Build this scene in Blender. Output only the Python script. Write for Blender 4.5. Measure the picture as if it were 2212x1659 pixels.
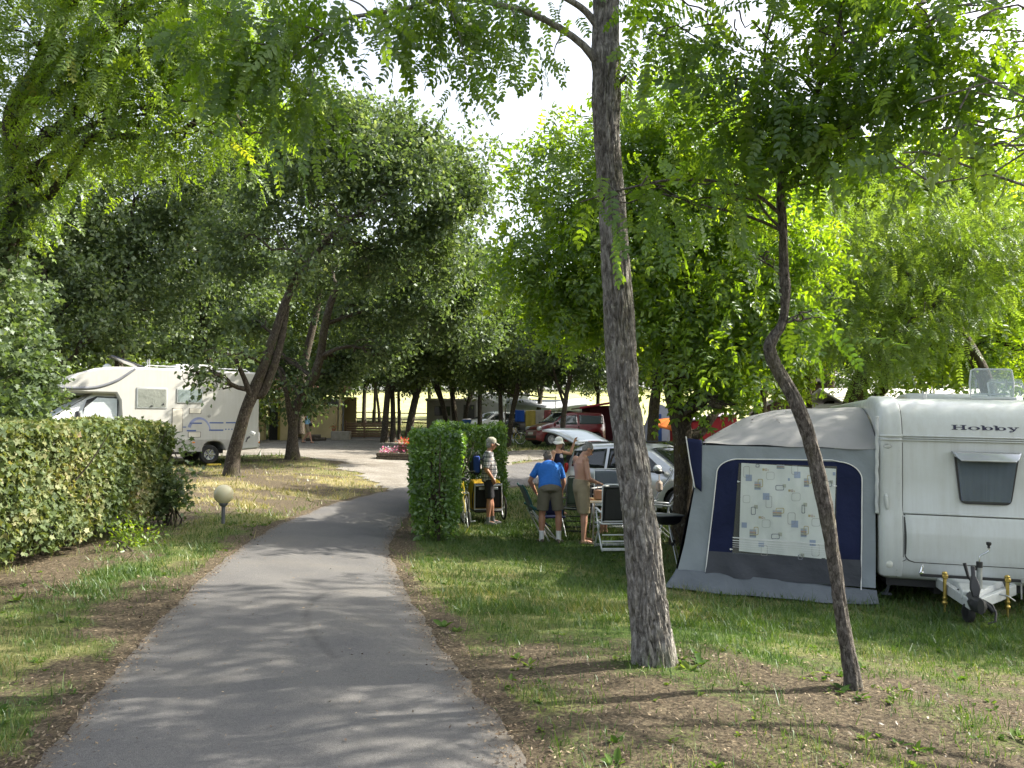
import bpy, bmesh, math, random
import numpy as np
from mathutils import Vector, Matrix, Euler

S = bpy.context.scene
for _o in list(bpy.data.objects):
    bpy.data.objects.remove(_o)

# ---------------------------------------------------------------- camera
FPX = 1790.0            # focal length in units of a 2212 px wide picture
PITCH = math.atan(95.5 / FPX)
EYE = 1.7
cam = bpy.data.cameras.new("camera")
cam.sensor_fit = 'HORIZONTAL'
cam.sensor_width = 36.0
cam.lens = 36.0 * FPX / 2212.0
cam.clip_start = 0.1
cam.clip_end = 1500
camo = bpy.data.objects.new("camera", cam)
S.collection.objects.link(camo)
camo.location = (0, 0, EYE)
camo.rotation_euler = (math.pi / 2 + PITCH, 0, 0)
S.camera = camo

# ---------------------------------------------------------------- daylight
SUN_AZ = math.radians(15)      # from +X towards +Y
SUN_EL = math.radians(40)
SUN_DIR = Vector((math.cos(SUN_EL) * math.cos(SUN_AZ), math.cos(SUN_EL) * math.sin(SUN_AZ), math.sin(SUN_EL)))
W = bpy.data.worlds.new("World")
S.world = W
W.use_nodes = True
wn = W.node_tree
sky = wn.nodes.new("ShaderNodeTexSky")
sky.sky_type = 'NISHITA'
sky.sun_disc = False
sky.sun_elevation = SUN_EL
sky.sun_rotation = math.pi / 2 - SUN_AZ
sky.air_density = 1.0
sky.dust_density = 4.0
sky.ozone_density = 0.8
hz = wn.nodes.new("ShaderNodeHueSaturation")          # thin summer haze: the sky is nearly white
hz.inputs['Saturation'].default_value = .45
wn.links.new(sky.outputs[0], hz.inputs['Color'])
wn.links.new(hz.outputs[0], wn.nodes["Background"].inputs[0])
wn.nodes["Background"].inputs[1].default_value = 0.135
sl = bpy.data.lights.new("sun", 'SUN')
sl.energy = 4.4
sl.angle = math.radians(0.53)
sl.color = (1.0, 0.93, 0.80)
so = bpy.data.objects.new("sun", sl)
S.collection.objects.link(so)
so.rotation_euler = SUN_DIR.to_track_quat('Z', 'Y').to_euler()
so.location = SUN_DIR * 60
S.view_settings.view_transform = 'Standard'
S.view_settings.look = 'None'
S.view_settings.gamma = 1.0
S.view_settings.exposure = 1.78
S.view_settings.use_curve_mapping = False
S.cycles.max_bounces = 8
S.cycles.diffuse_bounces = 3
S.cycles.glossy_bounces = 3
S.cycles.transmission_bounces = 6
S.cycles.transparent_max_bounces = 8
S.cycles.caustics_reflective = False
S.cycles.caustics_refractive = False
S.cycles.sample_clamp_indirect = 6.0
S.cycles.use_denoising = True

rng = np.random.default_rng(11)
R = math.radians

# ---------------------------------------------------------------- pixel <-> world helpers (pixels of a 2212x1659 view)
_cp, _sp = math.cos(PITCH), math.sin(PITCH)
def ray(px, py):
    u, v = (px - 1106.0) / FPX, (829.5 - py) / FPX
    return Vector((u, _cp - v * _sp, _sp + v * _cp))
def at(px, py, d):
    r = ray(px, py); r = r * (d / r.y)
    return Vector((r.x, r.y, r.z + EYE))

# ---------------------------------------------------------------- terrain height (thin plate spline through surveyed points)
_ctl = np.array([
 (0,0,0),(-1.2,4,0),(-1.8,7,0),(-2.4,10,0),(-3.2,14,.02),(-3.7,17.5,.05),(-2.6,21,.0),(0,24,-.02),(5,28,.1),(12,32,.3),
 (-2.6,5,.02),(-3.4,8,.05),(-4.6,8,.1),(-5.5,11,.14),(-4.8,13.6,.14),(-6.5,17,.28),(-7.4,22,.43),(-9,25,.48),(-5.5,21,.2),
 (-9.5,27,.5),(-7.6,29,.62),(-13,24.5,.5),(-4.6,33,.5),(-5.5,28,.38),(-13,47,1.04),(-7,46,1.15),(-2,44,.85),(3,40,.7),(6,44,.9),
 (0,34,.4),(12,44,.9),(-10,62,2.2),(0,62,1.9),(10,62,1.9),(-20,62,2.2),(-10,100,6.0),(10,100,6.0),(-40,100,6),(40,100,6),(-30,40,1.0),
 (.1,5.9,.03),(1.03,6.0,.03),(2.26,5.5,.0),(4,4.5,-.08),(1.3,8.5,-.2),(4.2,8,-.38),(6,9,-.45),(8,9,-.45),(0.6,14.7,-.3),(-.4,17,-.28),(3,15,-.32),(4,19,-.25),
 (-1.0,13.2,-.1),(2,11,-.36),(9,14,-.4),(14,20,-.2),(20,30,.3),(-10,8,.2),(-20,15,.5),(10,0,-.2),(-10,-5,0.1),(10,-10,-.1),(0,-10,0),(-30,0,.4),(30,0,-.2),(30,45,1.0)], float)
def _tps_fit(c, lam=0.02):
    n = len(c); d = np.hypot(c[:, None, 0] - c[None, :, 0], c[:, None, 1] - c[None, :, 1])
    K = np.where(d > 0, d * d * np.log(np.maximum(d, 1e-9)), 0) + lam * np.eye(n)
    P = np.c_[np.ones(n), c[:, :2]]
    A = np.block([[K, P], [P.T, np.zeros((3, 3))]])
    return np.linalg.solve(A, np.r_[c[:, 2], 0, 0, 0])
_w = _tps_fit(_ctl)
def zt(x, y):
    x = np.asarray(x, float); y = np.asarray(y, float)
    xf, yf = np.clip(x.ravel(), -60, 60), np.clip(y.ravel(), -14, 105)
    out = np.empty(xf.size)
    for i in range(0, xf.size, 40000):
        a, b = xf[i:i + 40000], yf[i:i + 40000]
        d = np.hypot(a[:, None] - _ctl[None, :, 0], b[:, None] - _ctl[None, :, 1])
        out[i:i + 40000] = np.where(d > 0, d * d * np.log(np.maximum(d, 1e-9)), 0) @ _w[:-3] + _w[-3] + _w[-2] * a + _w[-1] * b
    out = out.reshape(x.shape)
    return out + 0.012 * np.sin(x * 2.1 + 1) * np.sin(y * 1.7) + 0.008 * np.sin(x * 5.3 + y * 3.9)
def z1(x, y):
    return float(zt(np.array([x]), np.array([y]))[0])
def ground(px, py):
    """where the ray through a pixel meets the ground"""
    r = ray(px, py)
    t = np.linspace(2.5, 140, 2200) / r.y
    h = EYE + r.z * t - zt(r.x * t, r.y * t)
    k = np.argmax(h < 0)
    k = max(k, 1)
    f = h[k - 1] / (h[k - 1] - h[k])
    tt = t[k - 1] + f * (t[k] - t[k - 1])
    return Vector((r.x * tt, r.y * tt, EYE + r.z * tt))

# ---------------------------------------------------------------- tags
COL = S.collection
def tag(o, label=None, cat=None, group=None, kind=None):
    if label: o['label'] = label
    if cat: o['category'] = cat
    if group: o['group'] = group
    if kind: o['kind'] = kind
    return o
def empty(name, loc=(0, 0, 0), rz=0.0, rot=None, label=None, cat=None, group=None, scale=None):
    o = bpy.data.objects.new(name, None)
    COL.objects.link(o)
    o.location = loc
    o.rotation_euler = rot if rot else (0, 0, rz)
    if scale: o.scale = (scale,) * 3
    return tag(o, label, cat, group)
def link(name, me, parent=None):
    o = bpy.data.objects.new(name, me)
    COL.objects.link(o)
    if parent: o.parent = parent
    return o
def kids(o):
    return [c for c in bpy.data.objects if c.parent == o]
def copy_tree(o, parent=None):
    c = o.copy(); COL.objects.link(c); c.parent = parent
    for ch in kids(o):
        copy_tree(ch, c)
    return c

# ---------------------------------------------------------------- mesh builder
def sset(me):
    me.polygons.foreach_set('use_smooth', np.ones(len(me.polygons), bool))
class MB:
    def __init__(s):
        s.v = []; s.f = []; s.m = []
        s.mat = 0; s.T = None
    def add(s, vs, fs):
        o = len(s.v)
        if s.T is not None:
            vs = [s.T @ Vector(v) for v in vs]
        s.v += [tuple(v) for v in vs]
        s.f += [tuple(i + o for i in f) for f in fs]
        s.m += [s.mat] * len(fs)
        return s
    def box(s, c, d, rot=None, ch=0.0):
        """box centred c, full size d, optional chamfer"""
        hx, hy, hz = d[0] / 2, d[1] / 2, d[2] / 2
        M = (rot if isinstance(rot, Matrix) else Euler(rot).to_matrix()) if rot is not None else Matrix.Identity(3)
        c = Vector(c)
        if ch <= 0:
            vs = [c + M @ Vector((x * hx, y * hy, z * hz)) for x in (-1, 1) for y in (-1, 1) for z in (-1, 1)]
            return s.add(vs, [(0, 1, 3, 2), (4, 6, 7, 5), (0, 4, 5, 1), (2, 3, 7, 6), (0, 2, 6, 4), (1, 5, 7, 3)])
        ch = min(ch, hx * .98, hy * .98, hz * .98)
        vs = []; idx = {}
        for x in (-1, 1):
            for y in (-1, 1):
                for z in (-1, 1):
                    for a in range(3):
                        e = [x * (hx - ch), y * (hy - ch), z * (hz - ch)]
                        e[a] = (x * hx, y * hy, z * hz)[a]
                        idx[(x, y, z, a)] = len(vs)
                        vs.append(c + M @ Vector(e))
        fs = []
        for a in range(3):
            b, d_ = [k for k in range(3) if k != a]
            for sg in (-1, 1):
                q = []
                for (p, r) in ((-1, -1), (1, -1), (1, 1), (-1, 1)):
                    k = [0, 0, 0]; k[a] = sg; k[b] = p; k[d_] = r
                    q.append(idx[(*k, a)])
                fs.append(tuple(q))
        for a in range(3):
            b, d_ = [k for k in range(3) if k != a]
            for p in (-1, 1):
                for r in (-1, 1):
                    k0 = [0, 0, 0]; k1 = [0, 0, 0]
                    k0[b] = k1[b] = p; k0[d_] = k1[d_] = r
                    k0[a] = -1; k1[a] = 1
                    fs.append((idx[(*k0, b)], idx[(*k1, b)], idx[(*k1, d_)], idx[(*k0, d_)]))
        for x in (-1, 1):
            for y in (-1, 1):
                for z in (-1, 1):
                    fs.append(tuple(idx[(x, y, z, a)] for a in range(3)))
        return s.add(vs, fs)
    def tube(s, pts, rad, n=8, cap=True, closed=False):
        pts = [Vector(p) for p in pts]
        if not hasattr(rad, '__len__'): rad = [rad] * len(pts)
        k = len(pts); vs = []; fs = []
        up = None
        for i, p in enumerate(pts):
            if closed: t = pts[(i + 1) % k] - pts[i - 1]
            else: t = pts[min(i + 1, k - 1)] - pts[max(i - 1, 0)]
            if t.length < 1e-9: t = Vector((0, 0, 1))
            t.normalize()
            if up is None:
                up = Vector((0, 0, 1)) if abs(t.z) < .9 else Vector((1, 0, 0))
            a = t.cross(up)
            if a.length < 1e-6: a = t.orthogonal()
            a.normalize(); b = a.cross(t); up = b
            for j in range(n):
                w = 2 * math.pi * j / n
                vs.append(p + (a * math.cos(w) + b * math.sin(w)) * rad[i])
        rng_ = k if closed else k - 1
        for i in range(rng_):
            i2 = (i + 1) % k
            for j in range(n):
                fs.append((i * n + j, i * n + (j + 1) % n, i2 * n + (j + 1) % n, i2 * n + j))
        if cap and not closed:
            fs.append(tuple(range(n))[::-1]); fs.append(tuple((k - 1) * n + j for j in range(n)))
        return s.add(vs, fs)
    def lathe(s, prof, c=(0, 0, 0), axis=(0, 0, 1), n=16):
        """prof: list of (radius, height along axis)"""
        q = Vector(axis).normalized().to_track_quat('Z', 'Y').to_matrix(); c = Vector(c)
        vs = []; fs = []
        for r, h in prof:
            for j in range(n):
                w = 2 * math.pi * j / n
                vs.append(c + q @ Vector((r * math.cos(w), r * math.sin(w), h)))
        for i in range(len(prof) - 1):
            for j in range(n):
                fs.append((i * n + j, i * n + (j + 1) % n, (i + 1) * n + (j + 1) % n, (i + 1) * n + j))
        if prof[0][0] > 1e-5: fs.append(tuple(range(n))[::-1])
        if prof[-1][0] > 1e-5: fs.append(tuple((len(prof) - 1) * n + j for j in range(n)))
        return s.add(vs, fs)
    def ball(s, c, r, n=16, m=10, rot=None):
        if not hasattr(r, '__len__'): r = (r, r, r)
        M = (rot if isinstance(rot, Matrix) else Euler(rot).to_matrix()) if rot is not None else Matrix.Identity(3)
        c = Vector(c); vs = [c + M @ Vector((0, 0, -r[2]))]; fs = []
        for i in range(1, m):
            a = -math.pi / 2 + math.pi * i / m
            for j in range(n):
                w = 2 * math.pi * j / n
                vs.append(c + M @ Vector((r[0] * math.cos(a) * math.cos(w), r[1] * math.cos(a) * math.sin(w), r[2] * math.sin(a))))
        vs.append(c + M @ Vector((0, 0, r[2])))
        for j in range(n):
            fs.append((0, 1 + (j + 1) % n, 1 + j))
            fs.append((len(vs) - 1, 1 + (m - 2) * n + j, 1 + (m - 2) * n + (j + 1) % n))
        for i in range(m - 2):
            for j in range(n):
                a, b = 1 + i * n, 1 + (i + 1) * n
                fs.append((a + j, a + (j + 1) % n, b + (j + 1) % n, b + j))
        return s.add(vs, fs)
    def prism(s, poly, ext, flip=False):
        """closed polygon of 3D points extruded by the vector ext"""
        poly = [Vector(p) for p in poly]; e = Vector(ext); n = len(poly)
        vs = poly + [p + e for p in poly]
        fs = [tuple(range(n))[::-1], tuple(range(n, 2 * n))]
        fs += [(i, (i + 1) % n, n + (i + 1) % n, n + i) for i in range(n)]
        return s.add(vs, fs)
    def grid(s, fn, nu, nv):
        vs = [fn(i / nu, j / nv) for j in range(nv + 1) for i in range(nu + 1)]
        fs = [(j * (nu + 1) + i, j * (nu + 1) + i + 1, (j + 1) * (nu + 1) + i + 1, (j + 1) * (nu + 1) + i) for j in range(nv) for i in range(nu)]
        return s.add(vs, fs)
    def loft(s, rings, closed=True, cap=True):
        n = len(rings[0]); vs = [p for r in rings for p in r]; fs = []
        for i in range(len(rings) - 1):
            for j in range(n if closed else n - 1):
                fs.append((i * n + j, i * n + (j + 1) % n, (i + 1) * n + (j + 1) % n, (i + 1) * n + j))
        if cap and closed:
            fs.append(tuple(range(n))[::-1]); fs.append(tuple((len(rings) - 1) * n + j for j in range(n)))
        return s.add(vs, fs)
    def mesh(s, name, mats, smooth=True, angle=40):
        me = bpy.data.meshes.new(name)
        me.from_pydata(s.v, [], s.f)
        for m in (mats if isinstance(mats, (list, tuple)) else [mats]):
            me.materials.append(m)
        me.polygons.foreach_set('material_index', np.array(s.m, np.int32))
        bm = bmesh.new(); bm.from_mesh(me)
        bmesh.ops.recalc_face_normals(bm, faces=bm.faces)
        if smooth:
            ca = math.radians(angle)
            for e in bm.edges:
                if len(e.link_faces) == 2 and e.calc_face_angle(0) > ca: e.smooth = False
            for f in bm.faces: f.smooth = True
        bm.to_mesh(me); bm.free()
        return me
    def build(s, name, mats, parent=None, smooth=True, angle=40, bevel=0, solid=0, sub=0):
        o = link(name, s.mesh(name, mats, smooth, angle), parent)
        if solid:
            m = o.modifiers.new("thickness", 'SOLIDIFY'); m.thickness = solid; m.offset = 0
        if bevel:
            m = o.modifiers.new("bevel", 'BEVEL'); m.width = bevel; m.segments = 2; m.limit_method = 'ANGLE'; m.angle_limit = R(35)
        if sub:
            m = o.modifiers.new("subdivision", 'SUBSURF'); m.levels = sub; m.render_levels = sub
        return o

def npmesh(name, V, F, mats, fv=None, smooth=False, parent=None, mi=None):
    """V (n,3); F list of (k,m) index arrays; fv optional float per face"""
    me = bpy.data.meshes.new(name)
    V = np.ascontiguousarray(V, np.float32)
    me.vertices.add(len(V)); me.vertices.foreach_set('co', V.ravel())
    loops = np.concatenate([f.ravel() for f in F]).astype(np.int32)
    tot = np.concatenate([np.full(len(f), f.shape[1], np.int32) for f in F])
    me.loops.add(len(loops)); me.loops.foreach_set('vertex_index', loops)
    me.polygons.add(len(tot))
    st = np.r_[0, np.cumsum(tot)[:-1]].astype(np.int32)
    me.polygons.foreach_set('loop_start', st)
    if smooth: me.polygons.foreach_set('use_smooth', np.ones(len(tot), bool))
    for m in (mats if isinstance(mats, (list, tuple)) else [mats]): me.materials.append(m)
    if mi is not None: me.polygons.foreach_set('material_index', np.asarray(mi, np.int32))
    if fv is not None:
        a = me.attributes.new('vary', 'FLOAT', 'FACE'); a.data.foreach_set('value', np.asarray(fv, np.float32))
    me.update(calc_edges=True)
    return me

# ---------------------------------------------------------------- materials
def nodes(name):
    m = bpy.data.materials.new(name); m.use_nodes = True
    t = m.node_tree
    return m, t, t.nodes["Principled BSDF"]
def N(t, kind, **kw):
    n = t.nodes.new(kind)
    for k, v in kw.items():
        if k in n.inputs: n.inputs[k].default_value = v
        else: setattr(n, k, v)
    return n
def ramp(t, fac, stops):
    r = t.nodes.new("ShaderNodeValToRGB")
    e = r.color_ramp.elements
    while len(e) < len(stops): e.new(0.5)
    for k, (p, c) in enumerate(stops):
        e[k].position = p; e[k].color = (*c, 1) if len(c) == 3 else c
    if fac is not None: t.links.new(fac, r.inputs[0])
    return r
def coords(t, scale=(1, 1, 1), kind='Object'):
    tc = t.nodes.new("ShaderNodeTexCoord"); mp = t.nodes.new("ShaderNodeMapping")
    mp.inputs['Scale'].default_value = scale
    t.links.new(tc.outputs[kind], mp.inputs[0])
    return mp.outputs[0]
def bump(t, b, height, strength=.3, dist=.02):
    n = t.nodes.new("ShaderNodeBump"); n.inputs['Strength'].default_value = strength; n.inputs['Distance'].default_value = dist
    t.links.new(height, n.inputs['Height']); t.links.new(n.outputs[0], b.inputs['Normal'])
    return n
_mc = {}
def mat(name, col, rough=.5, metal=0, var=.12, scale=6, bmp=0, bscale=60, spec=.5, coat=0, sss=0):
    """plain surface with a little tonal wear"""
    if name in _mc: return _mc[name]
    m, t, b = nodes(name)
    c = coords(t)
    n = N(t, "ShaderNodeTexNoise", Scale=scale, Detail=5.0); t.links.new(c, n.inputs['Vector'])
    lo = [max(0, x * (1 - var)) for x in col]; hi = [min(1, x * (1 + var)) for x in col]
    r = ramp(t, n.outputs[0], [(.3, lo), (.7, hi)])
    t.links.new(r.outputs[0], b.inputs['Base Color'])
    b.inputs['Roughness'].default_value = rough; b.inputs['Metallic'].default_value = metal
    b.inputs['Specular IOR Level'].default_value = spec
    b.inputs['Coat Weight'].default_value = coat; b.inputs['Coat Roughness'].default_value = .08
    if sss: b.inputs['Subsurface Weight'].default_value = sss; b.inputs['Subsurface Radius'].default_value = (.02, .008, .004)
    if bmp:
        n2 = N(t, "ShaderNodeTexNoise", Scale=bscale, Detail=4.0); t.links.new(c, n2.inputs['Vector'])
        bump(t, b, n2.outputs[0], bmp, .01)
    _mc[name] = m
    return m
def leafmat(name, stops, trans=.45, tcol=None, rough=.45, gloss=.06):
    """leaf: diffuse top, light passing through, a weak sheen; 'vary' gives each leaf its own tone"""
    m, t, b = nodes(name)
    t.nodes.remove(b)
    a = t.nodes.new("ShaderNodeAttribute"); a.attribute_name = 'vary'
    oi = t.nodes.new("ShaderNodeObjectInfo")
    ad = N(t, "ShaderNodeMath", operation='MULTIPLY_ADD'); t.links.new(oi.outputs['Random'], ad.inputs[0]); ad.inputs[1].default_value = .16
    sb = N(t, "ShaderNodeMath", operation='SUBTRACT'); t.links.new(a.outputs['Fac'], sb.inputs[0]); sb.inputs[1].default_value = .08
    t.links.new(sb.outputs[0], ad.inputs[2])
    r = ramp(t, ad.outputs[0], stops)
    d = t.nodes.new("ShaderNodeBsdfDiffuse"); tr = t.nodes.new("ShaderNodeBsdfTranslucent"); g = t.nodes.new("ShaderNodeBsdfGlossy")
    g.inputs['Roughness'].default_value = rough; g.inputs['Color'].default_value = (.8, .85, .9, 1)
    t.links.new(r.outputs[0], d.inputs[0])
    mx = t.nodes.new("ShaderNodeMix"); mx.data_type = 'RGBA'; mx.blend_type = 'MULTIPLY'; mx.inputs[0].default_value = 1
    t.links.new(r.outputs[0], mx.inputs[6]); mx.inputs[7].default_value = (*(tcol or (2.3, 2.1, .7)), 1)
    t.links.new(mx.outputs[2], tr.inputs[0])
    m1 = t.nodes.new("ShaderNodeMixShader"); m1.inputs[0].default_value = trans
    t.links.new(d.outputs[0], m1.inputs[1]); t.links.new(tr.outputs[0], m1.inputs[2])
    m2 = t.nodes.new("ShaderNodeMixShader"); m2.inputs[0].default_value = gloss
    t.links.new(m1.outputs[0], m2.inputs[1]); t.links.new(g.outputs[0], m2.inputs[2])
    t.links.new(m2.outputs[0], t.nodes["Material Output"].inputs[0])
    return m

# ================================================================ GROUND, ROAD, YARD, FIELD
_lat = rng.random((64, 64))
def vnoise(x, y, s=1.0, o=0):
    x = np.asarray(x) * s + 17.3 * o + 640; y = np.asarray(y) * s + 9.1 * o + 640
    xi, yi = np.floor(x).astype(int), np.floor(y).astype(int)
    fx, fy = x - xi, y - yi
    fx = fx * fx * (3 - 2 * fx); fy = fy * fy * (3 - 2 * fy)
    g = lambda a, b: _lat[a % 64, b % 64]
    return (g(xi, yi) * (1 - fx) + g(xi + 1, yi) * fx) * (1 - fy) + (g(xi, yi + 1) * (1 - fx) + g(xi + 1, yi + 1) * fx) * fy
def fbm(x, y, s, o=0):
    return vnoise(x, y, s, o) * .55 + vnoise(x, y, s * 2.3, o + 3) * .3 + vnoise(x, y, s * 5.1, o + 7) * .15

def resample(P, n):
    P = np.array(P, float); d = np.r_[0, np.cumsum(np.linalg.norm(np.diff(P, axis=0), axis=1))]
    t = np.linspace(0, d[-1], n)
    return np.stack([np.interp(t, d, P[:, k]) for k in range(P.shape[1])], 1)
def smooth_line(P, n, it=14):
    Q = resample(P, n)
    for _ in range(it):
        Q[1:-1] = (Q[:-2] + 2 * Q[1:-1] + Q[2:]) / 4
    return Q
_L = [(-2.25, -9), (-2.3, 0)] + [ground(*p)[:2] for p in [(125, 1659), (192, 1506), (280, 1430), (330, 1361), (430, 1256), (500, 1199), (588, 1140), (668, 1106), (760, 1078), (849, 1056)]]
_Rr = [(0.35, -9), (0.32, 0)] + [ground(*p)[:2] for p in [(1165, 1659), (1045, 1521), (962, 1411), (893, 1306), (838, 1206), (850, 1160), (880, 1110), (930, 1085)]]
_L += [ground(*p)[:2] for p in [(1000, 1014), (1190, 994), (1400, 985)]] + [(20, 36)]
_Rr += [ground(*p)[:2] for p in [(1000, 1062), (1185, 1043), (1330, 1036)]] + [(22, 31)]
RL, RR = smooth_line(_L, 220), smooth_line(_Rr, 220)
RC = (RL + RR) / 2; RW = np.linalg.norm(RL - RR, axis=1) / 2
def in_poly(x, y, poly):
    x = np.asarray(x); y = np.asarray(y); c = np.zeros(x.shape, bool); n = len(poly)
    for i in range(n):
        x1, y1 = poly[i]; x2, y2 = poly[(i + 1) % n]
        k = (y1 > y) != (y2 > y)
        c ^= k & (x < (x2 - x1) * (y - y1) / (y2 - y1 + 1e-12) + x1)
    return c
_RE = np.concatenate([resample(RL, 420), resample(RR, 420)])
_RP = [tuple(p) for p in np.concatenate([RL[::3], RL[-1:], RR[::-3], RR[:1]])]
def road_sd(x, y):
    """signed distance to the edge of the asphalt (negative on it)"""
    x = np.asarray(x, float); sh = x.shape; xf, yf = x.ravel(), np.asarray(y, float).ravel(); out = np.empty(xf.size)
    for i in range(0, xf.size, 12000):
        d = (xf[i:i + 12000, None] - _RE[None, :, 0]) ** 2 + (yf[i:i + 12000, None] - _RE[None, :, 1]) ** 2
        out[i:i + 12000] = np.sqrt(d.min(1))
    out = np.where(in_poly(xf, yf, _RP), -out, out)
    return out.reshape(sh)
YARD = [ground(*p)[:2] for p in [(380, 992), (560, 983), (660, 985), (735, 1005), (800, 1040), (850, 1056), (930, 1070), (1000, 1030), (1100, 1000), (1190, 993), (1330, 986), (1330, 972), (1200, 973), (1060, 974),
        (960, 955), (880, 945), (800, 944), (740, 941), (600, 946), (560, 950), (420, 960), (300, 975)]]
def yard_in(x, y):
    ox = (fbm(x, y, .9, 4) - .5) * 1.6; oy = (fbm(x, y, .9, 8) - .5) * 1.6
    return in_poly(np.asarray(x) + ox, np.asarray(y) + oy, YARD)

def zones(x, y):
    """how green the ground is (0 bare litter .. 1 lush lawn) and how straw-dry"""
    sd = road_sd(x, y)
    n1, n2 = fbm(x, y, .55, 1), fbm(x, y, 1.7, 2)
    right = 1 / (1 + np.exp(-(np.asarray(x) - (RC[np.clip(np.searchsorted(RC[:, 1][:120], y), 0, 119), 0])) * 3))
    back = 1 / (1 + np.exp(-(y - (6.7 + .10 * x + (n1 - .5) * 3.0)) * 2.2))
    lushR = .20 + .74 * back * np.clip((sd - .22) / .35, 0, 1)
    lushL = .10 + .50 * np.exp(-((sd - .78) / .5) ** 2) + .2 * n2
    hump = np.exp(-(((x + 6.5) / 3.2) ** 2 + ((y - 21) / 6) ** 2))
    lush = right * lushR + (1 - right) * np.where(y > 14.5, .45 - .22 * hump, lushL)
    lush = lush + (n2 - .5) * 1.1 + (n1 - .5) * .6
    lush = np.where(sd < .10 + (n2 - .5) * .5, lush * .2, lush)
    lush = np.where(y > 46, np.maximum(lush, .55), lush)
    dry = np.clip(.30 + hump * .9 + (n1 - .5) * 1.5 + (1 - right) * .15, 0, 1)
    return np.clip(lush, 0, 1), dry, sd

def sinhspace(c, lo, hi, n, k):
    u = np.linspace(-1, 1, n); s = np.sinh(k * u) / np.sinh(k)
    return np.where(s < 0, c + s * (c - lo), c + s * (hi - c))
gx, gy = sinhspace(0, -110, 110, 330, 4.6), sinhspace(8, -14, 210, 360, 4.6)
GX, GY = np.meshgrid(gx, gy)
GZ = zt(GX, GY)
lush, dry, sd = zones(GX, GY)
GZ = GZ - .008 * (sd < .02) + .03 * (fbm(GX, GY, 3.0, 5) - .5) * np.clip(sd, 0, .6) / .6
ny, nx = GX.shape
I = np.arange(nx * ny).reshape(ny, nx)
Q = np.stack([I[:-1, :-1], I[:-1, 1:], I[1:, 1:], I[1:, :-1]], -1).reshape(-1, 4)

def ground_mat():
    m, t, b = nodes("ground_soil")
    c = coords(t)
    al = t.nodes.new("ShaderNodeAttribute"); al.attribute_name = 'lush'
    ad = t.nodes.new("ShaderNodeAttribute"); ad.attribute_name = 'dry'
    n1 = N(t, "ShaderNodeTexNoise", Scale=28.0, Detail=8.0, Roughness=.75); t.links.new(c, n1.inputs['Vector'])
    n2 = N(t, "ShaderNodeTexNoise", Scale=3.2, Detail=6.0, Roughness=.65); t.links.new(c, n2.inputs['Vector'])
    n3 = N(t, "ShaderNodeTexVoronoi", Scale=55.0, Randomness=1.0); t.links.new(c, n3.inputs['Vector'])
    lit = ramp(t, n1.outputs[0], [(.28, (.032, .026, .019)), (.45, (.076, .063, .045)), (.6, (.125, .106, .076)), (.76, (.24, .21, .155))])
    flk = ramp(t, n3.outputs['Color'], [(.2, (.35, .32, .3)), (.8, (1.35, 1.25, 1.1))])
    mm = N(t, "ShaderNodeMix", data_type='RGBA', blend_type='MULTIPLY'); mm.inputs[0].default_value = .6
    t.links.new(lit.outputs[0], mm.inputs[6]); t.links.new(flk.outputs[0], mm.inputs[7])
    gr = ramp(t, n1.outputs[0], [(.3, (.022, .036, .009)), (.5, (.05, .085, .018)), (.72, (.115, .155, .035))])
    st = ramp(t, n1.outputs[0], [(.3, (.10, .085, .04)), (.5, (.22, .19, .09)), (.75, (.38, .33, .17))])
    gm = N(t, "ShaderNodeMix", data_type='RGBA')
    dm = N(t, "ShaderNodeMath", operation='MULTIPLY_ADD'); t.links.new(n2.outputs[0], dm.inputs[0]); dm.inputs[1].default_value = .9
    d2 = N(t, "ShaderNodeMath", operation='SUBTRACT'); t.links.new(ad.outputs['Fac'], d2.inputs[0]); d2.inputs[1].default_value = .5
    t.links.new(d2.outputs[0], dm.inputs[2]); dm.use_clamp = True
    t.links.new(dm.outputs[0], gm.inputs[0]); t.links.new(gr.outputs[0], gm.inputs[6]); t.links.new(st.outputs[0], gm.inputs[7])
    f = N(t, "ShaderNodeMath", operation='MULTIPLY_ADD'); t.links.new(n1.outputs[0], f.inputs[0]); f.inputs[1].default_value = 1.1
    f2 = N(t, "ShaderNodeMath", operation='SUBTRACT'); t.links.new(al.outputs['Fac'], f2.inputs[0]); f2.inputs[1].default_value = .5
    t.links.new(f2.outputs[0], f.inputs[2]); f.use_clamp = True
    fr = ramp(t, f.outputs[0], [(.3, (0, 0, 0)), (.6, (1, 1, 1))])
    fin = N(t, "ShaderNodeMix", data_type='RGBA'); t.links.new(fr.outputs[0], fin.inputs[0])
    t.links.new(mm.outputs[2], fin.inputs[6]); t.links.new(gm.outputs[2], fin.inputs[7])
    t.links.new(fin.outputs[2], b.inputs['Base Color']); b.inputs['Roughness'].default_value = .95; b.inputs['Specular IOR Level'].default_value = .15
    bump(t, b, n1.outputs[0], .8, .03)
    return m
me = npmesh("ground", np.stack([GX, GY, GZ], -1).reshape(-1, 3), [Q], ground_mat(), smooth=True)
for k, arr in (('lush', lush), ('dry', dry)):
    a = me.attributes.new(k, 'FLOAT', 'POINT'); a.data.foreach_set('value', arr.ravel().astype(np.float32))
tag(link("ground", me), kind='structure')

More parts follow.
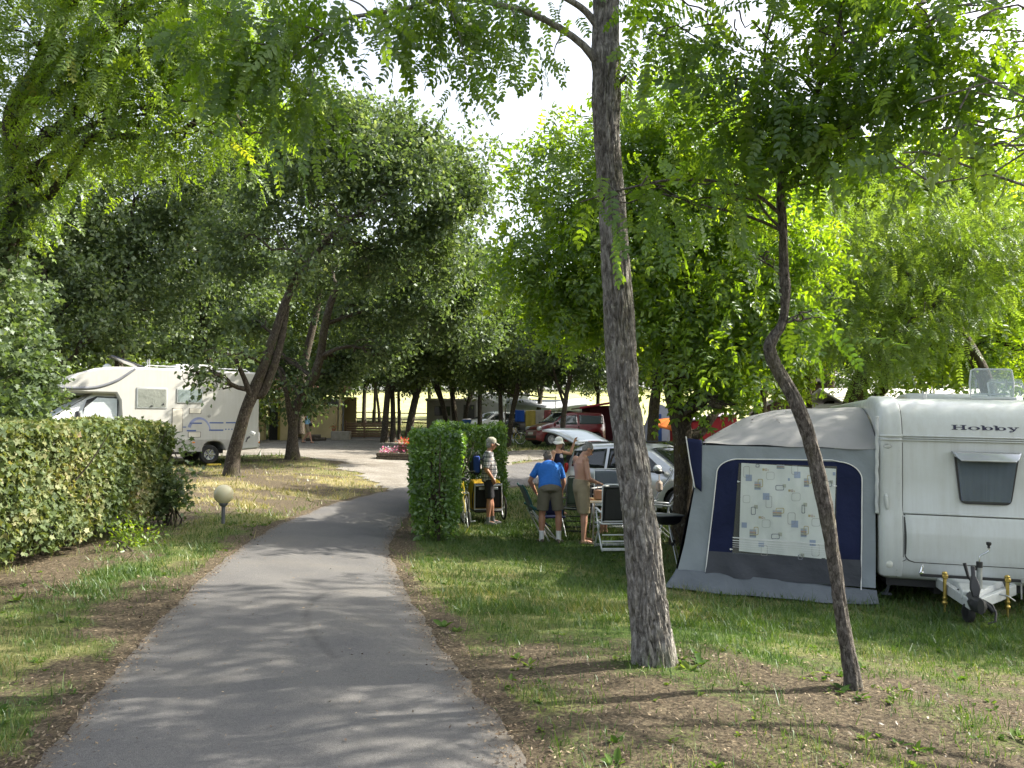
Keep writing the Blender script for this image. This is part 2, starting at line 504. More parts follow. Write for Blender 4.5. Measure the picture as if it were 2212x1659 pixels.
def asphalt_mat():
    m, t, b = nodes("old_asphalt")
    c = coords(t)
    n1 = N(t, "ShaderNodeTexNoise", Scale=240.0, Detail=3.0, Roughness=.7); t.links.new(c, n1.inputs['Vector'])
    n2 = N(t, "ShaderNodeTexNoise", Scale=1.1, Detail=7.0, Roughness=.6); t.links.new(c, n2.inputs['Vector'])
    v = N(t, "ShaderNodeTexVoronoi", Scale=170.0); t.links.new(c, v.inputs['Vector'])
    a = ramp(t, n1.outputs[0], [(.3, (.056, .055, .054)), (.5, (.104, .101, .099)), (.72, (.19, .184, .178))])
    w = ramp(t, n2.outputs[0], [(.3, (.82, .83, .87)), (.55, (1, 1, 1)), (.75, (1.14, 1.1, 1.03))])
    mm = N(t, "ShaderNodeMix", data_type='RGBA', blend_type='MULTIPLY'); mm.inputs[0].default_value = 1
    t.links.new(a.outputs[0], mm.inputs[6]); t.links.new(w.outputs[0], mm.inputs[7])
    n5 = N(t, "ShaderNodeTexNoise", Scale=42.0, Detail=5.0, Roughness=.8); t.links.new(c, n5.inputs['Vector'])
    sp = ramp(t, n5.outputs[0], [(.32, (.66, .66, .67)), (.5, (1, 1, 1)), (.66, (1.08, 1.07, 1.05)), (.74, (1.7, 1.62, 1.5))])
    m5 = N(t, "ShaderNodeMix", data_type='RGBA', blend_type='MULTIPLY'); m5.inputs[0].default_value = .8
    t.links.new(mm.outputs[2], m5.inputs[6]); t.links.new(sp.outputs[0], m5.inputs[7]); mm = m5
    # dusty edge where the verge spills over the asphalt
    e = t.nodes.new("ShaderNodeAttribute"); e.attribute_name = 'edge'
    n3 = N(t, "ShaderNodeTexNoise", Scale=9.0, Detail=6.0, Roughness=.75); t.links.new(c, n3.inputs['Vector'])
    s = N(t, "ShaderNodeMath", operation='MULTIPLY_ADD'); t.links.new(n3.outputs[0], s.inputs[0]); s.inputs[1].default_value = 1.5; t.links.new(e.outputs['Fac'], s.inputs[2])
    er = ramp(t, s.outputs[0], [(.9, (0, 0, 0)), (1.0, (0, 0, 0))])
    er.color_ramp.elements[0].position = .56; er.color_ramp.elements[1].position = 1.0; er.color_ramp.elements[1].color = (.85, .85, .85, 1)
    s2 = N(t, "ShaderNodeMath", operation='MULTIPLY'); t.links.new(s.outputs[0], s2.inputs[0]); s2.inputs[1].default_value = .55
    t.links.new(s2.outputs[0], er.inputs[0])
    dc = ramp(t, n1.outputs[0], [(.3, (.05, .042, .034)), (.5, (.105, .09, .073)), (.7, (.19, .162, .13))])
    fin = N(t, "ShaderNodeMix", data_type='RGBA'); t.links.new(er.outputs[0], fin.inputs[0]); t.links.new(mm.outputs[2], fin.inputs[6]); t.links.new(dc.outputs[0], fin.inputs[7])
    # a faint scuff left by a turning tyre
    sc = t.nodes.new("ShaderNodeAttribute"); sc.attribute_name = 'scuff'
    fs = N(t, "ShaderNodeMix", data_type='RGBA', blend_type='MULTIPLY'); t.links.new(sc.outputs['Fac'], fs.inputs[0]); t.links.new(fin.outputs[2], fs.inputs[6]); fs.inputs[7].default_value = (.62, .62, .62, 1)
    t.links.new(fs.outputs[2], b.inputs['Base Color']); b.inputs['Roughness'].default_value = .85; b.inputs['Specular IOR Level'].default_value = .3
    ms = N(t, "ShaderNodeMath", operation='ADD'); t.links.new(n1.outputs[0], ms.inputs[0]); t.links.new(v.outputs['Distance'], ms.inputs[1])
    bump(t, b, ms.outputs[0], .35, .008)
    return m
NR, NC = 700, 64
L2, R2 = resample(RL, NR), resample(RR, NR)
tt = np.linspace(0, 1, NC + 1)
wob = lambda P, o: (fbm(P[:, 0], P[:, 1], 1.1, o) - .5) * .22 + (fbm(P[:, 0], P[:, 1], 7, o + 1) - .5) * .09
ax = (R2 - L2) / np.linalg.norm(R2 - L2, axis=1)[:, None]
L2 = L2 + ax * wob(L2, 1)[:, None]; R2 = R2 + ax * wob(R2, 2)[:, None]
PX = L2[:, None, 0] * (1 - tt) + R2[:, None, 0] * tt; PY = L2[:, None, 1] * (1 - tt) + R2[:, None, 1] * tt
PZ = zt(PX, PY) + .004 + .025 * (1 - (2 * tt[None] - 1) ** 2)
I = np.arange(NR * (NC + 1)).reshape(NR, NC + 1)
Qr = np.stack([I[:-1, :-1], I[:-1, 1:], I[1:, 1:], I[1:, :-1]], -1).reshape(-1, 4)
me = npmesh("road", np.stack([PX, PY, PZ], -1).reshape(-1, 3), [Qr], asphalt_mat(), smooth=True)
edge = 1 - np.minimum(tt[None] * RW.mean() * 2, (1 - tt[None]) * RW.mean() * 2 * .55) / .30
a = me.attributes.new('edge', 'FLOAT', 'POINT'); a.data.foreach_set('value', np.broadcast_to(np.clip(edge, -.6, 1), PX.shape).astype(np.float32).ravel())
_scl = smooth_line([ground(*p)[:2] for p in [(705, 1285), (672, 1305), (660, 1330), (665, 1360), (690, 1395), (720, 1430)]], 60, 6)
ds = np.hypot(PX.reshape(-1, 1) - _scl[None, :, 0], PY.reshape(-1, 1) - _scl[None, :, 1]).min(1)
a = me.attributes.new('scuff', 'FLOAT', 'POINT'); a.data.foreach_set('value', np.clip(1 - ds / .055, 0, 1).astype(np.float32))
tag(link("road", me), kind='structure')

def gravel_mat():
    m, t, b = nodes("pale_gravel")
    c = coords(t)
    v = N(t, "ShaderNodeTexVoronoi", Scale=32.0); t.links.new(c, v.inputs['Vector'])
    n = N(t, "ShaderNodeTexNoise", Scale=.8, Detail=8.0, Roughness=.7); t.links.new(c, n.inputs['Vector'])
    a = ramp(t, v.outputs['Color'], [(.1, (.125, .115, .10)), (.5, (.20, .187, .165)), (.9, (.28, .262, .232))])
    w = ramp(t, n.outputs[0], [(.3, (.6, .56, .5)), (.6, (1, 1, 1))])
    mm = N(t, "ShaderNodeMix", data_type='RGBA', blend_type='MULTIPLY'); mm.inputs[0].default_value = 1
    t.links.new(a.outputs[0], mm.inputs[6]); t.links.new(w.outputs[0], mm.inputs[7])
    t.links.new(mm.outputs[2], b.inputs['Base Color']); b.inputs['Roughness'].default_value = .95
    bump(t, b, v.outputs['Distance'], .6, .02)
    return m
yx, yy = np.arange(-22, 14, .22), np.arange(18, 60, .22)
YX, YY = np.meshgrid(yx, yy)
keep = yard_in(YX[:-1, :-1] + .11, YY[:-1, :-1] + .11) & (road_sd(YX[:-1, :-1] + .11, YY[:-1, :-1] + .11) > -.35)
I = np.arange(YX.size).reshape(YX.shape)
Qy = np.stack([I[:-1, :-1], I[:-1, 1:], I[1:, 1:], I[1:, :-1]], -1)[keep]
u, inv = np.unique(Qy, return_inverse=True)
sdy = road_sd(YX, YY)
V = np.stack([YX, YY, zt(YX, YY) + np.where(sdy < 0, .003, .014)], -1).reshape(-1, 3)[u]
tag(link("gravel_yard", npmesh("gravel_yard", V, [inv.reshape(Qy.shape)], gravel_mat(), smooth=True)), kind='structure')

def field_mat():
    m, t, b = nodes("mown_hay_field")
    c = coords(t, (1, .35, 1))
    n = N(t, "ShaderNodeTexNoise", Scale=.9, Detail=8.0, Roughness=.7); t.links.new(c, n.inputs['Vector'])
    a = ramp(t, n.outputs[0], [(.3, (.20, .22, .07)), (.5, (.34, .34, .13)), (.75, (.46, .43, .2))])
    t.links.new(a.outputs[0], b.inputs['Base Color']); b.inputs['Roughness'].default_value = .95
    bump(t, b, n.outputs[0], .5, .1)
    return m
fx, fy = np.linspace(-75, 75, 90), np.linspace(61, 104, 40)
FX, FY = np.meshgrid(fx, fy); I = np.arange(FX.size).reshape(FX.shape)
Qf = np.stack([I[:-1, :-1], I[:-1, 1:], I[1:, 1:], I[1:, :-1]], -1).reshape(-1, 4)
tag(link("field", npmesh("field", np.stack([FX, FY, zt(FX, FY) + .12], -1).reshape(-1, 3), [Qf], field_mat(), smooth=True)), kind='structure')

# ================================================================ GRASS, LITTER (nobody could count these)
def blades(P, h, w, lean, cols, seg2=True):
    n = len(P); a = rng.uniform(0, 2 * np.pi, n)
    side = np.stack([np.cos(a), np.sin(a), np.zeros(n)], 1) * (w / 2)[:, None]
    la = rng.uniform(0, 2 * np.pi, n)
    ld = np.stack([np.cos(la), np.sin(la), np.zeros(n)], 1) * (lean * h)[:, None]
    up = np.stack([np.zeros(n), np.zeros(n), h], 1)
    if seg2:
        m = P + up * .55 + ld * .3
        V = np.stack([P - side, P + side, m + side * .7, m - side * .7, P + up * np.sqrt(np.maximum(.1, 1 - lean[:, None] ** 2 * .5)) + ld], 1)
        o = np.arange(n)[:, None] * 5
        return V.reshape(-1, 3), [o + np.array([0, 1, 2, 3]), o + np.array([3, 2, 4])], np.r_[cols, cols]
    V = np.stack([P - side, P + side, P + up + ld], 1)
    o = np.arange(n)[:, None] * 3
    return V.reshape(-1, 3), [o + np.array([0, 1, 2])], cols
def scatter(n, ymin, ymax, pw=1.0):
    """points over the ground the view takes in, denser towards the near edge"""
    y = ymin + (ymax - ymin) * rng.random(n) ** pw
    x = (rng.random(n) * 2 - 1) * (.66 * y + .8)
    return x, y
def free(x, y):
    ok = ~yard_in(x, y)
    return ok
GRASS = leafmat("grass_blade", [(0, (.035, .075, .012)), (.35, (.06, .115, .02)), (.6, (.11, .16, .035)), (.8, (.22, .21, .075)), (1, (.34, .29, .14))], trans=.35, tcol=(1.5, 1.5, .7), gloss=.04)
VV, FF, CC = [], [[], []], [[], []]
def grass_patch(n, y0, y1, pw, hmean, wmean, seg2):
    x, y = scatter(n, y0, y1, pw)
    lu, dr, sdv = zones(x, y)
    tuft = vnoise(x, y, 4.5, 3)
    keep = (rng.random(n) < np.clip(lu * 1.5 - .15, .03, 1) * np.where(tuft > .35, 1, .45)) & (sdv > .03) & free(x, y)
    x, y, lu, dr, tuft = x[keep], y[keep], lu[keep], dr[keep], tuft[keep]
    k = len(x); z = zt(x, y) - .006
    h = hmean * rng.lognormal(0, .38, k) * (.55 + .9 * tuft)
    c = np.clip(.25 + (dr - .25) * .7 + rng.normal(0, .17, k) + (1 - lu) * .18, 0, 1)
    return blades(np.stack([x, y, z], 1), h, wmean * rng.uniform(.6, 1.4, k), np.clip(rng.normal(.6, .3, k), .1, 1.4), c, seg2)
off = 0; VS = []; F4 = []; F3 = []; C4 = []; C3 = []
for args in ((95000, 3.6, 9.5, 1.25, .055, .0055, True), (120000, 8, 17, 1.15, .06, .011, False), (90000, 15, 32, 1.2, .075, .022, False), (45000, 30, 64, 1.2, .12, .05, False)):
    v, f, c = grass_patch(*args)
    VS.append(v)
    if args[-1]:
        F4.append(f[0] + off); F3.append(f[1] + off); C4.append(c[:len(c) // 2]); C3.append(c[:len(c) // 2])
    else:
        F3.append(f[0] + off); C3.append(c)
    off += len(v)
F4, F3 = np.concatenate(F4), np.concatenate(F3)
tag(link("grass", npmesh("grass", np.concatenate(VS), [F4, F3], GRASS, fv=np.r_[np.concatenate(C4), np.concatenate(C3)])), kind='stuff', label='short green and straw coloured grass over lawn and verges', cat='grass')

LITTER = leafmat("dry_leaf", [(0, (.04, .028, .02)), (.4, (.10, .07, .047)), (.75, (.19, .145, .095)), (1, (.32, .26, .18))], trans=.1, tcol=(1.2, 1, .7), gloss=.03)
def litter(name, n, y0, y1, pw, cond, smin, smax, label):
    x, y = scatter(n, y0, y1, pw)
    keep = cond(x, y) & free(x, y)
    x, y = x[keep], y[keep]; k = len(x)
    s = rng.uniform(smin, smax, k) * (1 + y * .02)
    a = rng.uniform(0, 2 * np.pi, k); el = rng.uniform(.12, .55, k)
    dx = np.stack([np.cos(a), np.sin(a), rng.normal(0, .25, k)], 1) * s[:, None]
    dy = np.stack([-np.sin(a), np.cos(a), rng.normal(0, .3, k)], 1) * (s * el)[:, None]
    P = np.stack([x, y, zt(x, y) + .014 + rng.uniform(0, .012, k) + np.where(road_sd(x, y) < 0, .018, 0)], 1)
    V = np.stack([P - dx, P - dy, P + dx, P + dy], 1).reshape(-1, 3)
    tag(link(name, npmesh(name, V, [np.arange(k)[:, None] * 4 + np.arange(4)], LITTER, fv=rng.random(k))), kind='stuff', label=label, cat='leaf litter')
def on_verge(x, y):
    lu, dr, sdv = zones(x, y)
    return (sdv > -.1) & (rng.random(len(x)) < np.clip(1.1 - lu * 1.5, .04, 1))
def on_road(x, y):
    s = road_sd(x, y)
    return (s < 0) & (rng.random(len(x)) < .25 + .75 * np.exp(s * 3.5))
litter("leaf_litter", 60000, 3.5, 16, 1.3, on_verge, .006, .016, 'dry brown leaves and twigs lying over the bare verges')
litter("leaf_crumbs", 9000, 3.5, 17, 1.25, on_road, .005, .014, 'small tan leaf crumbs blown over the asphalt path')
def on_edge(x, y):
    s = road_sd(x, y)
    return rng.random(len(x)) < .9 * np.exp(-((s + .02) / np.where(s < 0, .14, .22)) ** 2)
litter("edge_litter", 130000, 3.5, 18, 1.25, on_edge, .005, .016, 'crumbled dry leaves and grit strewn along both edges of the asphalt')
# broad leaved weeds between the grass
WEED = leafmat("weed_leaf", [(0, (.04, .085, .018)), (.5, (.08, .14, .03)), (1, (.14, .19, .05))], trans=.4, tcol=(1.6, 1.6, .6), gloss=.008, rough=.7)

# ================================================================ LEAVES, LIMBS, CROWNS
def unit(a):
    return a / np.maximum(np.linalg.norm(a, axis=-1, keepdims=True), 1e-9)
def frames(d, nrm):
    d = unit(d); s = unit(np.cross(nrm, d)); n = np.cross(d, s)
    return np.stack([d, s, n], -1)
def stamp(tv, tf, M, T, sc):
    n, k = len(T), len(tv)
    V = np.einsum('nij,kj->nki', M * np.asarray(sc)[:, None, None], tv) + T[:, None]
    return V.reshape(-1, 3), [(np.arange(n)[:, None, None] * k + f[None]).reshape(-1, f.shape[1]) for f in tf]
# leaf templates lie along +x, unit length
RHOMB = (np.array([(0, 0, 0), (.45, -.32, .05), (1, 0, -.06), (.45, .32, .05)]), [np.array([[0, 1, 2, 3]])])
OVAL = (np.array([(0, 0, 0), (.3, -.24, .04), (.7, -.2, .03), (1, 0, -.08), (.7, .2, .03), (.3, .24, .04)]), [np.array([[0, 1, 2, 3], [0, 3, 4, 5]])])
def maple():
    p = [(0, 0, 0), (.05, -.34, .03), (.3, -.22, 0), (.42, -.55, .03), (.6, -.2, 0), (1, 0, -.08), (.6, .2, 0), (.42, .55, .03), (.3, .22, 0), (.05, .34, .03), (.3, 0, -.05)]
    return np.array(p), [np.array([[10, 0, 1, 2], [10, 2, 3, 4], [10, 4, 5, 6], [10, 6, 7, 8], [10, 8, 9, 0]])]
MAPLE = maple()
def frond(pairs, ll, wd, droop, rs, oval=True, gap=0.0):
    """pinnate leaf: paired leaflets on a curved stalk, unit length along +x"""
    V = []; F4 = []
    def leaflet(p, a, l, tilt):
        ca, sa = math.cos(a), math.sin(a); o = len(V)
        prof = [(0, 0), (.28, -.5), (.75, -.42), (1, 0), (.75, .42), (.28, .5)] if oval else [(0, 0), (.5, -.5), (1, 0), (.5, .5)]
        for (u, w) in prof:
            x, y = u * l, w * wd
            V.append((p[0] + ca * x - sa * y, p[1] + sa * x + ca * y, p[2] + tilt * x - .35 * x * x + .25 * abs(y)))
        if oval: F4.extend([(o, o + 1, o + 2, o + 3), (o, o + 3, o + 4, o + 5)])
        else: F4.append((o, o + 1, o + 2, o + 3))
    zc = lambda x: -droop * x * x
    for i in range(pairs):
        x = .2 + .76 * i / (pairs - 1)
        for sg in (-1, 1):
            if rs.random() < gap: continue
            leaflet((x, 0, zc(x)), sg * (1.25 + rs.uniform(-.2, .15) - .25 * x), ll * rs.uniform(.8, 1.12) * (1 - .25 * abs(x - .5)), rs.uniform(-.45, .12))
    leaflet((.97, 0, zc(.97)), rs.uniform(-.1, .1), ll, -.3)
    xs = np.linspace(0, .98, 5)
    for a, b in zip(xs[:-1], xs[1:]):
        o = len(V); w = .006
        V += [(a, -w, zc(a)), (a, w, zc(a)), (b, w, zc(b)), (b, -w, zc(b))]; F4.append((o, o + 1, o + 2, o + 3))
    return np.array(V), [np.array(F4)]
_rs = np.random.default_rng(5)
FRONDS = [frond(8, .17, .085, d, _rs, True, .04) for d in (.1, .25, .38, .2)]
FRONDS_FAR = [frond(7, .19, .085, d, _rs, False, .04) for d in (.15, .35)]
ASHLEAF = [frond(3, .42, .17, d, _rs, True) for d in (.2, .4)]

def crown_pts(blobs, n, rs, shell=.5, thr=-.25, wl=1.0):
    """points in a set of ellipsoids, thinned by a lumpy noise so that clumps and gaps form"""
    B = np.array([(*b[0], *b[1]) for b in blobs], float)
    w = np.prod(B[:, 3:], 1) ** .75; w /= w.sum()
    k = rs.choice(len(B), n * 3, p=w)
    d = unit(rs.normal(size=(n * 3, 3)))
    r = rs.random(n * 3) ** shell
    P = B[k, :3] + d * r[:, None] * B[k, 3:]
    ph = rs.uniform(0, 6.28, (6, 3)); fr = rs.uniform(1.6, 4.2, (6, 3)) / wl
    f = sum(np.sin(P[:, 0] * fr[i, 0] + ph[i, 0]) * np.sin(P[:, 1] * fr[i, 1] + ph[i, 1]) * np.sin(P[:, 2] * fr[i, 2] + ph[i, 2]) for i in range(6))
    ok = f > thr
    P, d = P[ok][:n], d[ok][:n]
    return P, d
def leaves_on_twigs(P, d, per, L, spread, size, rs, droop=.2, upn=.9, szv=.25):
    n = len(P)
    tw = unit(d * .7 + rs.normal(size=(n, 3)) * .6 + np.array([0, 0, -droop]))
    u = rs.random((n, per))
    Q = P[:, None] + tw[:, None] * (u * L)[..., None] + rs.normal(size=(n, per, 3)) * spread
    ld = tw[:, None] * .5 + rs.normal(size=(n, per, 3)) * .65 + np.array([0, 0, -droop * 1.2])
    nm = rs.normal(size=(n, per, 3)) * .6 + np.array([0, 0, upn])
    tone = np.clip(rs.normal(.5, .14, (n, 1)) + rs.normal(0, .12, (n, per)), 0, 1)
    return Q.reshape(-1, 3), ld.reshape(-1, 3), nm.reshape(-1, 3), size * (1 + rs.normal(0, szv, n * per)).clip(.45, 1.6), tone.ravel()
def leafmesh(name, tmpl, Q, ld, nm, sz, tone, material):
    tms = tmpl if isinstance(tmpl, list) else [tmpl]
    Vs = []; Fs = []; ts = []; off = 0
    for i, (tv, tf) in enumerate(tms):
        s = slice(i, None, len(tms))
        V, F = stamp(tv, tf, frames(ld[s], nm[s]), Q[s], sz[s])
        Vs.append(V); Fs.append(np.concatenate([f + off for f in F])); off += len(V)
        ts.append(np.repeat(tone[s], sum(len(f) for f in tf)))
    return npmesh(name, np.concatenate(Vs), [np.concatenate(Fs)], material, fv=np.concatenate(ts))

def bark(name, lo, mid, hi, moss=(.07, .08, .025), mossy=.5, sc=1.0, lichen=(.3, .31, .26)):
    m, t, b = nodes(name)
    c = coords(t, (10 * sc, 10 * sc, 4.2 * sc))
    c2 = coords(t, (1, 1, .8))
    n1 = N(t, "ShaderNodeTexNoise", Scale=3.0, Detail=9.0, Roughness=.72, Distortion=.6); t.links.new(c, n1.inputs['Vector'])
    n2 = N(t, "ShaderNodeTexNoise", Scale=2.6, Detail=7.0, Roughness=.7); t.links.new(c2, n2.inputs['Vector'])
    n3 = N(t, "ShaderNodeTexNoise", Scale=14.0, Detail=6.0, Roughness=.75); t.links.new(c2, n3.inputs['Vector'])
    a = ramp(t, n1.outputs[0], [(.36, lo), (.5, mid), (.64, hi)])
    f = ramp(t, n2.outputs[0], [(.52, (0, 0, 0)), (.68, (mossy,) * 3)])
    mm = N(t, "ShaderNodeMix", data_type='RGBA'); t.links.new(f.outputs[0], mm.inputs[0]); t.links.new(a.outputs[0], mm.inputs[6]); mm.inputs[7].default_value = (*moss, 1)
    f3 = ramp(t, n3.outputs[0], [(.6, (0, 0, 0)), (.68, (.75,) * 3)])
    m3 = N(t, "ShaderNodeMix", data_type='RGBA'); t.links.new(f3.outputs[0], m3.inputs[0]); t.links.new(mm.outputs[2], m3.inputs[6]); m3.inputs[7].default_value = (*lichen, 1)
    t.links.new(m3.outputs[2], b.inputs['Base Color']); b.inputs['Roughness'].default_value = .95; b.inputs['Specular IOR Level'].default_value = .2
    bump(t, b, n1.outputs[0], .9, .03)
    return m
BARK_GREY = bark("robinia_bark", (.06, .054, .048), (.19, .178, .16), (.36, .345, .32), moss=(.15, .155, .075), mossy=.5, lichen=(.40, .41, .34))
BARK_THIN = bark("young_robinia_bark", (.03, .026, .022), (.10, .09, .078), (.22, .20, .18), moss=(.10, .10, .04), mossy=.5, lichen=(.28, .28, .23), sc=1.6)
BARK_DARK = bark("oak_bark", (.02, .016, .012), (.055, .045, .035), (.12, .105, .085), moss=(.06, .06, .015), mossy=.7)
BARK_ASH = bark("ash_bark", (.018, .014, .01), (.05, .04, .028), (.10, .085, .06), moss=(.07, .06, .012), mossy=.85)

def catmull(pts, n):
    P = np.array(pts, float); k = len(P)
    if k < 3: return resample(P, n)
    t = np.linspace(0, k - 1, n); i = np.clip(t.astype(int), 0, k - 2); u = (t - i)[:, None]
    g = lambda j: P[np.clip(j, 0, k - 1)]
    p0, p1, p2, p3 = g(i - 1), g(i), g(i + 1), g(i + 2)
    return .5 * (2 * p1 + (p2 - p0) * u + (2 * p0 - 5 * p1 + 4 * p2 - p3) * u * u + (3 * p1 - p0 - 3 * p2 + p3) * u ** 3)
def trunkmesh(name, path, material, n=14, rings=40, rough=.06, ridge=0.0, seed=1, flare=.25):
    """path: (x,y,z,r); bark relief pushed into the mesh"""
    C = catmull(path, rings); P = C[:, :3]; r = C[:, 3]
    T = unit(np.gradient(P, axis=0)); ref = np.array([1., 0, 0])
    A = unit(np.cross(T, np.broadcast_to([0, 1., 0], T.shape))); 
    A = unit(A - T * (A * T).sum(1, keepdims=True)); Bv = np.cross(T, A)
    w = np.linspace(0, 2 * np.pi, n, endpoint=False)
    L = np.r_[0, np.cumsum(np.linalg.norm(np.diff(P, axis=0), axis=1))]
    W, LL = np.meshgrid(w, L)
    r0 = r[0]
    rr = r[:, None] * (1 + rough * ((fbm(np.cos(W) * 1.5 + seed, LL * 1.2 + np.sin(W) * 1.5, 1.3, seed) - .5) * 2))
    rr *= 1 + flare * np.exp(-LL / (r0 * 1.6)) * (.7 + .5 * np.cos(3 * W + seed) ** 2)
    if ridge:
        k1 = fbm(W * 6 + fbm(W * 2, LL * 3.2, 1.0, seed + 2) * 3.2, LL * 3.6, 1.0, seed)
        k2 = vnoise(W * 22 + LL * 2, LL * 6, 1.0, seed + 5)
        kk = np.abs(k1 - .5) * 2
        wrap = np.minimum(1, np.minimum(W, 2 * np.pi - W) * 4)
        rk = np.random.default_rng(seed + 40)                       # healed knots and swellings
        for _ in range(26):
            a0, l0, am, sz_ = rk.uniform(0, 6.28), rk.uniform(.2, L[-1] * .7), rk.uniform(.4, 1.5) * ridge, rk.uniform(.03, .09)
            dw = np.abs((W - a0 + np.pi) % (2 * np.pi) - np.pi) * r[:, None]
            q = (dw / sz_) ** 2 + ((LL - l0) / (sz_ * 1.5)) ** 2
            rr += am * (np.exp(-q) - .8 * np.exp(-q * 7))
        rr += ridge * (np.clip(kk * 3.4, 0, 1) - .7) * wrap + ridge * .35 * (k2 - .5)
    V = P[:, None] + A[:, None] * (np.cos(W) * rr)[..., None] + Bv[:, None] * (np.sin(W) * rr)[..., None]
    I = np.arange(rings * n).reshape(rings, n)
    Q = np.stack([I[:-1], np.roll(I, -1, 1)[:-1], np.roll(I, -1, 1)[1:], I[1:]], -1).reshape(-1, 4)
    cap = I[-1][None]
    return npmesh(name, V.reshape(-1, 3), [Q, cap], material, smooth=True)
def limb_path(p0, p1, r0, r1, rs, wob=.12, n=6, lift=.15):
    p0, p1 = np.array(p0), np.array(p1); L = np.linalg.norm(p1 - p0); out = []
    for i in range(n + 1):
        u = i / n
        q = p0 + (p1 - p0) * u + rs.normal(size=3) * L * wob * .35 * (0 < i < n)
        q[2] += L * lift * math.sin(u * math.pi) * .6
        out.append((*q, r0 + (r1 - r0) * u ** .7))
    return out
def merge_tubes(name, paths, material, n=7, rings=14):
    V = []; F = []; off = 0
    for p in paths:
        C = catmull(p, rings); P, r = C[:, :3], C[:, 3]
        T = unit(np.gradient(P, axis=0)); A = np.cross(T, [0.31, .11, .94]); A = unit(A); Bv = np.cross(T, A)
        w = np.linspace(0, 2 * np.pi, n, endpoint=False)
        v = P[:, None] + (A[:, None] * np.cos(w)[None, :, None] + Bv[:, None] * np.sin(w)[None, :, None]) * r[:, None, None]
        I = np.arange(rings * n).reshape(rings, n) + off
        F.append(np.stack([I[:-1], np.roll(I, -1, 1)[:-1], np.roll(I, -1, 1)[1:], I[1:]], -1).reshape(-1, 4))
        V.append(v.reshape(-1, 3)); off += rings * n
    return npmesh(name, np.concatenate(V), [np.concatenate(F)], material, smooth=True)

OAK = leafmat("oak_leaf", [(0, (.031, .05, .02)), (.45, (.07, .106, .042)), (.75, (.13, .172, .075)), (1, (.22, .255, .125))], trans=.4, tcol=(1.75, 1.85, .8), gloss=.035, rough=.5)
WOOD = leafmat("woodland_leaf", [(0, (0.030, 0.048, 0.013)), (.45, (0.068, 0.106, 0.026)), (.75, (0.120, 0.165, 0.042)), (1, (0.180, 0.211, 0.063))], trans=.35, tcol=(1.9, 1.9, .7), gloss=.05)
ROBINIA = leafmat("robinia_leaf", [(0, (.07, .13, .016)), (.5, (.13, .205, .025)), (.9, (.2, .27, .04)), (1, (.28, .26, .03))], trans=.6, tcol=(1.75, 1.7, .5), gloss=.04)
ROBINIA_D = leafmat("robinia_leaf_deep", [(0, (0.045, 0.092, 0.015)), (.5, (0.083, 0.152, 0.021)), (1, (0.150, 0.218, 0.032))], trans=.6, tcol=(2.15, 2.05, .42), gloss=.04)
ASHM = leafmat("ash_leaf", [(0, (0.068, 0.132, 0.013)), (.5, (0.128, 0.211, 0.021)), (1, (0.225, 0.290, 0.037))], trans=.6, tcol=(2.15, 2.05, .42), gloss=.05, rough=.45)
LIME = leafmat("pale_robinia_leaf", [(0, (.07, .12, .025)), (.5, (.12, .19, .035)), (1, (.19, .25, .06))], trans=.5, tcol=(1.7, 1.7, .6), gloss=.05)
HEDGE_L = leafmat("field_maple_leaf", [(0, (.05, .078, .024)), (.35, (.10, .138, .05)), (.6, (.185, .205, .085)), (.78, (.28, .27, .135)), (.9, (.36, .31, .19)), (1, (.33, .21, .14))], trans=.35, tcol=(1.5, 1.4, .6), gloss=.02, rough=.6)
HEDGE_R = leafmat("hornbeam_leaf", [(0, (0.045, 0.099, 0.013)), (.5, (0.098, 0.185, 0.023)), (1, (0.195, 0.277, 0.042))], trans=.45, tcol=(1.7, 1.8, .5), gloss=.07)

def path_px(pts):
    """(px,py,d,width px) -> (x,y,z,r)"""
    return [(*at(a, b, d), w / 2 / FPX * d) for a, b, d, w in pts]
def blob_px(b):
    px, py, d, rx, ry, rd = b
    return (tuple(at(px, py, d)), (rx / FPX * d, rd, ry / FPX * d))

# ================================================================ TREES
def place_leaves(leaf, Q, ld, nm, sz, material, root, base):
    """the leaves that show largest, each an object of its own sharing a mesh"""
    tms = leaf if isinstance(leaf, list) else [leaf]
    mes = [npmesh('leaf', tv, tf, material, fv=np.full(sum(len(f) for f in tf), t_)) for tv, tf in tms for t_ in (.3, .5, .7)]
    Fm = frames(ld, nm)
    for i in range(len(Q)):
        lo = link('leaf', mes[(i * 7) % len(mes)], root)
        M = Matrix(Fm[i].tolist()).to_4x4() @ Matrix.Scale(float(sz[i]), 4)
        M.translation = Vector(Q[i]) - base
        lo.matrix_basis = M

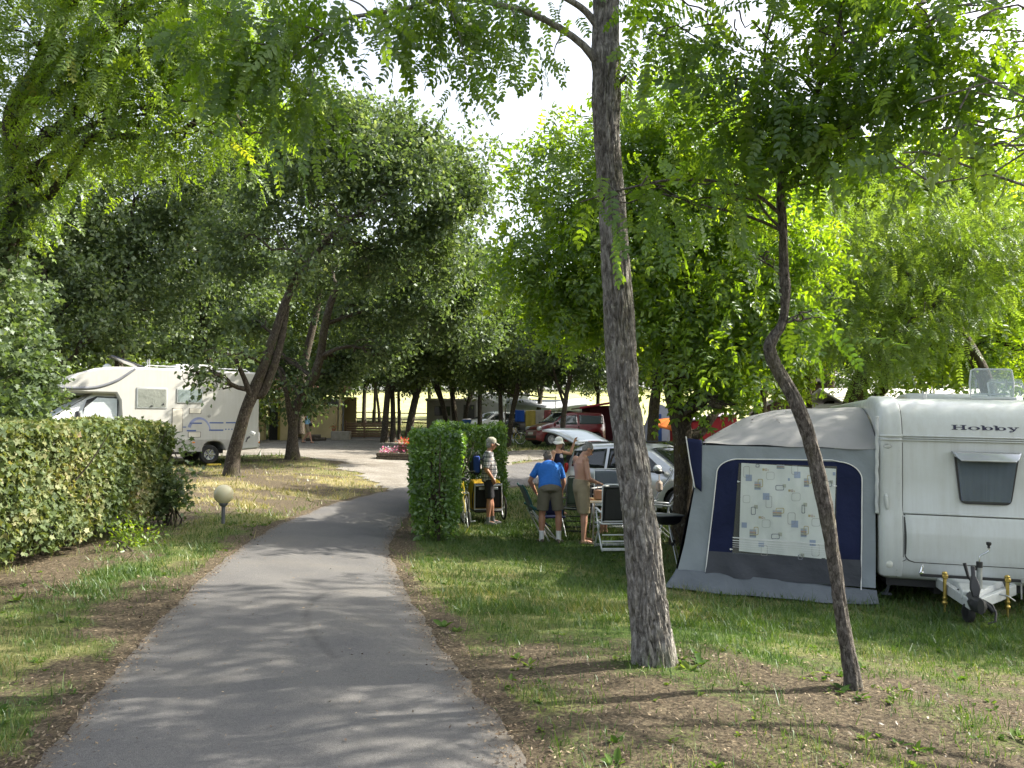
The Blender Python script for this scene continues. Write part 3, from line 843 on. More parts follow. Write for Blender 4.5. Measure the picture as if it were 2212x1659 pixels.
def make_tree(name, label, trunk, blobs, leaf, n, per, size, material, barkm=None, group=None, branches=(), L=.35, spread=.1,
              droop=.2, upn=.9, ntr=14, rings=40, ridge=0, rough=.06, subs=5, seed=1, shell=.5, thr=-.25, wl=1.0, world=False,
              loose=0, loose_key=None, autolimb=True, autosel=None, extra=None, flare=.25, limbr=.05, cat='tree', szv=.25):
    rs = np.random.default_rng(seed); barkm = barkm or BARK_DARK
    tp = trunk if world else path_px(trunk)
    base = Vector(tp[0][:3]); base.z = z1(base.x, base.y)
    root = empty(name, base, label=label, cat=cat, group=group)
    def put(nm, me, kind=None, parent=root):
        me.transform(Matrix.Translation(-base)); o = link(nm, me, parent)
        if kind: o['kind'] = kind
        return o
    t0 = [(tp[0][0], tp[0][1], tp[0][2] - .15, tp[0][3])] + list(tp)
    put('trunk', trunkmesh('trunk', t0, barkm, ntr, rings, rough, ridge, seed, flare))
    tpa = np.array(tp)
    for b in branches:
        bp = b if world else path_px(b)
        put('branch', merge_tubes('branch', [bp], barkm, 9, 24))
    B = blobs if world else [b if len(b) == 2 else blob_px(b) for b in blobs]
    if autolimb and B:
        tw = []
        for c, r in B:
            if autosel and not autosel(c): continue
            c = np.array(c); cand = tpa[max(1, len(tpa) // 3):]
            dd = np.linalg.norm(cand[:, :3] - c, axis=1) + 2.0 * (cand[:, 2] > c[2]) * (cand[:, 2] - c[2])
            k = cand[np.argmin(dd)]
            r0 = min(k[3] * .6, limbr * 1.4)
            main = limb_path(k[:3], c, r0, r0 * .4, rs)
            tw.append(main)
            for _ in range(subs):
                s = main[rs.integers(2, len(main))]
                e = c + unit(rs.normal(size=3)) * np.array(r) * rs.uniform(.55, .98)
                tw.append(limb_path(s[:3], e, s[3] * .5, .006, rs, .2))
        put('limbs' if False else 'twig', merge_tubes('twig', tw, barkm, 5, 9), 'stuff')
    P, d = crown_pts(B, n, rs, shell, thr, wl)
    Q, ld, nm, sz, tone = leaves_on_twigs(P, d, per, L, spread, size, rs, droop, upn, szv)
    if loose:
        key = loose_key(Q) if loose_key else np.linalg.norm(Q - np.array([0, 0, EYE]), axis=1)
        o = np.argsort(key); pick, rest = o[:loose], o[loose:]
        place_leaves(leaf, Q[pick], ld[pick], nm[pick], sz[pick], material, root, base)
        Q, ld, nm, sz, tone = Q[rest], ld[rest], nm[rest], sz[rest], tone[rest]
    put('crown', leafmesh('crown', leaf, Q, ld, nm, sz, tone, material), 'stuff')
    if extra:  # out of view foliage, added to shade the ground
        P, d = crown_pts(extra[0], extra[1], rs, shell, thr, wl)
        put('upper_shade_crown', leafmesh('upper_shade_crown', leaf, *leaves_on_twigs(P, d, per, L, spread, size * 1.1, rs, droop, upn, szv), material), 'stuff')
        tw = [limb_path(tpa[-4][:3], c, .04, .012, rs) for c, r in extra[0]]
        put('upper_shade_limb', merge_tubes('upper_shade_limb', tw, barkm, 5, 9), 'stuff')
    return root

def inframe(Q, m=40):
    """sort key: distance for points inside the view, far away otherwise"""
    x, y, z = Q[:, 0], Q[:, 1], Q[:, 2] - EYE
    f = y * _cp + z * _sp; v = z * _cp - y * _sp
    px, py = 1106 + FPX * x / np.maximum(f, .1), 829.5 - FPX * v / np.maximum(f, .1)
    ok = (f > .5) & (px > -m) & (px < 2212 + m) & (py > -m) & (py < 1659)
    return np.where(ok, np.hypot(np.hypot(x, y), z), 1e6)

# --- the tall robinia on the verge; its unseen upper crown is extended to shade the road
TWIGS1 = [[(a, b, d, w) for (a, b, d), w in zip(t, (4.5, 4, 3, 1.5))] for t in (
    [(750, 40, 5.75), (712, 95, 5.7), (682, 140, 5.65), (668, 195, 5.6)], [(880, 18, 5.9), (850, 50, 5.85), (820, 70, 5.8), (780, 95, 5.8)], [(640, 116, 5.65), (590, 100, 5.6), (530, 90, 5.6), (470, 82, 5.6)],
    [(700, 70, 5.7), (650, 55, 5.7), (580, 45, 5.65), (490, 25, 5.6)], [(960, -3, 5.95), (985, 50, 5.85), (1000, 110, 5.8), (1008, 170, 5.7)], [(1106, 17, 6.05), (1116, 50, 6.0), (1112, 85, 6.0), (1108, 125, 6.0)], [(800, 31, 5.8), (770, 5, 5.8), (700, -15, 5.7), (600, -30, 5.6)], [(1215, 64, 6.15), (1208, 85, 6.1), (1200, 100, 6.1), (1196, 120, 6.05)])]
SHADE1 = [((2.2, 8.0, 9.6), (1.8, 1.6, 1.2)), ((4.6, 8.8, 9.8), (2.0, 1.8, 1.3)), ((6.8, 10.0, 9.6), (2.0, 1.8, 1.2)), ((3.2, 5.6, 8.8), (1.8, 1.6, 1.2)), ((5.6, 7.0, 9.0), (1.8, 1.5, 1.2)), ((1.6, 5.0, 8.6), (1.5, 1.5, 1.0))]  # unseen leaf masses placed to throw shade on the road

_big = [(1413, 1424, 6.0, 82.0), (1404, 1330, 6.0, 77.2), (1396, 1266, 6.0, 75.2), (1377, 1091, 6.03, 69.3), (1360, 960, 6.06, 67.4), (1345, 830, 6.1, 64.5), (1337, 680, 6.12, 63.5), (1328, 550, 6.15, 57.6),
        (1318, 400, 6.2, 53.8), (1310, 290, 6.2, 53.8), (1307, 180, 6.25, 54.7), (1309, 0, 6.3, 55.7), (1312, -250, 6.4, 53.8), (1300, -600, 6.6, 46.8), (1310, -1100, 6.9, 35.2), (1350, -1700, 7.2, 21.5)]
make_tree("robinia_tree", "tall grey robinia with deeply furrowed bark on the right verge of the path", _big,
          [(600, 90, 5.7, 150, 60, .5), (480, 60, 5.6, 60, 60, .4), (760, 30, 5.8, 160, 60, .5), (640, 170, 5.6, 60, 60, .4), (930, -25, 6.0, 130, 30, .4), (1120, -5, 6.2, 60, 22, .3), (1010, 175, 5.7, 28, 25, .15), (1110, 120, 6.0, 60, 35, .3),
           (980, 90, 5.9, 25, 30, .2), (1200, 100, 6.1, 25, 25, .2), (1420, 20, 5.9, 60, 60, .4)],
          FRONDS, 230, 3, .27, ROBINIA_D, BARK_GREY, ntr=170, rings=560, ridge=.022, rough=.05, seed=3, L=.3, spread=.05, droop=.75, upn=.6,
          branches=TWIGS1 + [[(1290, 135, 6.24, 22), (1262, 100, 6.2, 17), (1215, 64, 6.15, 15), (1160, 35, 6.1, 14), (1106, 17, 6.05, 13), (1040, 3, 6.0, 12), (960, -3, 5.95, 11), (880, 18, 5.9, 10), (800, 31, 5.8, 9), (748, 40, 5.75, 8), (700, 70, 5.7, 6), (640, 116, 5.65, 5), (598, 148, 5.6, 3)],
                    [(1295, 62, 6.25, 19), (1262, 22, 6.2, 15), (1215, -8, 6.1, 13), (1120, -60, 5.9, 10)],
                    [(1330, 185, 6.25, 12), (1345, 172, 6.15, 11), (1352, 165, 6.1, 8)]],
          loose=230, loose_key=inframe, flare=.26, thr=-.6, limbr=.013, subs=3, autolimb=False, extra=([blob_px(b) for b in [(1300, -700, 6.5, 500, 250, 1.9), (1500, -1100, 7, 600, 350, 2.2), (1700, -700, 7.5, 300, 200, 1.5)]] + SHADE1, 2500))

# --- the thin crooked robinia
_thin = [(1843, 1482, 5.5, 37), (1836, 1430, 5.5, 31), (1822, 1350, 5.5, 27), (1803, 1220, 5.5, 26), (1785, 1110, 5.5, 27), (1764, 1010, 5.5, 29), (1742, 930, 5.5, 28), (1714, 860, 5.5, 29), (1686, 810, 5.5, 28), (1667, 775, 5.5, 27), (1662, 748, 5.49, 25), (1671, 726, 5.48, 22), (1686, 706, 5.47, 19),
         (1695, 670, 5.46, 17), (1694, 600, 5.46, 16), (1692, 500, 5.45, 15), (1687, 400, 5.45, 14), (1708, 340, 5.42, 13), (1731, 285, 5.4, 12), (1761, 205, 5.35, 11), (1796, 130, 5.3, 10), (1821, 15, 5.25, 8), (1850, -120, 5.2, 7), (1900, -300, 5.1, 4)]
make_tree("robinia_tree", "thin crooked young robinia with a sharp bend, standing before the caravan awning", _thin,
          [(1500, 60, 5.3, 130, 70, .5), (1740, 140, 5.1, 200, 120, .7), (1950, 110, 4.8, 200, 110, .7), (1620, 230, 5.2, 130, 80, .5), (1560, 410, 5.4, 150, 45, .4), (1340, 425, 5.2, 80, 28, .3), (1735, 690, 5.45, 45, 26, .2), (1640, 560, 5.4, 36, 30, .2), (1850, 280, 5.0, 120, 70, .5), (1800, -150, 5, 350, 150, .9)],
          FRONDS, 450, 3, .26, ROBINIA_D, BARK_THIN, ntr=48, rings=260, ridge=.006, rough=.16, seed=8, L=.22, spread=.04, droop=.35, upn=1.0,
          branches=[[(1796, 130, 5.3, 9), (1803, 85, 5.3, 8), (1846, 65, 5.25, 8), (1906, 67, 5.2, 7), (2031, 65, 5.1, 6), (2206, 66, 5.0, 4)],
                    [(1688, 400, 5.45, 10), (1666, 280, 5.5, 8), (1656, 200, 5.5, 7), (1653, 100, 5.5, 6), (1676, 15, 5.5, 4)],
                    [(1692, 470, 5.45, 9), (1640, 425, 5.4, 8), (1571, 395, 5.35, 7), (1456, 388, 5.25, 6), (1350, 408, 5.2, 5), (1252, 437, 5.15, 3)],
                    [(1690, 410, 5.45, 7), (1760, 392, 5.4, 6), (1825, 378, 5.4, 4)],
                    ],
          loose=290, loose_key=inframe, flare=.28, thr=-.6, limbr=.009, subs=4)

# --- robinia leaning in from the right, its crown hanging into the top right corner
_z = z1(5.2, 4.6)
make_tree("robinia_tree", "robinia whose dark leaf sprays hang into the upper right corner", [(5.4, 4.6, _z, .15), (5.2, 4.7, 2.2, .12), (5.3, 4.9, 4.0, .11), (5.0, 4.8, 6.0, .09), (4.9, 5.0, 8.0, .06)],
          [(tuple(at(2110, 200, 4.4)), (.42, .5, .42)), (tuple(at(2030, 300, 4.5)), (.25, .3, .22)), (tuple(at(1950, 330, 4.6)), (.16, .2, .18)), (tuple(at(2190, 90, 4.5)), (.5, .5, .4)), (tuple(at(2000, 60, 4.6)), (.5, .5, .25)),
           ((5.2, 5.0, 7.0), (2.4, 2.2, 1.6)), ((6.8, 6.5, 8.0), (2.2, 2.2, 1.6)), ((7.6, 4.2, 7.0), (2.0, 2.0, 1.6))],
          FRONDS, 720, 3, .27, ROBINIA_D, BARK_GREY, seed=21, L=.3, spread=.05, droop=.55, upn=.7, world=True, thr=-.5, limbr=.011, subs=3,
          extra=([((8.4, 9.4, 8.2), (2.0, 1.8, 1.2)), ((9.6, 10.8, 9.2), (2.0, 1.8, 1.2)), ((7.2, 8.4, 7.6), (1.5, 1.2, 1.0)), ((6.4, 7.2, 6.9), (1.2, 1.0, .8))], 800))  # unseen boughs added so the near road lies in shade

# --- robinia at the upper left
make_tree("robinia_tree", "bright feathery robinia with an ivy covered trunk at the left edge of the view", [tuple(list(at(-330, 1050, 11)) + [.2]), tuple(list(at(-150, 830, 11)) + [.18]), tuple(list(at(-20, 610, 10.8)) + [.16]), tuple(list(at(42, 430, 10.6)) + [.15]), tuple(list(at(30, 260, 10.4)) + [.13]), tuple(list(at(95, 140, 10.2)) + [.12]), tuple(list(at(128, 30, 10)) + [.10]), tuple(list(at(150, -150, 10)) + [.06])],
          [blob_px(b) for b in [(90, 90, 9.8, 190, 130, 1.3), (300, 110, 9.4, 200, 130, 1.2), (420, 220, 9.0, 170, 70, .9), (540, 290, 8.8, 80, 45, .4), (90, 280, 10, 150, 70, 1.0), (250, 290, 9.3, 140, 60, .7), (420, 40, 9.4, 120, 90, .8), (200, -200, 9.8, 400, 150, 1.8), (40, 420, 10.4, 60, 60, .6), (490, 130, 9.2, 90, 90, .7), (520, 30, 9.4, 70, 40, .6), (470, -60, 9.6, 140, 80, 1.0)]],
          FRONDS_FAR, 2300, 3, .27, ROBINIA, BARK_DARK, seed=5, L=.4, spread=.08, droop=.5, upn=.9, world=True, thr=-.35, wl=.6, limbr=.045, subs=5, ntr=24, rough=.1,
          branches=[[tuple(list(at(60, 330, 10.4)) + [.09]), tuple(list(at(180, 230, 10)) + [.07]), tuple(list(at(235, 140, 9.8)) + [.06]), tuple(list(at(255, 60, 9.6)) + [.04])]])
_P = []
for _y in np.linspace(390, 900, 520):
    _x = np.interp(_y, [390, 430, 610, 830, 1050], [45, 42, -20, -150, -330]); _P.append(np.array(at(_x + rng.normal(0, 32), _y, 10.6 + rng.normal(0, .2))))
_P = np.array(_P); _iv = leaves_on_twigs(_P, unit(rng.normal(size=_P.shape) * [1, 1, .3]), 6, .2, .06, .085, np.random.default_rng(4), .3, .3)
tag(link("ivy", leafmesh("ivy", MAPLE, *_iv, OAK)), 'dark ivy climbing the leaning trunk at the left edge', 'ivy')

# --- the two leaning oaks beside the motorhome
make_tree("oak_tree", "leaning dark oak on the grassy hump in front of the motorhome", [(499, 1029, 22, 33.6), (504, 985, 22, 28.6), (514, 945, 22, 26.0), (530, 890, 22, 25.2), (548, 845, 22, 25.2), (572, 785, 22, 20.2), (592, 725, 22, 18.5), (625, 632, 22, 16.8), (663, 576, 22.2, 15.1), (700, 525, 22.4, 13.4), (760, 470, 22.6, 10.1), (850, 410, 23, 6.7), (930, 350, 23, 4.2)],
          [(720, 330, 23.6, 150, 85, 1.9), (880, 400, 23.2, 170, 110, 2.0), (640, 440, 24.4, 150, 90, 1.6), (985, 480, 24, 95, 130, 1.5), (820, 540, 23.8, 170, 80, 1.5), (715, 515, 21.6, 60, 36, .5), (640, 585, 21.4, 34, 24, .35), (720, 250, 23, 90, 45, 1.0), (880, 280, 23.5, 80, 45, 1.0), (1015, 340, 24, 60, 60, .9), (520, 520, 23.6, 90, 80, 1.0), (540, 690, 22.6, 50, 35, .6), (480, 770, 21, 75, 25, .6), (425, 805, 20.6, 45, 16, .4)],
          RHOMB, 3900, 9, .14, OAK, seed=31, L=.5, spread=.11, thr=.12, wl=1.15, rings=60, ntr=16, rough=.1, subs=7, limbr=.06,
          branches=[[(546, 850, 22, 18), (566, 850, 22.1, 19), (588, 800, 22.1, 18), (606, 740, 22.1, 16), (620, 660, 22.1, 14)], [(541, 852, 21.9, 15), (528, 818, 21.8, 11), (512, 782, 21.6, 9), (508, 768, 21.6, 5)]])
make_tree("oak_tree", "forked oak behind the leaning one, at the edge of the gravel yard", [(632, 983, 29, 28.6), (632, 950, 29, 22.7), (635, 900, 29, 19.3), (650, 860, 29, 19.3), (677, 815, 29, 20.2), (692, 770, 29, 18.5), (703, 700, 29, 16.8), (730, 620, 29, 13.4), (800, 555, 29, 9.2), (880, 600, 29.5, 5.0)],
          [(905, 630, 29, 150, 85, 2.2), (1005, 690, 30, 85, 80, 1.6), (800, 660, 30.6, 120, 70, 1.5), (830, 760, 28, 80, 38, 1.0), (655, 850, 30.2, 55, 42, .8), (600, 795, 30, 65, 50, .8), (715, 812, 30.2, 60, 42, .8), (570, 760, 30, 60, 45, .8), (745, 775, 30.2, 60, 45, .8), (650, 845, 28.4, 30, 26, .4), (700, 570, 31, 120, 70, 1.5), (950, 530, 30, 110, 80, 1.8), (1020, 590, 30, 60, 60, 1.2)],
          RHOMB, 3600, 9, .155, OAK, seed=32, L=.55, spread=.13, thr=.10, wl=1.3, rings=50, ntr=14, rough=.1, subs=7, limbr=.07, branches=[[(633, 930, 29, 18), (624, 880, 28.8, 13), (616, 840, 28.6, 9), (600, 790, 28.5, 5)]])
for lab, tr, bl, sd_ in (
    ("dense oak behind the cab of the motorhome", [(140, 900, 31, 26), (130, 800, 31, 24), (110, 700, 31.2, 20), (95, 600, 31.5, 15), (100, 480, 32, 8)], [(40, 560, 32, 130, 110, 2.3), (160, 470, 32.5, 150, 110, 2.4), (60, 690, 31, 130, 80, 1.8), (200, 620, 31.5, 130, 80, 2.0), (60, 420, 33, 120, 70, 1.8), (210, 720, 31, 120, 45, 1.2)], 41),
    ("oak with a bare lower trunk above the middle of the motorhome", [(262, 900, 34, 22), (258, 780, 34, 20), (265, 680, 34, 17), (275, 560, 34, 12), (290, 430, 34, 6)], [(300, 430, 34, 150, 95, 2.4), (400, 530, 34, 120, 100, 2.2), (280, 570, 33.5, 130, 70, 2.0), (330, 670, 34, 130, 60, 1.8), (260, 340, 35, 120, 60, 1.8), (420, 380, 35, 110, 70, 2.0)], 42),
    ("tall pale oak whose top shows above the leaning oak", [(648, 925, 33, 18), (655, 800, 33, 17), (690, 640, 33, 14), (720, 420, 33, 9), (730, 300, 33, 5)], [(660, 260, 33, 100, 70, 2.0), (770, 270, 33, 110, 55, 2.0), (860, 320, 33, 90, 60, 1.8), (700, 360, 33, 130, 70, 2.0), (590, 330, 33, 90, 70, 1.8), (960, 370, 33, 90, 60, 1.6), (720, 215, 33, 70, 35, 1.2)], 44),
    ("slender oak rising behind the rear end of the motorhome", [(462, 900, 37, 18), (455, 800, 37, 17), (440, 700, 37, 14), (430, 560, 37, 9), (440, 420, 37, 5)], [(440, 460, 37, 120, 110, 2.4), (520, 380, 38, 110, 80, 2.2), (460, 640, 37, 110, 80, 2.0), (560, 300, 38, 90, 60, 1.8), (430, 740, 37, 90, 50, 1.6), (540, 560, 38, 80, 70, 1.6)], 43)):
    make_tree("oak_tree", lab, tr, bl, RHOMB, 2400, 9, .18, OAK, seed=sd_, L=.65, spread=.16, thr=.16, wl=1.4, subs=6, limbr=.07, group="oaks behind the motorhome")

# --- broad leaved tree in front of the silver car
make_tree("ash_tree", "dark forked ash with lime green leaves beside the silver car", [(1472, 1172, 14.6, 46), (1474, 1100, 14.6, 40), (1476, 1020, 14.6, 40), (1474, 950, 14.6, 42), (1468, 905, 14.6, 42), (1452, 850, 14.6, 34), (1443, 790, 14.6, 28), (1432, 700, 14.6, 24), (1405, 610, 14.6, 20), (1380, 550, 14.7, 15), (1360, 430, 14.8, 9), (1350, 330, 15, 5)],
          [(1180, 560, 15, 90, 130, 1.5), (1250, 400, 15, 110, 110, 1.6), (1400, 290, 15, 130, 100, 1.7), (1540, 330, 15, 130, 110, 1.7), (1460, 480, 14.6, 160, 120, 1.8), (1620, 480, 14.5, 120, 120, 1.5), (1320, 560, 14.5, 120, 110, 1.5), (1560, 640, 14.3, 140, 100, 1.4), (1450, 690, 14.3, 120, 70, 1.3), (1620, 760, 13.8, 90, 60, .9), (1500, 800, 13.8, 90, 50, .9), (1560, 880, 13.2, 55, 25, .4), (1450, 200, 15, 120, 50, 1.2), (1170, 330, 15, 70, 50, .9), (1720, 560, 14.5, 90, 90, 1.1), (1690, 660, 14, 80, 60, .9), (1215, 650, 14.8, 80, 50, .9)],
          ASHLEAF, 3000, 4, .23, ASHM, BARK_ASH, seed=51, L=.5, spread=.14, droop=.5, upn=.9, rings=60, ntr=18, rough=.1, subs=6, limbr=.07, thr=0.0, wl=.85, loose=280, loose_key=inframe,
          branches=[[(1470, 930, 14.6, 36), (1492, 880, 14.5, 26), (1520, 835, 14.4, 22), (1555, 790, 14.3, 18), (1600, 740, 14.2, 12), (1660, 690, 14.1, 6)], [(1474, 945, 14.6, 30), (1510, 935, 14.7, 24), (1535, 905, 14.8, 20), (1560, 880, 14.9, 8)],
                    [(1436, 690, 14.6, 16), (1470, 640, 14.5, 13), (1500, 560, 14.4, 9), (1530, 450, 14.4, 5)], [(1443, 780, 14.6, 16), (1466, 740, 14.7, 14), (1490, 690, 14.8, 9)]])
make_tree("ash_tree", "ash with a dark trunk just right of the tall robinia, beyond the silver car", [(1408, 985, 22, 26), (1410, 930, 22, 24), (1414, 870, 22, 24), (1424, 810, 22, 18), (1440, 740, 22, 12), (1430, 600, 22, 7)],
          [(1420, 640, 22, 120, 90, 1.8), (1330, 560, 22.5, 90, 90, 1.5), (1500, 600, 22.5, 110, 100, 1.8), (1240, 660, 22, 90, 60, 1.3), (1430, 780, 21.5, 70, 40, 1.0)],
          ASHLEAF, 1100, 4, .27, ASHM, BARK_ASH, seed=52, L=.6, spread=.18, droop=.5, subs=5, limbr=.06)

# --- trees behind the caravan
make_tree("robinia_tree", "pale yellow green robinia with feathery sprays behind the caravan roof", [(2150, 900, 20, 34), (2120, 800, 20, 30), (2060, 700, 20, 24), (1990, 620, 19.6, 18), (1900, 560, 19, 12), (1820, 560, 18.6, 7), (1760, 600, 18.4, 4)],
          [(1850, 480, 18, 120, 75, 1.5), (1990, 480, 18.5, 130, 80, 1.6), (2120, 560, 19, 120, 70, 1.5), (1880, 600, 18, 120, 45, 1.3), (1960, 700, 18, 120, 45, 1.1), (1800, 700, 17.6, 100, 40, .9), (1900, 780, 17.6, 80, 30, .8), (2050, 640, 18.5, 100, 50, 1.2), (2180, 480, 19.5, 100, 70, 1.5), (1760, 640, 17.5, 70, 50, .8)],
          FRONDS_FAR, 1900, 3, .33, LIME, BARK_DARK, seed=61, L=.6, spread=.1, droop=.45, upn=1.3, subs=6, limbr=.035, wl=.8, thr=-.2)
make_tree("ash_tree", "broad dark limbed ash leaning right behind the caravan and its awning", [(1838, 905, 24, 46), (1850, 850, 24, 40), (1870, 790, 24, 30), (1905, 730, 24, 24), (1950, 660, 24, 18), (2000, 560, 24, 12), (2030, 430, 24, 6)],
          [(1850, 420, 25, 120, 80, 2.0), (1980, 370, 25, 130, 70, 2.0), (2120, 400, 25, 130, 90, 2.2), (2080, 650, 24, 120, 80, 1.8), (2180, 600, 24, 100, 100, 2.0), (1940, 560, 24.5, 130, 100, 2.0), (1800, 560, 24.5, 90, 80, 1.6), (2090, 760, 23, 110, 40, 1.2), (2200, 760, 22.5, 80, 60, 1.2), (1960, 770, 23, 80, 35, 1.0)],
          ASHLEAF, 2600, 4, .30, ASHM, BARK_ASH, seed=62, L=.7, spread=.2, droop=.4, subs=6, limbr=.09, branches=[[(1850, 880, 24, 26), (1900, 850, 24, 22), (1925, 800, 24, 18), (1950, 740, 23.8, 12), (2010, 700, 23.5, 6)]])
for lab, px, py, d, w, lean, top in (("stout grey trunk with sunlit leaves just left of the crooked robinia, behind the awning", 1641, 925, 21, 26, 4, 420), ("tree with a thin straight trunk right of the crooked robinia, behind the awning roof", 1745, 900, 26, 17, -6, 480), ("tree with a mossy trunk behind the awning, near the cabin gable", 1790, 905, 28, 20, 10, 440)):
    make_tree("ash_tree", lab, [(px, py, d, w * 1.1), (px + lean * .3, py - 80, d, w), (px + lean, py - 170, d, w * .8), (px + lean * 2, top + 60, d, w * .5), (px + lean * 2, top, d, w * .3)],
              [(px, top + 20, d, 90, 70, 1.7), (px - 60, top + 120, d, 80, 60, 1.5), (px + 60, top + 110, d, 80, 70, 1.5), (px + 10, top + 220, d - .5, 100, 60, 1.5), (px - 40, top + 320, d - 1, 70, 40, 1.0)],
              ASHLEAF, 900, 4, .30, ASHM, BARK_ASH, seed=int(px), L=.6, spread=.2, droop=.4, subs=4, limbr=.06, group="trees behind the awning")

# --- unseen tree right of the caravan, added for its shade
make_tree("ash_tree", "ash beyond the right edge whose boughs reach over the caravan", [(12.6, 13.5, z1(12.6, 13.5), .22), (12.4, 13.4, 3.0, .2), (12.2, 13.4, 6, .14), (12, 13.2, 9, .07)],
          [((11.8, 13, 8.0), (2.6, 2.4, 1.5)), ((14.2, 14.5, 7.4), (2.6, 2.4, 1.7)), ((12.4, 11.0, 6.6), (2.4, 1.8, 1.3)), ((14.8, 11.8, 6.0), (2.2, 2.2, 1.6)), ((12.0, 15.6, 7.4), (2.2, 1.8, 1.5)), ((16.5, 13.5, 5.0), (2, 2, 1.6))],
          ASHLEAF, 1500, 4, .30, ASHM, BARK_ASH, seed=71, L=.7, spread=.2, droop=.4, world=True, subs=4, limbr=.09)

# --- woodland prototypes, copied tree by tree
def proto(seed, h, spreadr, material, lean=0.0, fork=False):
    rs = np.random.default_rng(seed)
    tr = [(0, 0, 0, .19), (lean * .1, 0, h * .12, .165), (lean * .35, .05, h * .28, .15), (lean * .7, 0, h * .45, .12), (lean, 0, h * .7, .07), (lean * 1.1, .1, h * .92, .03)]
    bl = []
    for i in range(13):
        a = i * 2.4 + rs.uniform(0, .6); zz = h * rs.uniform(.34, .95); rr = spreadr * (1 - abs(zz / h - .6) * 1.2) * rs.uniform(.45, .9)
        q = rs.uniform(.8, 1.35) * spreadr * .36
        bl.append(((lean * zz / h + rr * math.cos(a), rr * math.sin(a), zz), (q, q, q * .62)))
    br = [[(lean * .3, 0, h * .22, .10), (lean * .3 + .5, .1, h * .34, .085), (lean * .3 + 1.0, .2, h * .5, .06), (lean * .3 + 1.4, .2, h * .66, .025)]] if fork else []
    return tr, bl, br
PROTO = []
_oz = zt
def make_proto(seed, h, sp, m, lean, fork, n=1500, size=.21):
    tr, bl, br = proto(seed, h, sp, m, lean, fork)
    r = make_tree("woodland_tree", "", tr, bl, RHOMB, n, 9, size, m, BARK_DARK, branches=br, seed=seed, L=.8, spread=.22, world=True, subs=4, limbr=.06, rings=24, ntr=10, rough=.1, thr=-.2, wl=1.3)
    r.location = (0, 0, 0)
    for c in kids(r):                      # meshes were shifted to the ground height at the origin; keep them rooted there
        pass
    return r
PROTO = [make_proto(101, 12, 3.4, WOOD, .6, False), make_proto(102, 11, 3.6, OAK, -1.2, True), make_proto(103, 13, 3.2, WOOD, .2, False), make_proto(104, 10.5, 3.3, WOOD, 1.8, True)]
_used = set()
def plant(px, py, d, pr, sc, rz, label, group, wide=1.0, zs=1.0):
    p = at(px, py, d); z = z1(p.x, p.y)
    src = PROTO[pr]
    o = src if pr not in _used else copy_tree(src)
    _used.add(pr)
    o.name = "woodland_tree"; o.location = (p.x, p.y, z - .05); o.rotation_euler = (0, 0, rz); o.scale = (sc * wide, sc * wide, sc * zs)
    tag(o, label, 'tree', group)
    return o
GW = "trees between the yard and the hay field"
for a in [
    (830, 945, 43, 0, .92, 0.3, "thick straight trunk left of the pair beside the slatted wooden screen", GW, 1.1),
    (849, 944, 43.4, 2, .80, 1.9, "straight trunk touching the thick one at the end of the slatted screen", GW, 1.0),
    (862, 940, 45, 2, .74, 2.6, "thin dark trunk, right one of the three beside the slatted screen", GW, .7),
    (882, 932, 44, 1, .95, 3.3, "thick forked trunk leaning right, just above the flower tub", GW, 1.25),
    (739, 935, 50, 0, .80, 4.4, "dark thin trunk at the corner of the wash block", GW, .8),
    (786, 910, 58, 2, .95, 5.2, "trunk standing alone against the bright field, left of the other field edge trunks", GW, .9),
    (808, 908, 59, 0, .85, 0.9, "thin trunk second from the left along the field fence", GW, .75),
    (820, 908, 60, 3, .85, 2.4, "thin trunk third from the left along the field fence", GW, .75),
    (968, 905, 50, 3, 1.0, 3.0, "dark trunk leaning left behind the hornbeam hedge", GW, 1.0),
    (985, 905, 51, 1, .95, 5.6, "double stemmed dark tree behind the middle of the hornbeam hedge", GW, 1.1),
    (1000, 905, 49, 3, .9, 0.2, "dark tree leaning right in front of the grey tent trailer", GW, .8),
    (1036, 900, 47, 0, .9, 1.2, "upright dark trunk in front of the tent trailer, left of the white car", GW, .85),
    (1083, 925, 42, 2, .76, 2.9, "dark trunk standing before the white car, left one of two", GW, .95),
    (1098, 922, 42, 3, .80, 5.3, "dark trunk forking before the white car, right one of two", GW, 1.0),
    (1212, 935, 39, 1, .82, 2.5, "lichen covered forked trunk in front of the red car", GW, .9),
    (1290, 920, 52, 0, .85, 0.7, "tree behind the red car and its dark awning", GW, .9),
    (1160, 905, 56, 1, .9, 4.0, "leafy tree behind the towels on the line", GW, 1.1),
    (700, 925, 62, 2, 1.0, 1.4, "tree rising behind the wash block roof", GW, 1.1),
    (610, 925, 58, 0, 1.05, 2.0, "tree behind the left part of the wash block", GW, 1.1),
    (930, 905, 62, 0, .8, 3.7, "tree on the field edge behind the forked trunk", GW, 1.0),
    (1090, 900, 66, 2, .85, 5.0, "tree on the field edge far behind the white car", GW, 1.1)]:
    plant(*a)
GL = "dark woodland at the left"
for i, (px, d, pr, sc, w) in enumerate([(-60, 42, 2, 1.15, "at the very left edge of the picture"), (90, 46, 3, 1.2, "above the motorhome's cab"), (230, 50, 0, 1.2, "above the motorhome's front window"), (360, 48, 1, 1.2, "above the motorhome's small rear window"),
                                (470, 52, 2, 1.1, "behind the leaning oak's trunk"), (560, 60, 3, 1.15, "between the motorhome and the wash block"), (-260, 36, 1, 1.1, "just beyond the left edge")]):
    plant(px, 900, d, pr, sc, i * 1.7, "dark woodland tree standing far back, " + w, GL, 1.2)
GR = "trees behind the far pitches at the right"
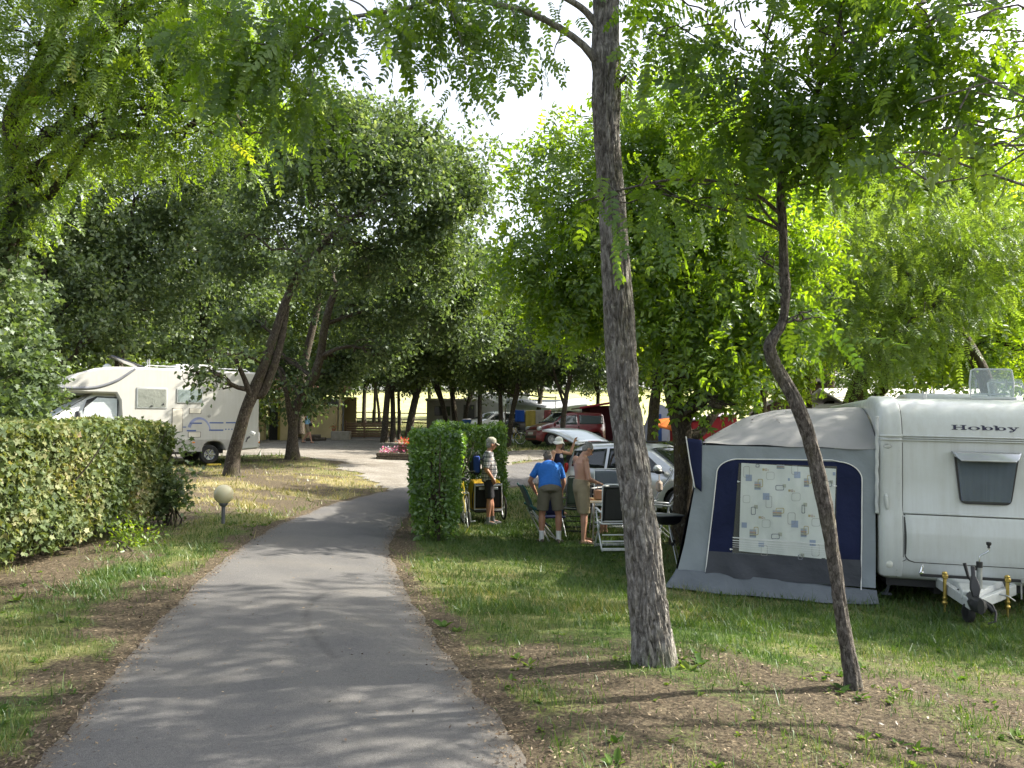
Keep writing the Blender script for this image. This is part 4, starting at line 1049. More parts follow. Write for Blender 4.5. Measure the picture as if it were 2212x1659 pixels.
for i, (px, d, pr, sc, w) in enumerate([(1370, 50, 1, .9, "behind the tall robinia's trunk"), (1470, 44, 0, .9, "behind the forked ash"), (1560, 48, 2, .9, "behind the red awning block"), (1660, 40, 3, 1.0, "left of the cabin gable"), (1760, 44, 1, 1.0, "behind the cabin gable"),
                                (1900, 42, 0, 1.0, "behind the left end of the mobile home"), (2030, 40, 2, .95, "behind the middle of the mobile home"), (2160, 36, 3, 1.0, "behind the caravan's roof hatch"), (2330, 34, 1, 1.0, "just beyond the right edge")]):
    plant(px, 900, d, pr, sc, i * 2.1 + .5, "grove tree standing far back, " + w, GR, 1.25)

# --- far wood beyond the field, one mass
_bl = [((x + rng.normal(0, 2), 104 + rng.normal(0, 2), 6.2 + 5 * rng.uniform(.5, 1.1)), (4.5, 3, 5)) for x in np.arange(-70, 75, 5.5)]
_P, _d = crown_pts(_bl, 5000, np.random.default_rng(9), .4, -.4, 3)
_q = leaves_on_twigs(_P, _d, 3, 1.0, .5, .8, np.random.default_rng(9))
tag(link("far_wood", leafmesh("far_wood", RHOMB, *_q, WOOD)), 'line of woodland on the far side of the hay field', 'wood', kind='stuff')

# ================================================================ HEDGES AND BUSHES
def hedge(name, label, boxes, n, size, tmpl, material, stems, cat='hedge', seed=1, up=.25, wob=.09, parts_loose=0, bot=.12):
    """boxes: list of (p0, p1, width, height); leaves crowd the faces of the clipped box"""
    rs = np.random.default_rng(seed)
    areas = [(Vector(b[1]) - Vector(b[0])).length * b[3] * 2 + b[2] * ((Vector(b[1]) - Vector(b[0])).length + 2 * b[3]) for b in boxes]
    b0 = Vector(boxes[0][0]); base = Vector((b0.x, b0.y, z1(b0.x, b0.y)))
    root = empty(name, base, label=label, cat=cat)
    Qs = []; Ds = []; Ns = []
    for b, ar in zip(boxes, areas):
        p0, p1 = np.array(b[0][:2]), np.array(b[1][:2]); w, h = b[2], b[3]
        ax = unit(p1 - p0); sd_ = np.array([ax[1], -ax[0]]); Ln = np.linalg.norm(p1 - p0)
        k = int(n * ar / sum(areas))
        f = rs.random(k); tot = 2 * Ln * h + w * Ln + 2 * w * h
        u, s, z = rs.random(k) * Ln, (rs.random(k) - .5) * w, bot + rs.random(k) ** .85 * (h - bot)
        nn = np.zeros((k, 3)); c = np.cumsum(np.array([Ln * h, Ln * h, w * Ln, w * h, w * h]) / tot)
        dep = np.abs(rs.normal(0, .07, k)) - .02
        i = f < c[0]; s[i] = w / 2 - dep[i]; nn[i] = [*sd_, 0]
        i = (f >= c[0]) & (f < c[1]); s[i] = -w / 2 + dep[i]; nn[i] = [*-sd_, 0]
        i = (f >= c[1]) & (f < c[2]); z[i] = h - dep[i]; nn[i] = [0, 0, 1]
        i = (f >= c[2]) & (f < c[3]); u[i] = dep[i]; nn[i] = [*-ax, 0]
        i = f >= c[3]; u[i] = Ln - dep[i]; nn[i] = [*ax, 0]
        X = p0[0] + ax[0] * u + sd_[0] * s; Y = p0[1] + ax[1] * u + sd_[1] * s
        push = (fbm(X * 1 + z * .7, Y + z * 1.1, 1.6, seed) - .5) * 2.6 * wob + (fbm(X + z, Y - z, 5, seed + 2) - .5) * wob * 1.1
        taper = np.where(z < .45, (.45 - z) * .28, 0)
        P = np.stack([X, Y, zt(X, Y) + z], 1) + nn * (push - taper)[:, None]
        thin = rs.random(k) < np.clip(.45 + z / .7, 0, 1)
        Qs.append(P[thin]); Ns.append(nn[thin])
    Q, nn = np.concatenate(Qs), np.concatenate(Ns); k = len(Q)
    ld = rs.normal(size=(k, 3)) * .6 + np.array([0, 0, -.25]); nm = nn * .8 + rs.normal(size=(k, 3)) * .55 + np.array([0, 0, up])
    tone = np.clip(.42 + (fbm(Q[:, 0] + Q[:, 2], Q[:, 1] - Q[:, 2] * .6, 1.4, seed + 4) - .5) * 1.0 + rs.normal(0, .16, k), 0, 1)
    sz = size * (1 + rs.normal(0, .28, k)).clip(.4, 1.7)
    if parts_loose:
        o_ = np.argsort(inframe(Q)); pick = o_[rs.choice(parts_loose * 6, parts_loose, replace=False)]; rest = np.setdiff1d(np.arange(k), pick)
        place_leaves(tmpl, Q[pick], ld[pick], nm[pick], sz[pick], material, root, base); Q, ld, nm, sz, tone = Q[rest], ld[rest], nm[rest], sz[rest], tone[rest]
    me = leafmesh('foliage', tmpl, Q, ld, nm, sz, tone, material); me.transform(Matrix.Translation(-base))
    o = link('foliage', me, root); o['kind'] = 'stuff'
    tw = []
    for b in boxes:
        p0, p1 = np.array(b[0][:2]), np.array(b[1][:2]); Ln = np.linalg.norm(p1 - p0)
        for u in np.arange(.25, Ln, stems):
            q = p0 + (p1 - p0) * u / Ln + rs.normal(0, .1, 2); zz = z1(*q)
            for _ in range(3):
                e = q + rs.normal(0, b[2] * .3, 2)
                tw.append([(q[0], q[1], zz - .05, .022), (*(q * .8 + e * .2), zz + b[3] * .3, .018), (*(q * .3 + e * .7), zz + b[3] * .65, .012), (*e, zz + b[3] * .95, .004)])
    me = merge_tubes('stem', tw, BARK_DARK, 6, 8); me.transform(Matrix.Translation(-base))
    o = link('stem', me, root); o['kind'] = 'stuff'
    # loosely leafed core that closes the view through the hedge
    return root
hedge("hedge", "long clipped field maple hedge in pale variegated green, left of the path", [((-5.75, 5.2, 0), (-6.15, 13.4, 0), 1.3, 1.57)], 62000, .062, MAPLE, HEDGE_L, .55, seed=2, wob=.08, bot=.15, parts_loose=290)
hedge("hedge", "fresh green hornbeam hedge running back beside the lawn", [((-1.23, 13.05, 0), (-1.50, 19.2, 0), .70, 1.74), ((-1.8, 19.7, 0), (-.22, 20.0, 0), .9, 1.93)], 44000, .066, OVAL, HEDGE_R, .6, seed=3, wob=.09, bot=.06, parts_loose=200)
hedge("hedge", "low dark hedge behind the silver car, under the orange tent", [((3.5, 27.5, 0), (7.5, 26.5, 0), .9, 1.15)], 6000, .13, OVAL, WOOD, .8, seed=6)
hedge("hedge", "low dark hedge behind the woman in the white hat", [((1.2, 25.0, 0), (3.0, 24.5, 0), .8, .95)], 4000, .12, OVAL, WOOD, .8, seed=7)

def bush(name, label, blobs, n, size, tmpl, material, seed, cat='bush', group=None):
    rs = np.random.default_rng(seed)
    c = blobs[0][0]; base = Vector((c[0], c[1], z1(c[0], c[1])))
    root = empty(name, base, label=label, cat=cat, group=group)
    P, d = crown_pts(blobs, n, rs, .45, -.35, .6)
    q = leaves_on_twigs(P, d, 7, .25, .07, size, rs, .1)
    me = leafmesh('foliage', tmpl, *q, material); me.transform(Matrix.Translation(-base)); o = link('foliage', me, root); o['kind'] = 'stuff'
    tw = [limb_path(tuple(base + Vector((rs.normal(0, .1), rs.normal(0, .1), -.05))), b[0], .02, .008, rs) for b in blobs for _ in range(3)]
    me = merge_tubes('stem', tw, BARK_DARK, 5, 8); me.transform(Matrix.Translation(-base)); o = link('stem', me, root); o['kind'] = 'stuff'
    return root
bush("bush", "dark leafy bush at the left edge, above the maple hedge", [blob_px(b) for b in [(40, 800, 17, 80, 90, 1.0), (-40, 700, 18, 110, 130, 1.3), (30, 900, 16, 70, 60, .8), (95, 850, 17, 25, 45, .5), (20, 640, 19, 80, 80, 1.2)]], 1500, .11, MAPLE, OAK, 12)
for i, (px, d) in enumerate([(-150, 33), (40, 37), (190, 39), (330, 41), (450, 44), (540, 52)]):
    g = at(px, 900, d); g.z = z1(g.x, g.y)
    bush("bush", ["undergrowth bush left of the motorhome's cab", "undergrowth bush behind the motorhome's cab", "undergrowth bush behind the motorhome's front window", "undergrowth bush behind the motorhome's middle", "undergrowth bush behind the motorhome's tail", "undergrowth bush left of the wash block"][i], [((g.x, g.y, g.z + 1.5), (3.0, 1.4, 1.9)), ((g.x + 2, g.y + .5, g.z + 2.6), (2.4, 1.4, 1.8)), ((g.x - 1.6, g.y, g.z + 3.0), (2.0, 1.4, 1.6))], 700, .22, RHOMB, WOOD, 300 + i, group="undergrowth at the left")
bush("sapling", "small dark sapling at the end of the maple hedge", [((-5.42, 13.2, 1.0), (.16, .28, .5)), ((-5.42, 13.3, 1.35), (.15, .28, .18)), ((-5.36, 13.1, .55), (.12, .18, .2))], 170, .075, MAPLE, OAK, 13, 'sapling')
for i, (px, py, lab) in enumerate([(255, 1190, "bright young shoots at the foot of the maple hedge"), (300, 1178, "second tuft of bright shoots at the foot of the maple hedge, nearer the sapling")]):
    g = ground(px, py)
    bush("seedling", lab, [((g.x, g.y, g.z + .13), (.12, .12, .10))], 60, .05, OVAL, ROBINIA, 70 + i, 'seedling')

# weeds in the verges and at the foot of the trunks
_rs = np.random.default_rng(77); x, y = scatter(3200, 3.7, 15, 1.3); lu, dr, sdv = zones(x, y)
k = (sdv > .12) & (_rs.random(len(x)) < .12 + .28 * lu) & ~yard_in(x, y); x, y = x[k], y[k]
for cx, cy in ((1.03, 6.0), (2.27, 5.5), (-4.35, 13.7), (-7.4, 22)): a = _rs.uniform(0, 6.28, 20); r_ = _rs.uniform(.14, .34, 20); x = np.r_[x, cx + np.cos(a) * r_]; y = np.r_[y, cy + np.sin(a) * r_]
n_ = len(x); per = 6; a = _rs.uniform(0, 6.28, (n_, per)); el = _rs.uniform(.15, .9, (n_, per))
d_ = np.stack([np.cos(a) * np.cos(el), np.sin(a) * np.cos(el), np.sin(el)], -1).reshape(-1, 3)
P = np.repeat(np.stack([x, y, zt(x, y)], 1), per, 0) + _rs.normal(0, .012, (n_ * per, 3)) * [1, 1, .2]
sz = np.repeat(_rs.lognormal(-3.35, .4, n_), per) * _rs.uniform(.7, 1.3, n_ * per)
tag(link("weeds", leafmesh("weeds", OVAL, P, d_, np.tile([0, 0, 1.], (n_ * per, 1)) + _rs.normal(0, .3, (n_ * per, 3)), sz, np.repeat(_rs.random(n_), per), WEED)), 'small broad leaved weeds growing in the lawn and verges', 'weeds', kind='stuff')

# ================================================================ COMMON MATERIALS
def weathered(name, col, rough, coat=.25, dirt=(.36, .35, .29), amt=.42):
    """sprayed panel with rain streaks and a film of tree dust"""
    m, t, b = nodes(name)
    n1 = N(t, "ShaderNodeTexNoise", Scale=1.0, Detail=7.0, Roughness=.7); t.links.new(coords(t, (14, 14, .9)), n1.inputs['Vector'])
    n2 = N(t, "ShaderNodeTexNoise", Scale=1.7, Detail=6.0, Roughness=.65); t.links.new(coords(t), n2.inputs['Vector'])
    n3 = N(t, "ShaderNodeTexNoise", Scale=90.0, Detail=2.0); t.links.new(coords(t), n3.inputs['Vector'])
    mu = N(t, "ShaderNodeMath", operation='MULTIPLY'); t.links.new(n1.outputs[0], mu.inputs[0]); t.links.new(n2.outputs[0], mu.inputs[1])
    r = ramp(t, mu.outputs[0], [(.16, (0, 0, 0)), (.42, (amt,) * 3)])
    sp = ramp(t, n3.outputs[0], [(.70, (0, 0, 0)), (.74, (.35,) * 3)])
    ad = N(t, "ShaderNodeMath", operation='ADD'); t.links.new(r.outputs[0], ad.inputs[0]); t.links.new(sp.outputs[0], ad.inputs[1]); ad.use_clamp = True
    mx = N(t, "ShaderNodeMix", data_type='RGBA'); t.links.new(ad.outputs[0], mx.inputs[0]); mx.inputs[6].default_value = (*col, 1); mx.inputs[7].default_value = (*dirt, 1)
    t.links.new(mx.outputs[2], b.inputs['Base Color'])
    rr = N(t, "ShaderNodeMath", operation='MULTIPLY_ADD'); t.links.new(ad.outputs[0], rr.inputs[0]); rr.inputs[1].default_value = .9; rr.inputs[2].default_value = rough; rr.use_clamp = True
    t.links.new(rr.outputs[0], b.inputs['Roughness']); b.inputs['Coat Weight'].default_value = coat; b.inputs['Coat Roughness'].default_value = .12
    return m
WHITE = weathered("caravan_white", (.56, .585, .58), .30)
WHITE2 = weathered("grp_white", (.54, .565, .56), .36, .2)
CREAM = weathered("motorhome_cream", (.52, .52, .50), .35)
SEAM = mat("dark_seam", (.05, .05, .05), .8)
BLACKP = mat("black_plastic", (.018, .018, .02), .45, bmp=.15, bscale=200)
RUBBER = mat("rubber", (.016, .016, .016), .8, bmp=.2)
CHROME = mat("chrome", (.62, .63, .66), .18, metal=1, var=.05)
STEEL = mat("galvanised_steel", (.42, .43, .44), .42, metal=.85, var=.2, scale=12)
BRASS = mat("zinc_gold", (.55, .40, .12), .35, metal=.9, var=.2, scale=20)
ALU = mat("aluminium_tube", (.6, .61, .63), .35, metal=.7, var=.08)
WHITEMETAL = mat("white_enamel", (.72, .73, .73), .35, var=.05)
NAVY_INK = mat("navy_ink", (.012, .012, .04), .5)
BLUE_INK = mat("blue_decal", (.05, .10, .32), .45, var=.15)
LILAC_INK = mat("lilac_decal", (.26, .30, .50), .45, var=.15)
ORANGE_L = mat("amber_lens", (.8, .25, .03), .25)
RED_L = mat("red_lens", (.45, .02, .02), .25)
FOIL = mat("foil_blind", (.62, .66, .68), .38, metal=.55, var=.12, scale=4, bmp=.5, bscale=9)
def glass_mat(name, tint, through=.3, rough=.03):
    m, t, b = nodes(name)
    b.inputs['Base Color'].default_value = (*tint, 1); b.inputs['Roughness'].default_value = rough; b.inputs['Specular IOR Level'].default_value = .8
    tr = t.nodes.new("ShaderNodeBsdfTransparent"); tr.inputs[0].default_value = (.92, .95, .95, 1)
    mx = t.nodes.new("ShaderNodeMixShader"); mx.inputs[0].default_value = 1 - through
    t.links.new(tr.outputs[0], mx.inputs[1]); t.links.new(b.outputs[0], mx.inputs[2]); t.links.new(mx.outputs[0], t.nodes["Material Output"].inputs[0])
    return m
GLASS_D = glass_mat("dark_glass", (.012, .016, .018), .25)
GLASS_C = glass_mat("clear_glass", (.25, .28, .28), .86)
ACRYL = glass_mat("smoky_acrylic", (.45, .5, .52), .72, .10)
PVC = glass_mat("clear_pvc_sheet", (.5, .52, .52), .9, .08)

def fabric(name, col, scale=1.2, wr=.5, weave=420, rough=.85, var=.1, trans=0.0):
    """woven cloth with slack folds"""
    m, t, b = nodes(name)
    c = coords(t)
    n = N(t, "ShaderNodeTexNoise", Scale=scale, Detail=6.0, Distortion=.4); t.links.new(c, n.inputs['Vector'])
    w = N(t, "ShaderNodeTexNoise", Scale=float(weave), Detail=2.0); t.links.new(c, w.inputs['Vector'])
    r = ramp(t, n.outputs[0], [(.3, [x * (1 - var) for x in col]), (.7, [min(1, x * (1 + var)) for x in col])])
    t.links.new(r.outputs[0], b.inputs['Base Color']); b.inputs['Roughness'].default_value = rough; b.inputs['Specular IOR Level'].default_value = .25
    b1 = N(t, "ShaderNodeBump"); b1.inputs['Strength'].default_value = .25; b1.inputs['Distance'].default_value = .002; t.links.new(w.outputs[0], b1.inputs['Height'])
    b2 = N(t, "ShaderNodeBump"); b2.inputs['Strength'].default_value = wr; b2.inputs['Distance'].default_value = .05; t.links.new(n.outputs[0], b2.inputs['Height']); t.links.new(b1.outputs[0], b2.inputs['Normal'])
    t.links.new(b2.outputs[0], b.inputs['Normal'])
    if trans:
        tr = t.nodes.new("ShaderNodeBsdfTranslucent"); t.links.new(r.outputs[0], tr.inputs[0])
        mx = t.nodes.new("ShaderNodeMixShader"); mx.inputs[0].default_value = trans
        t.links.new(b.outputs[0], mx.inputs[1]); t.links.new(tr.outputs[0], mx.inputs[2]); t.links.new(mx.outputs[0], t.nodes["Material Output"].inputs[0])
    return m

def wheel(parent, c, r, w, axis=(0, 1, 0), rimr=.62, spokes=5, rimm=None, name='wheel'):
    """tyre with an alloy rim as its child; axis points outward"""
    q = Vector(axis).normalized().to_track_quat('Z', 'Y').to_matrix().to_4x4(); T = Matrix.Translation(Vector(c)) @ q
    b = MB(); b.T = T
    b.lathe([(r * rimr, -w / 2), (r * .9, -w / 2), (r * .985, -w * .38), (r, -w * .2), (r, w * .2), (r * .985, w * .38), (r * .9, w / 2), (r * rimr, w / 2), (r * rimr, -w / 2)], n=36)
    o = b.build(name, RUBBER, parent)
    b = MB(); b.T = T
    R_ = r * rimr
    b.lathe([(R_, -w * .4), (R_, w * .42), (R_ * .93, w * .5), (R_ * .88, w * .40), (R_ * .86, 0), (.001, -w * .05)], n=36)
    for k in range(spokes):
        a = 2 * math.pi * k / spokes
        b.box((R_ * .5 * math.cos(a), R_ * .5 * math.sin(a), w * .34), (R_ * .86, R_ * .26, w * .16), rot=(0, 0, a), ch=.008)
    b.lathe([(.001, w * .47), (R_ * .2, w * .46), (R_ * .24, w * .36), (R_ * .24, 0)], n=16)
    b.build('rim', rimm or CHROME, o)
    return o

# ================================================================ CARAVAN
CRZ, CRY = R(-14), R(1.3)
CORG = Vector((5.72, 10.0, -.45))
car = empty("caravan", CORG, rot=(0, CRY, CRZ), label="white touring caravan with a dark lettered front, parked nose towards the path", cat="caravan")
_prof = [(.10, .275), (.03, .30), (-.02, .37), (-.045, .55), (-.045, .85), (-.02, 1.06), (0, 1.09), (0, 1.5), (.004, 1.98), (.01, 2.05), (.03, 2.15), (.065, 2.26), (.12, 2.345), (.21, 2.42), (.34, 2.475), (.55, 2.51), (1.0, 2.53), (5.0, 2.53), (5.25, 2.45), (5.32, 2.2), (5.34, .5), (5.25, .3)]
def cprof_y(z):
    zs = [p[1] for p in _prof[1:17]]; ys = [p[0] for p in _prof[1:17]]
    return float(np.interp(z, zs, ys))
def cring(x, inset):
    out = []
    cy, cz = 2.6, 1.4
    for y, z in _prof:
        dy = inset if y < 1 else (-inset if y > 5 else 0)
        dz = inset if z < .45 else (-inset if z > 2.3 else 0)
        out.append((x, y + dy, z + dz))
    return out
b = MB()
b.loft([cring(x, i) for x, i in ((-1.25, .11), (-1.245, .06), (-1.225, .025), (-1.18, .006), (-1.12, 0), (0, 0), (1.12, 0), (1.18, .006), (1.225, .025), (1.245, .06), (1.25, .11))])
b.build("body", WHITE, car, angle=50)
for s in (-1, 1):                       # moulded corner columns that curve over into the roof
    b = MB()
    def pt(x, k, lift):
        (y0, z0), (y1, z1_), (y2, z2) = _P2[max(k - 1, 0)], _P2[k], _P2[min(k + 1, len(_P2) - 1)]
        t = Vector((0, y2 - y0, z2 - z0)).normalized(); n = Vector((0, -t.z, t.y))
        return Vector((x, y1, z1_)) + n * lift
    _P2 = [(.02, .33), (-.02, .42), (-.045, .6), (-.045, .85), (-.022, 1.06), (-.003, 1.2), (0, 1.6), (.004, 1.95), (.006, 2.0), (.012, 2.06), (.03, 2.15), (.065, 2.26), (.12, 2.345), (.21, 2.42), (.34, 2.475), (.55, 2.51), (.9, 2.53)]
    xs = [(-1.258, -.10), (-1.255, -.03), (-1.235, .012), (-1.19, .026), (-1.12, .022), (-1.06, .022), (-1.02, .03), (-.995, .024), (-.988, -.004)]
    rings = [[pt(-s * x if s > 0 else x, k, l - (.01 if x < -1.2 else 0)) for k in range(len(_P2))] for x, l in xs]
    b.loft(rings, closed=False, cap=False)
    b.build("corner_moulding", WHITE2, car, angle=60)
b = MB()
for z, h in ((2.035, .016), (2.008, .014), (1.983, .016)):
    b.box((0, cprof_y(z) - .012, z), (1.98, .03, h), ch=.006)
for s in (-1, 1):
    for z in (2.03, 1.985): b.tube([(s * 1.245, .07, z), (s * 1.235, .0, z), (s * 1.17, -.03, z), (s * .99, -.025, z)], .013, 8)
b.box((0, -.012, 1.095), (1.95, .03, .02), ch=.008)
b.build("trim_strip", WHITE2, car)
# gas locker lid, with its shut line
b = MB()
def lid(grow, lift):
    pts = []
    x0, x1, z0, z1_ = -.965 - grow, 1.0 + grow, .51 - grow, 1.075 + grow; r = .11
    for i in range(9): a = math.pi + i / 8 * math.pi / 2; pts.append((x0 + r + r * math.cos(a), z0 + r + r * math.sin(a)))
    for i in range(9): a = 1.5 * math.pi + i / 8 * math.pi / 2; pts.append((x1 - r + r * math.cos(a), z0 + r + r * math.sin(a)))
    return pts, x0, x1, z0, z1_
def lidgrid(grow, lift):
    x0, x1, z0, z1_ = -.965 - grow, 1.0 + grow, .51 - grow, 1.075 + grow; r = .11
    def fn(u, v):
        z = z0 + (z1_ - z0) * v
        d = max(0, z0 + r - z); ins = r - math.sqrt(max(0, r * r - d * d))
        x = x0 + ins + (x1 - x0 - 2 * ins) * u
        ed = min(1, min(x - x0, x1 - x) / .05)
        return (x, cprof_y(z) - lift * (1 - (1 - ed) ** 2) - .012 * math.sin(math.pi * min(1, v * 1.05)) * ed, z)
    return fn
b.grid(lidgrid(.010, .004), 40, 30); b.build("locker_seam", SEAM, car)
b = MB(); b.grid(lidgrid(0, .013), 40, 30); b.build("locker_lid", WHITE, car)
# front window
def trap(zt_, zb_, xtl, xtr, xbl, xbr, r=.06, n=7):
    cs = [(xbl, zb_, xbl + (xtl - xbl), 0), ]
    P = [(xbl, zb_), (xbr, zb_), (xtr, zt_), (xtl, zt_)]
    out = []
    for i in range(4):
        p, a, c = Vector(P[i]), Vector(P[i - 1]), Vector(P[(i + 1) % 4])
        u, v = (a - p).normalized(), (c - p).normalized()
        for k in range(n):
            t = k / (n - 1)
            q = (p + u * r) * (1 - t) ** 2 + p * 2 * t * (1 - t) + (p + v * r) * t ** 2
            out.append((q.x, q.y))
    return out
b = MB(); b.prism([(x, -.004, z) for x, z in trap(1.86, 1.235, -.415, .30, -.345, .205, .07)], (0, -.022, 0)); win = b.build("window", BLACKP, car)
b = MB()
def curt(u, v):
    z = 1.27 + .55 * v; xl = -.335 - .052 * v; xr = .195 + .075 * v
    x = xl + (xr - xl) * u
    return (x, -.0285 - .0022 * math.sin(u * 46) - .003 * (abs(u - .5) < .012), z)
b.grid(curt, 120, 4); b.build("window_curtain", fabric("window_blind_cloth", (.12, .14, .19), 3, .2), win)
b = MB(); b.prism([(x, -.034, z) for x, z in trap(1.84, 1.26, -.395, .28, -.325, .185, .06)], (0, -.006, 0)); b.build("pane", GLASS_C, win)
b = MB()
b.loft([[(-.45, -.02, 1.865), (.315, -.02, 1.865), (.29, -.05, 1.80), (-.42, -.05, 1.80)], [(-.44, -.07, 1.86), (.305, -.07, 1.86), (.265, -.12, 1.785), (-.395, -.12, 1.785)], [(-.40, -.10, 1.845), (.265, -.10, 1.845), (.235, -.14, 1.76), (-.365, -.14, 1.755)]])
b.box((-.067, -.142, 1.757), (.60, .02, .022), ch=.006)
b.build("visor", mat("grey_visor", (.42, .43, .45), .2, metal=.6, coat=.5), win, bevel=.004)
# wide serif lettering
def lettering():
    b = MB(); H = .058; base = 2.125
    def put(poly, x0):
        q = [(x0 + px_, base + pz) for px_, pz in poly]
        b.prism([(x, cprof_y(z) - .002, z) for x, z in q], (0, -.003, 0))
    def bar(x0, x, z, w, h): put([(x, z), (x + w, z), (x + w, z + h), (x, z + h)], x0)
    def ring(x0, cx, cz, rx, rz, tx, tz):
        n = 22
        for k in range(n):
            a0, a1 = 2 * math.pi * k / n, 2 * math.pi * (k + 1) / n
            put([(cx + rx * math.cos(a0), cz + rz * math.sin(a0)), (cx + rx * math.cos(a1), cz + rz * math.sin(a1)), (cx + (rx - tx) * math.cos(a1), cz + (rz - tz) * math.sin(a1)), (cx + (rx - tx) * math.cos(a0), cz + (rz - tz) * math.sin(a0))], x0)
    # H
    x = -.425
    for sx in (0, .098): bar(x, sx + .018, .006, .03, H - .012); bar(x, sx, 0, .066, .0065); bar(x, sx, H - .0065, .066, .0065)
    bar(x, .048, .027, .068, .006)
    # o
    ring(-.245, .066, .020, .066, .021, .031, .004)
    # b b
    for x in (-.105, .036):
        bar(x, .016, 0, .028, H - .004); bar(x, 0, H - .0065, .032, .0065)
        ring(x, .082, .020, .052, .021, .028, .004)
    # y
    x = .186
    bar(x, 0, .0355, .056, .006); bar(x, .078, .0355, .045, .006)
    put([(.008, .037), (.042, .037), (.082, .004), (.066, -.004)], x)
    put([(.094, .037), (.106, .037), (.062, -.012), (.042, -.018), (.046, -.012)], x)
    ring(x, .030, -.0125, .014, .0075, .012, .006)
    return b
lettering().build("lettering", NAVY_INK, car, smooth=False)
for s in (-1, 1):
    b = MB(); b.lathe([(.0, .012), (.028, .011), (.036, .006), (.036, 0)], (s * 1.157, -.012, 1.905), (s * .25, -1, 0), 20); ml = b.build("marker_light", mat("marker_lens", (.55, .56, .54), .15), car)
    ml.scale = (1, 1, 1)
    b = MB(); b.tube([(s * 1.157 + .043 * math.cos(a), -.022 + s * .0, 1.905 + .024 * math.sin(a)) for a in np.linspace(0, 2 * math.pi, 24, endpoint=False)], .005, 6, closed=True); b.build("marker_rim", STEEL, ml)
    b = MB(); b.lathe([(0, .022), (.03, .02), (.042, .012), (.045, 0)], (s * 1.145, -.045, .465), (s * .3, -1, 0), 24); b.build("reflector", mat("pale_reflector", (.58, .58, .52), .2), car)
    b = MB(); b.tube([(s * 1.175, -.02, 1.31), (s * 1.182, -.055, 1.29), (s * 1.178, -.062, 1.22), (s * 1.168, -.055, 1.15), (s * 1.160, -.015, 1.13)], [.014, .02, .022, .02, .014], 10); b.build("grab_handle", WHITE2, car)
    b = MB(); b.grid(lambda u, v: (s * (1.19 - .12 * u ** 1.6 + .004 * v), -.03 - .012 * math.sin(v * math.pi), 1.12 - .34 * u + .012 * v), 14, 3); b.build("corner_crease", WHITE2, car)
b = MB()
for s in (-1, 1):
    b.tube([(s * .986, cprof_y(z) - .006, z) for z in (.56, .8, 1.06)] , .0035, 5); b.tube([(s * .986, cprof_y(z) - .006, z) for z in (1.11, 1.5, 1.95)], .0035, 5); b.tube([(s * .986, cprof_y(z) - .006, z) for z in (2.06, 2.15, 2.25, 2.34, 2.42, 2.47)], .0035, 5)
    b.tube([(s * .95, cprof_y(.53) - .008, .535), (s * 1.02, cprof_y(.48) - .01, .49), (s * 1.055, cprof_y(.40) - .01, .40), (s * 1.05, .02, .31)], .0035, 5)
b.build("panel_seam", SEAM, car); b = MB()
for s in (-1, 1):
    for z in (1.25, 1.45, 1.65, 1.85): b.lathe([(.0055, 0), (.005, .003), (.001, .004)], (s * 1.03, cprof_y(z) - .03, z), (0, -1, 0), 8)
o = b.build("screw", STEEL, car); o['kind'] = 'stuff'
# chassis, wheels, leg
b = MB(); b.box((0, 2.6, .24), (2.3, 5.0, .10)); b.box((-.55, 2.5, .16), (.08, 4.6, .12)); b.box((.55, 2.5, .16), (.08, 4.6, .12)); b.build("chassis", mat("underbody", (.03, .03, .03), .9), car)
for s in (-1, 1): wheel(car, (s * 1.08, 3.0, .315), .315, .19, (s, 0, 0), rimm=STEEL)
for x in (-.98, .98):
    b = MB(); b.tube([(x, .55, .28), (x + (.12 if x > 0 else -.1), .5, .02)], .02, 8); b.box((x + (.12 if x > 0 else -.1), .5, .012), (.12, .1, .02)); b.build("steady_leg", mat("grey_blue_leg", (.2, .22, .26), .6), car)
# roof hatches standing open
def roof_hatch(x, y, ang, w=.50, h=.38):
    b = MB(); b.box((x, y + .1, 2.545), (w + .05, .5, .04), ch=.012); o = b.build("roof_hatch", WHITE2, car)
    M = Matrix.Translation(Vector((x, y - .12, 2.56))) @ Matrix.Rotation(R(ang), 4, 'X')
    b = MB(); b.T = M; b.loft([[(w * sx * k, dy, h * sz) for sx, sz in ((-.5, .0), (.5, .0), (.52, .5), (.48, .96), (.40, 1.0), (-.40, 1.0), (-.48, .96), (-.52, .5))] for k, dy in ((1, .05), (1.0, 0), (.94, -.03))], cap=True); b.build("hatch_lid", ACRYL, o, bevel=.006)
    b = MB(); b.T = M; b.tube([(w * sx, .045, h * sz) for sx, sz in ((-.5, .02), (.5, .02), (.52, .5), (.48, .95), (.40, .99), (-.40, .99), (-.48, .95), (-.52, .5))], .012, 6, closed=True)
    for sx in (-.36, .36): b.box((w * sx, .06, h * .5), (.02, .02, .1))
    b.box((0, .06, .05), (w * .7, .015, .02)); b.build("hatch_frame", mat("hatch_frame_grey", (.55, .57, .58), .4), o)
roof_hatch(.29, 1.05, -4)
roof_hatch(.86, 2.2, -42, .46, .42)
b = MB(); b.box((-.60, .62, 2.55), (.05, .05, .07), ch=.006); b.box((-.622, .62, 2.6), (.012, .03, .04)); b.box((-.578, .62, 2.6), (.012, .03, .04)); b.build("aerial_bracket", WHITE2, car)
b = MB(); b.box((.3, 3.6, 2.62), (1.2, .9, .16), ch=.05); b.build("roof_box", WHITE2, car)
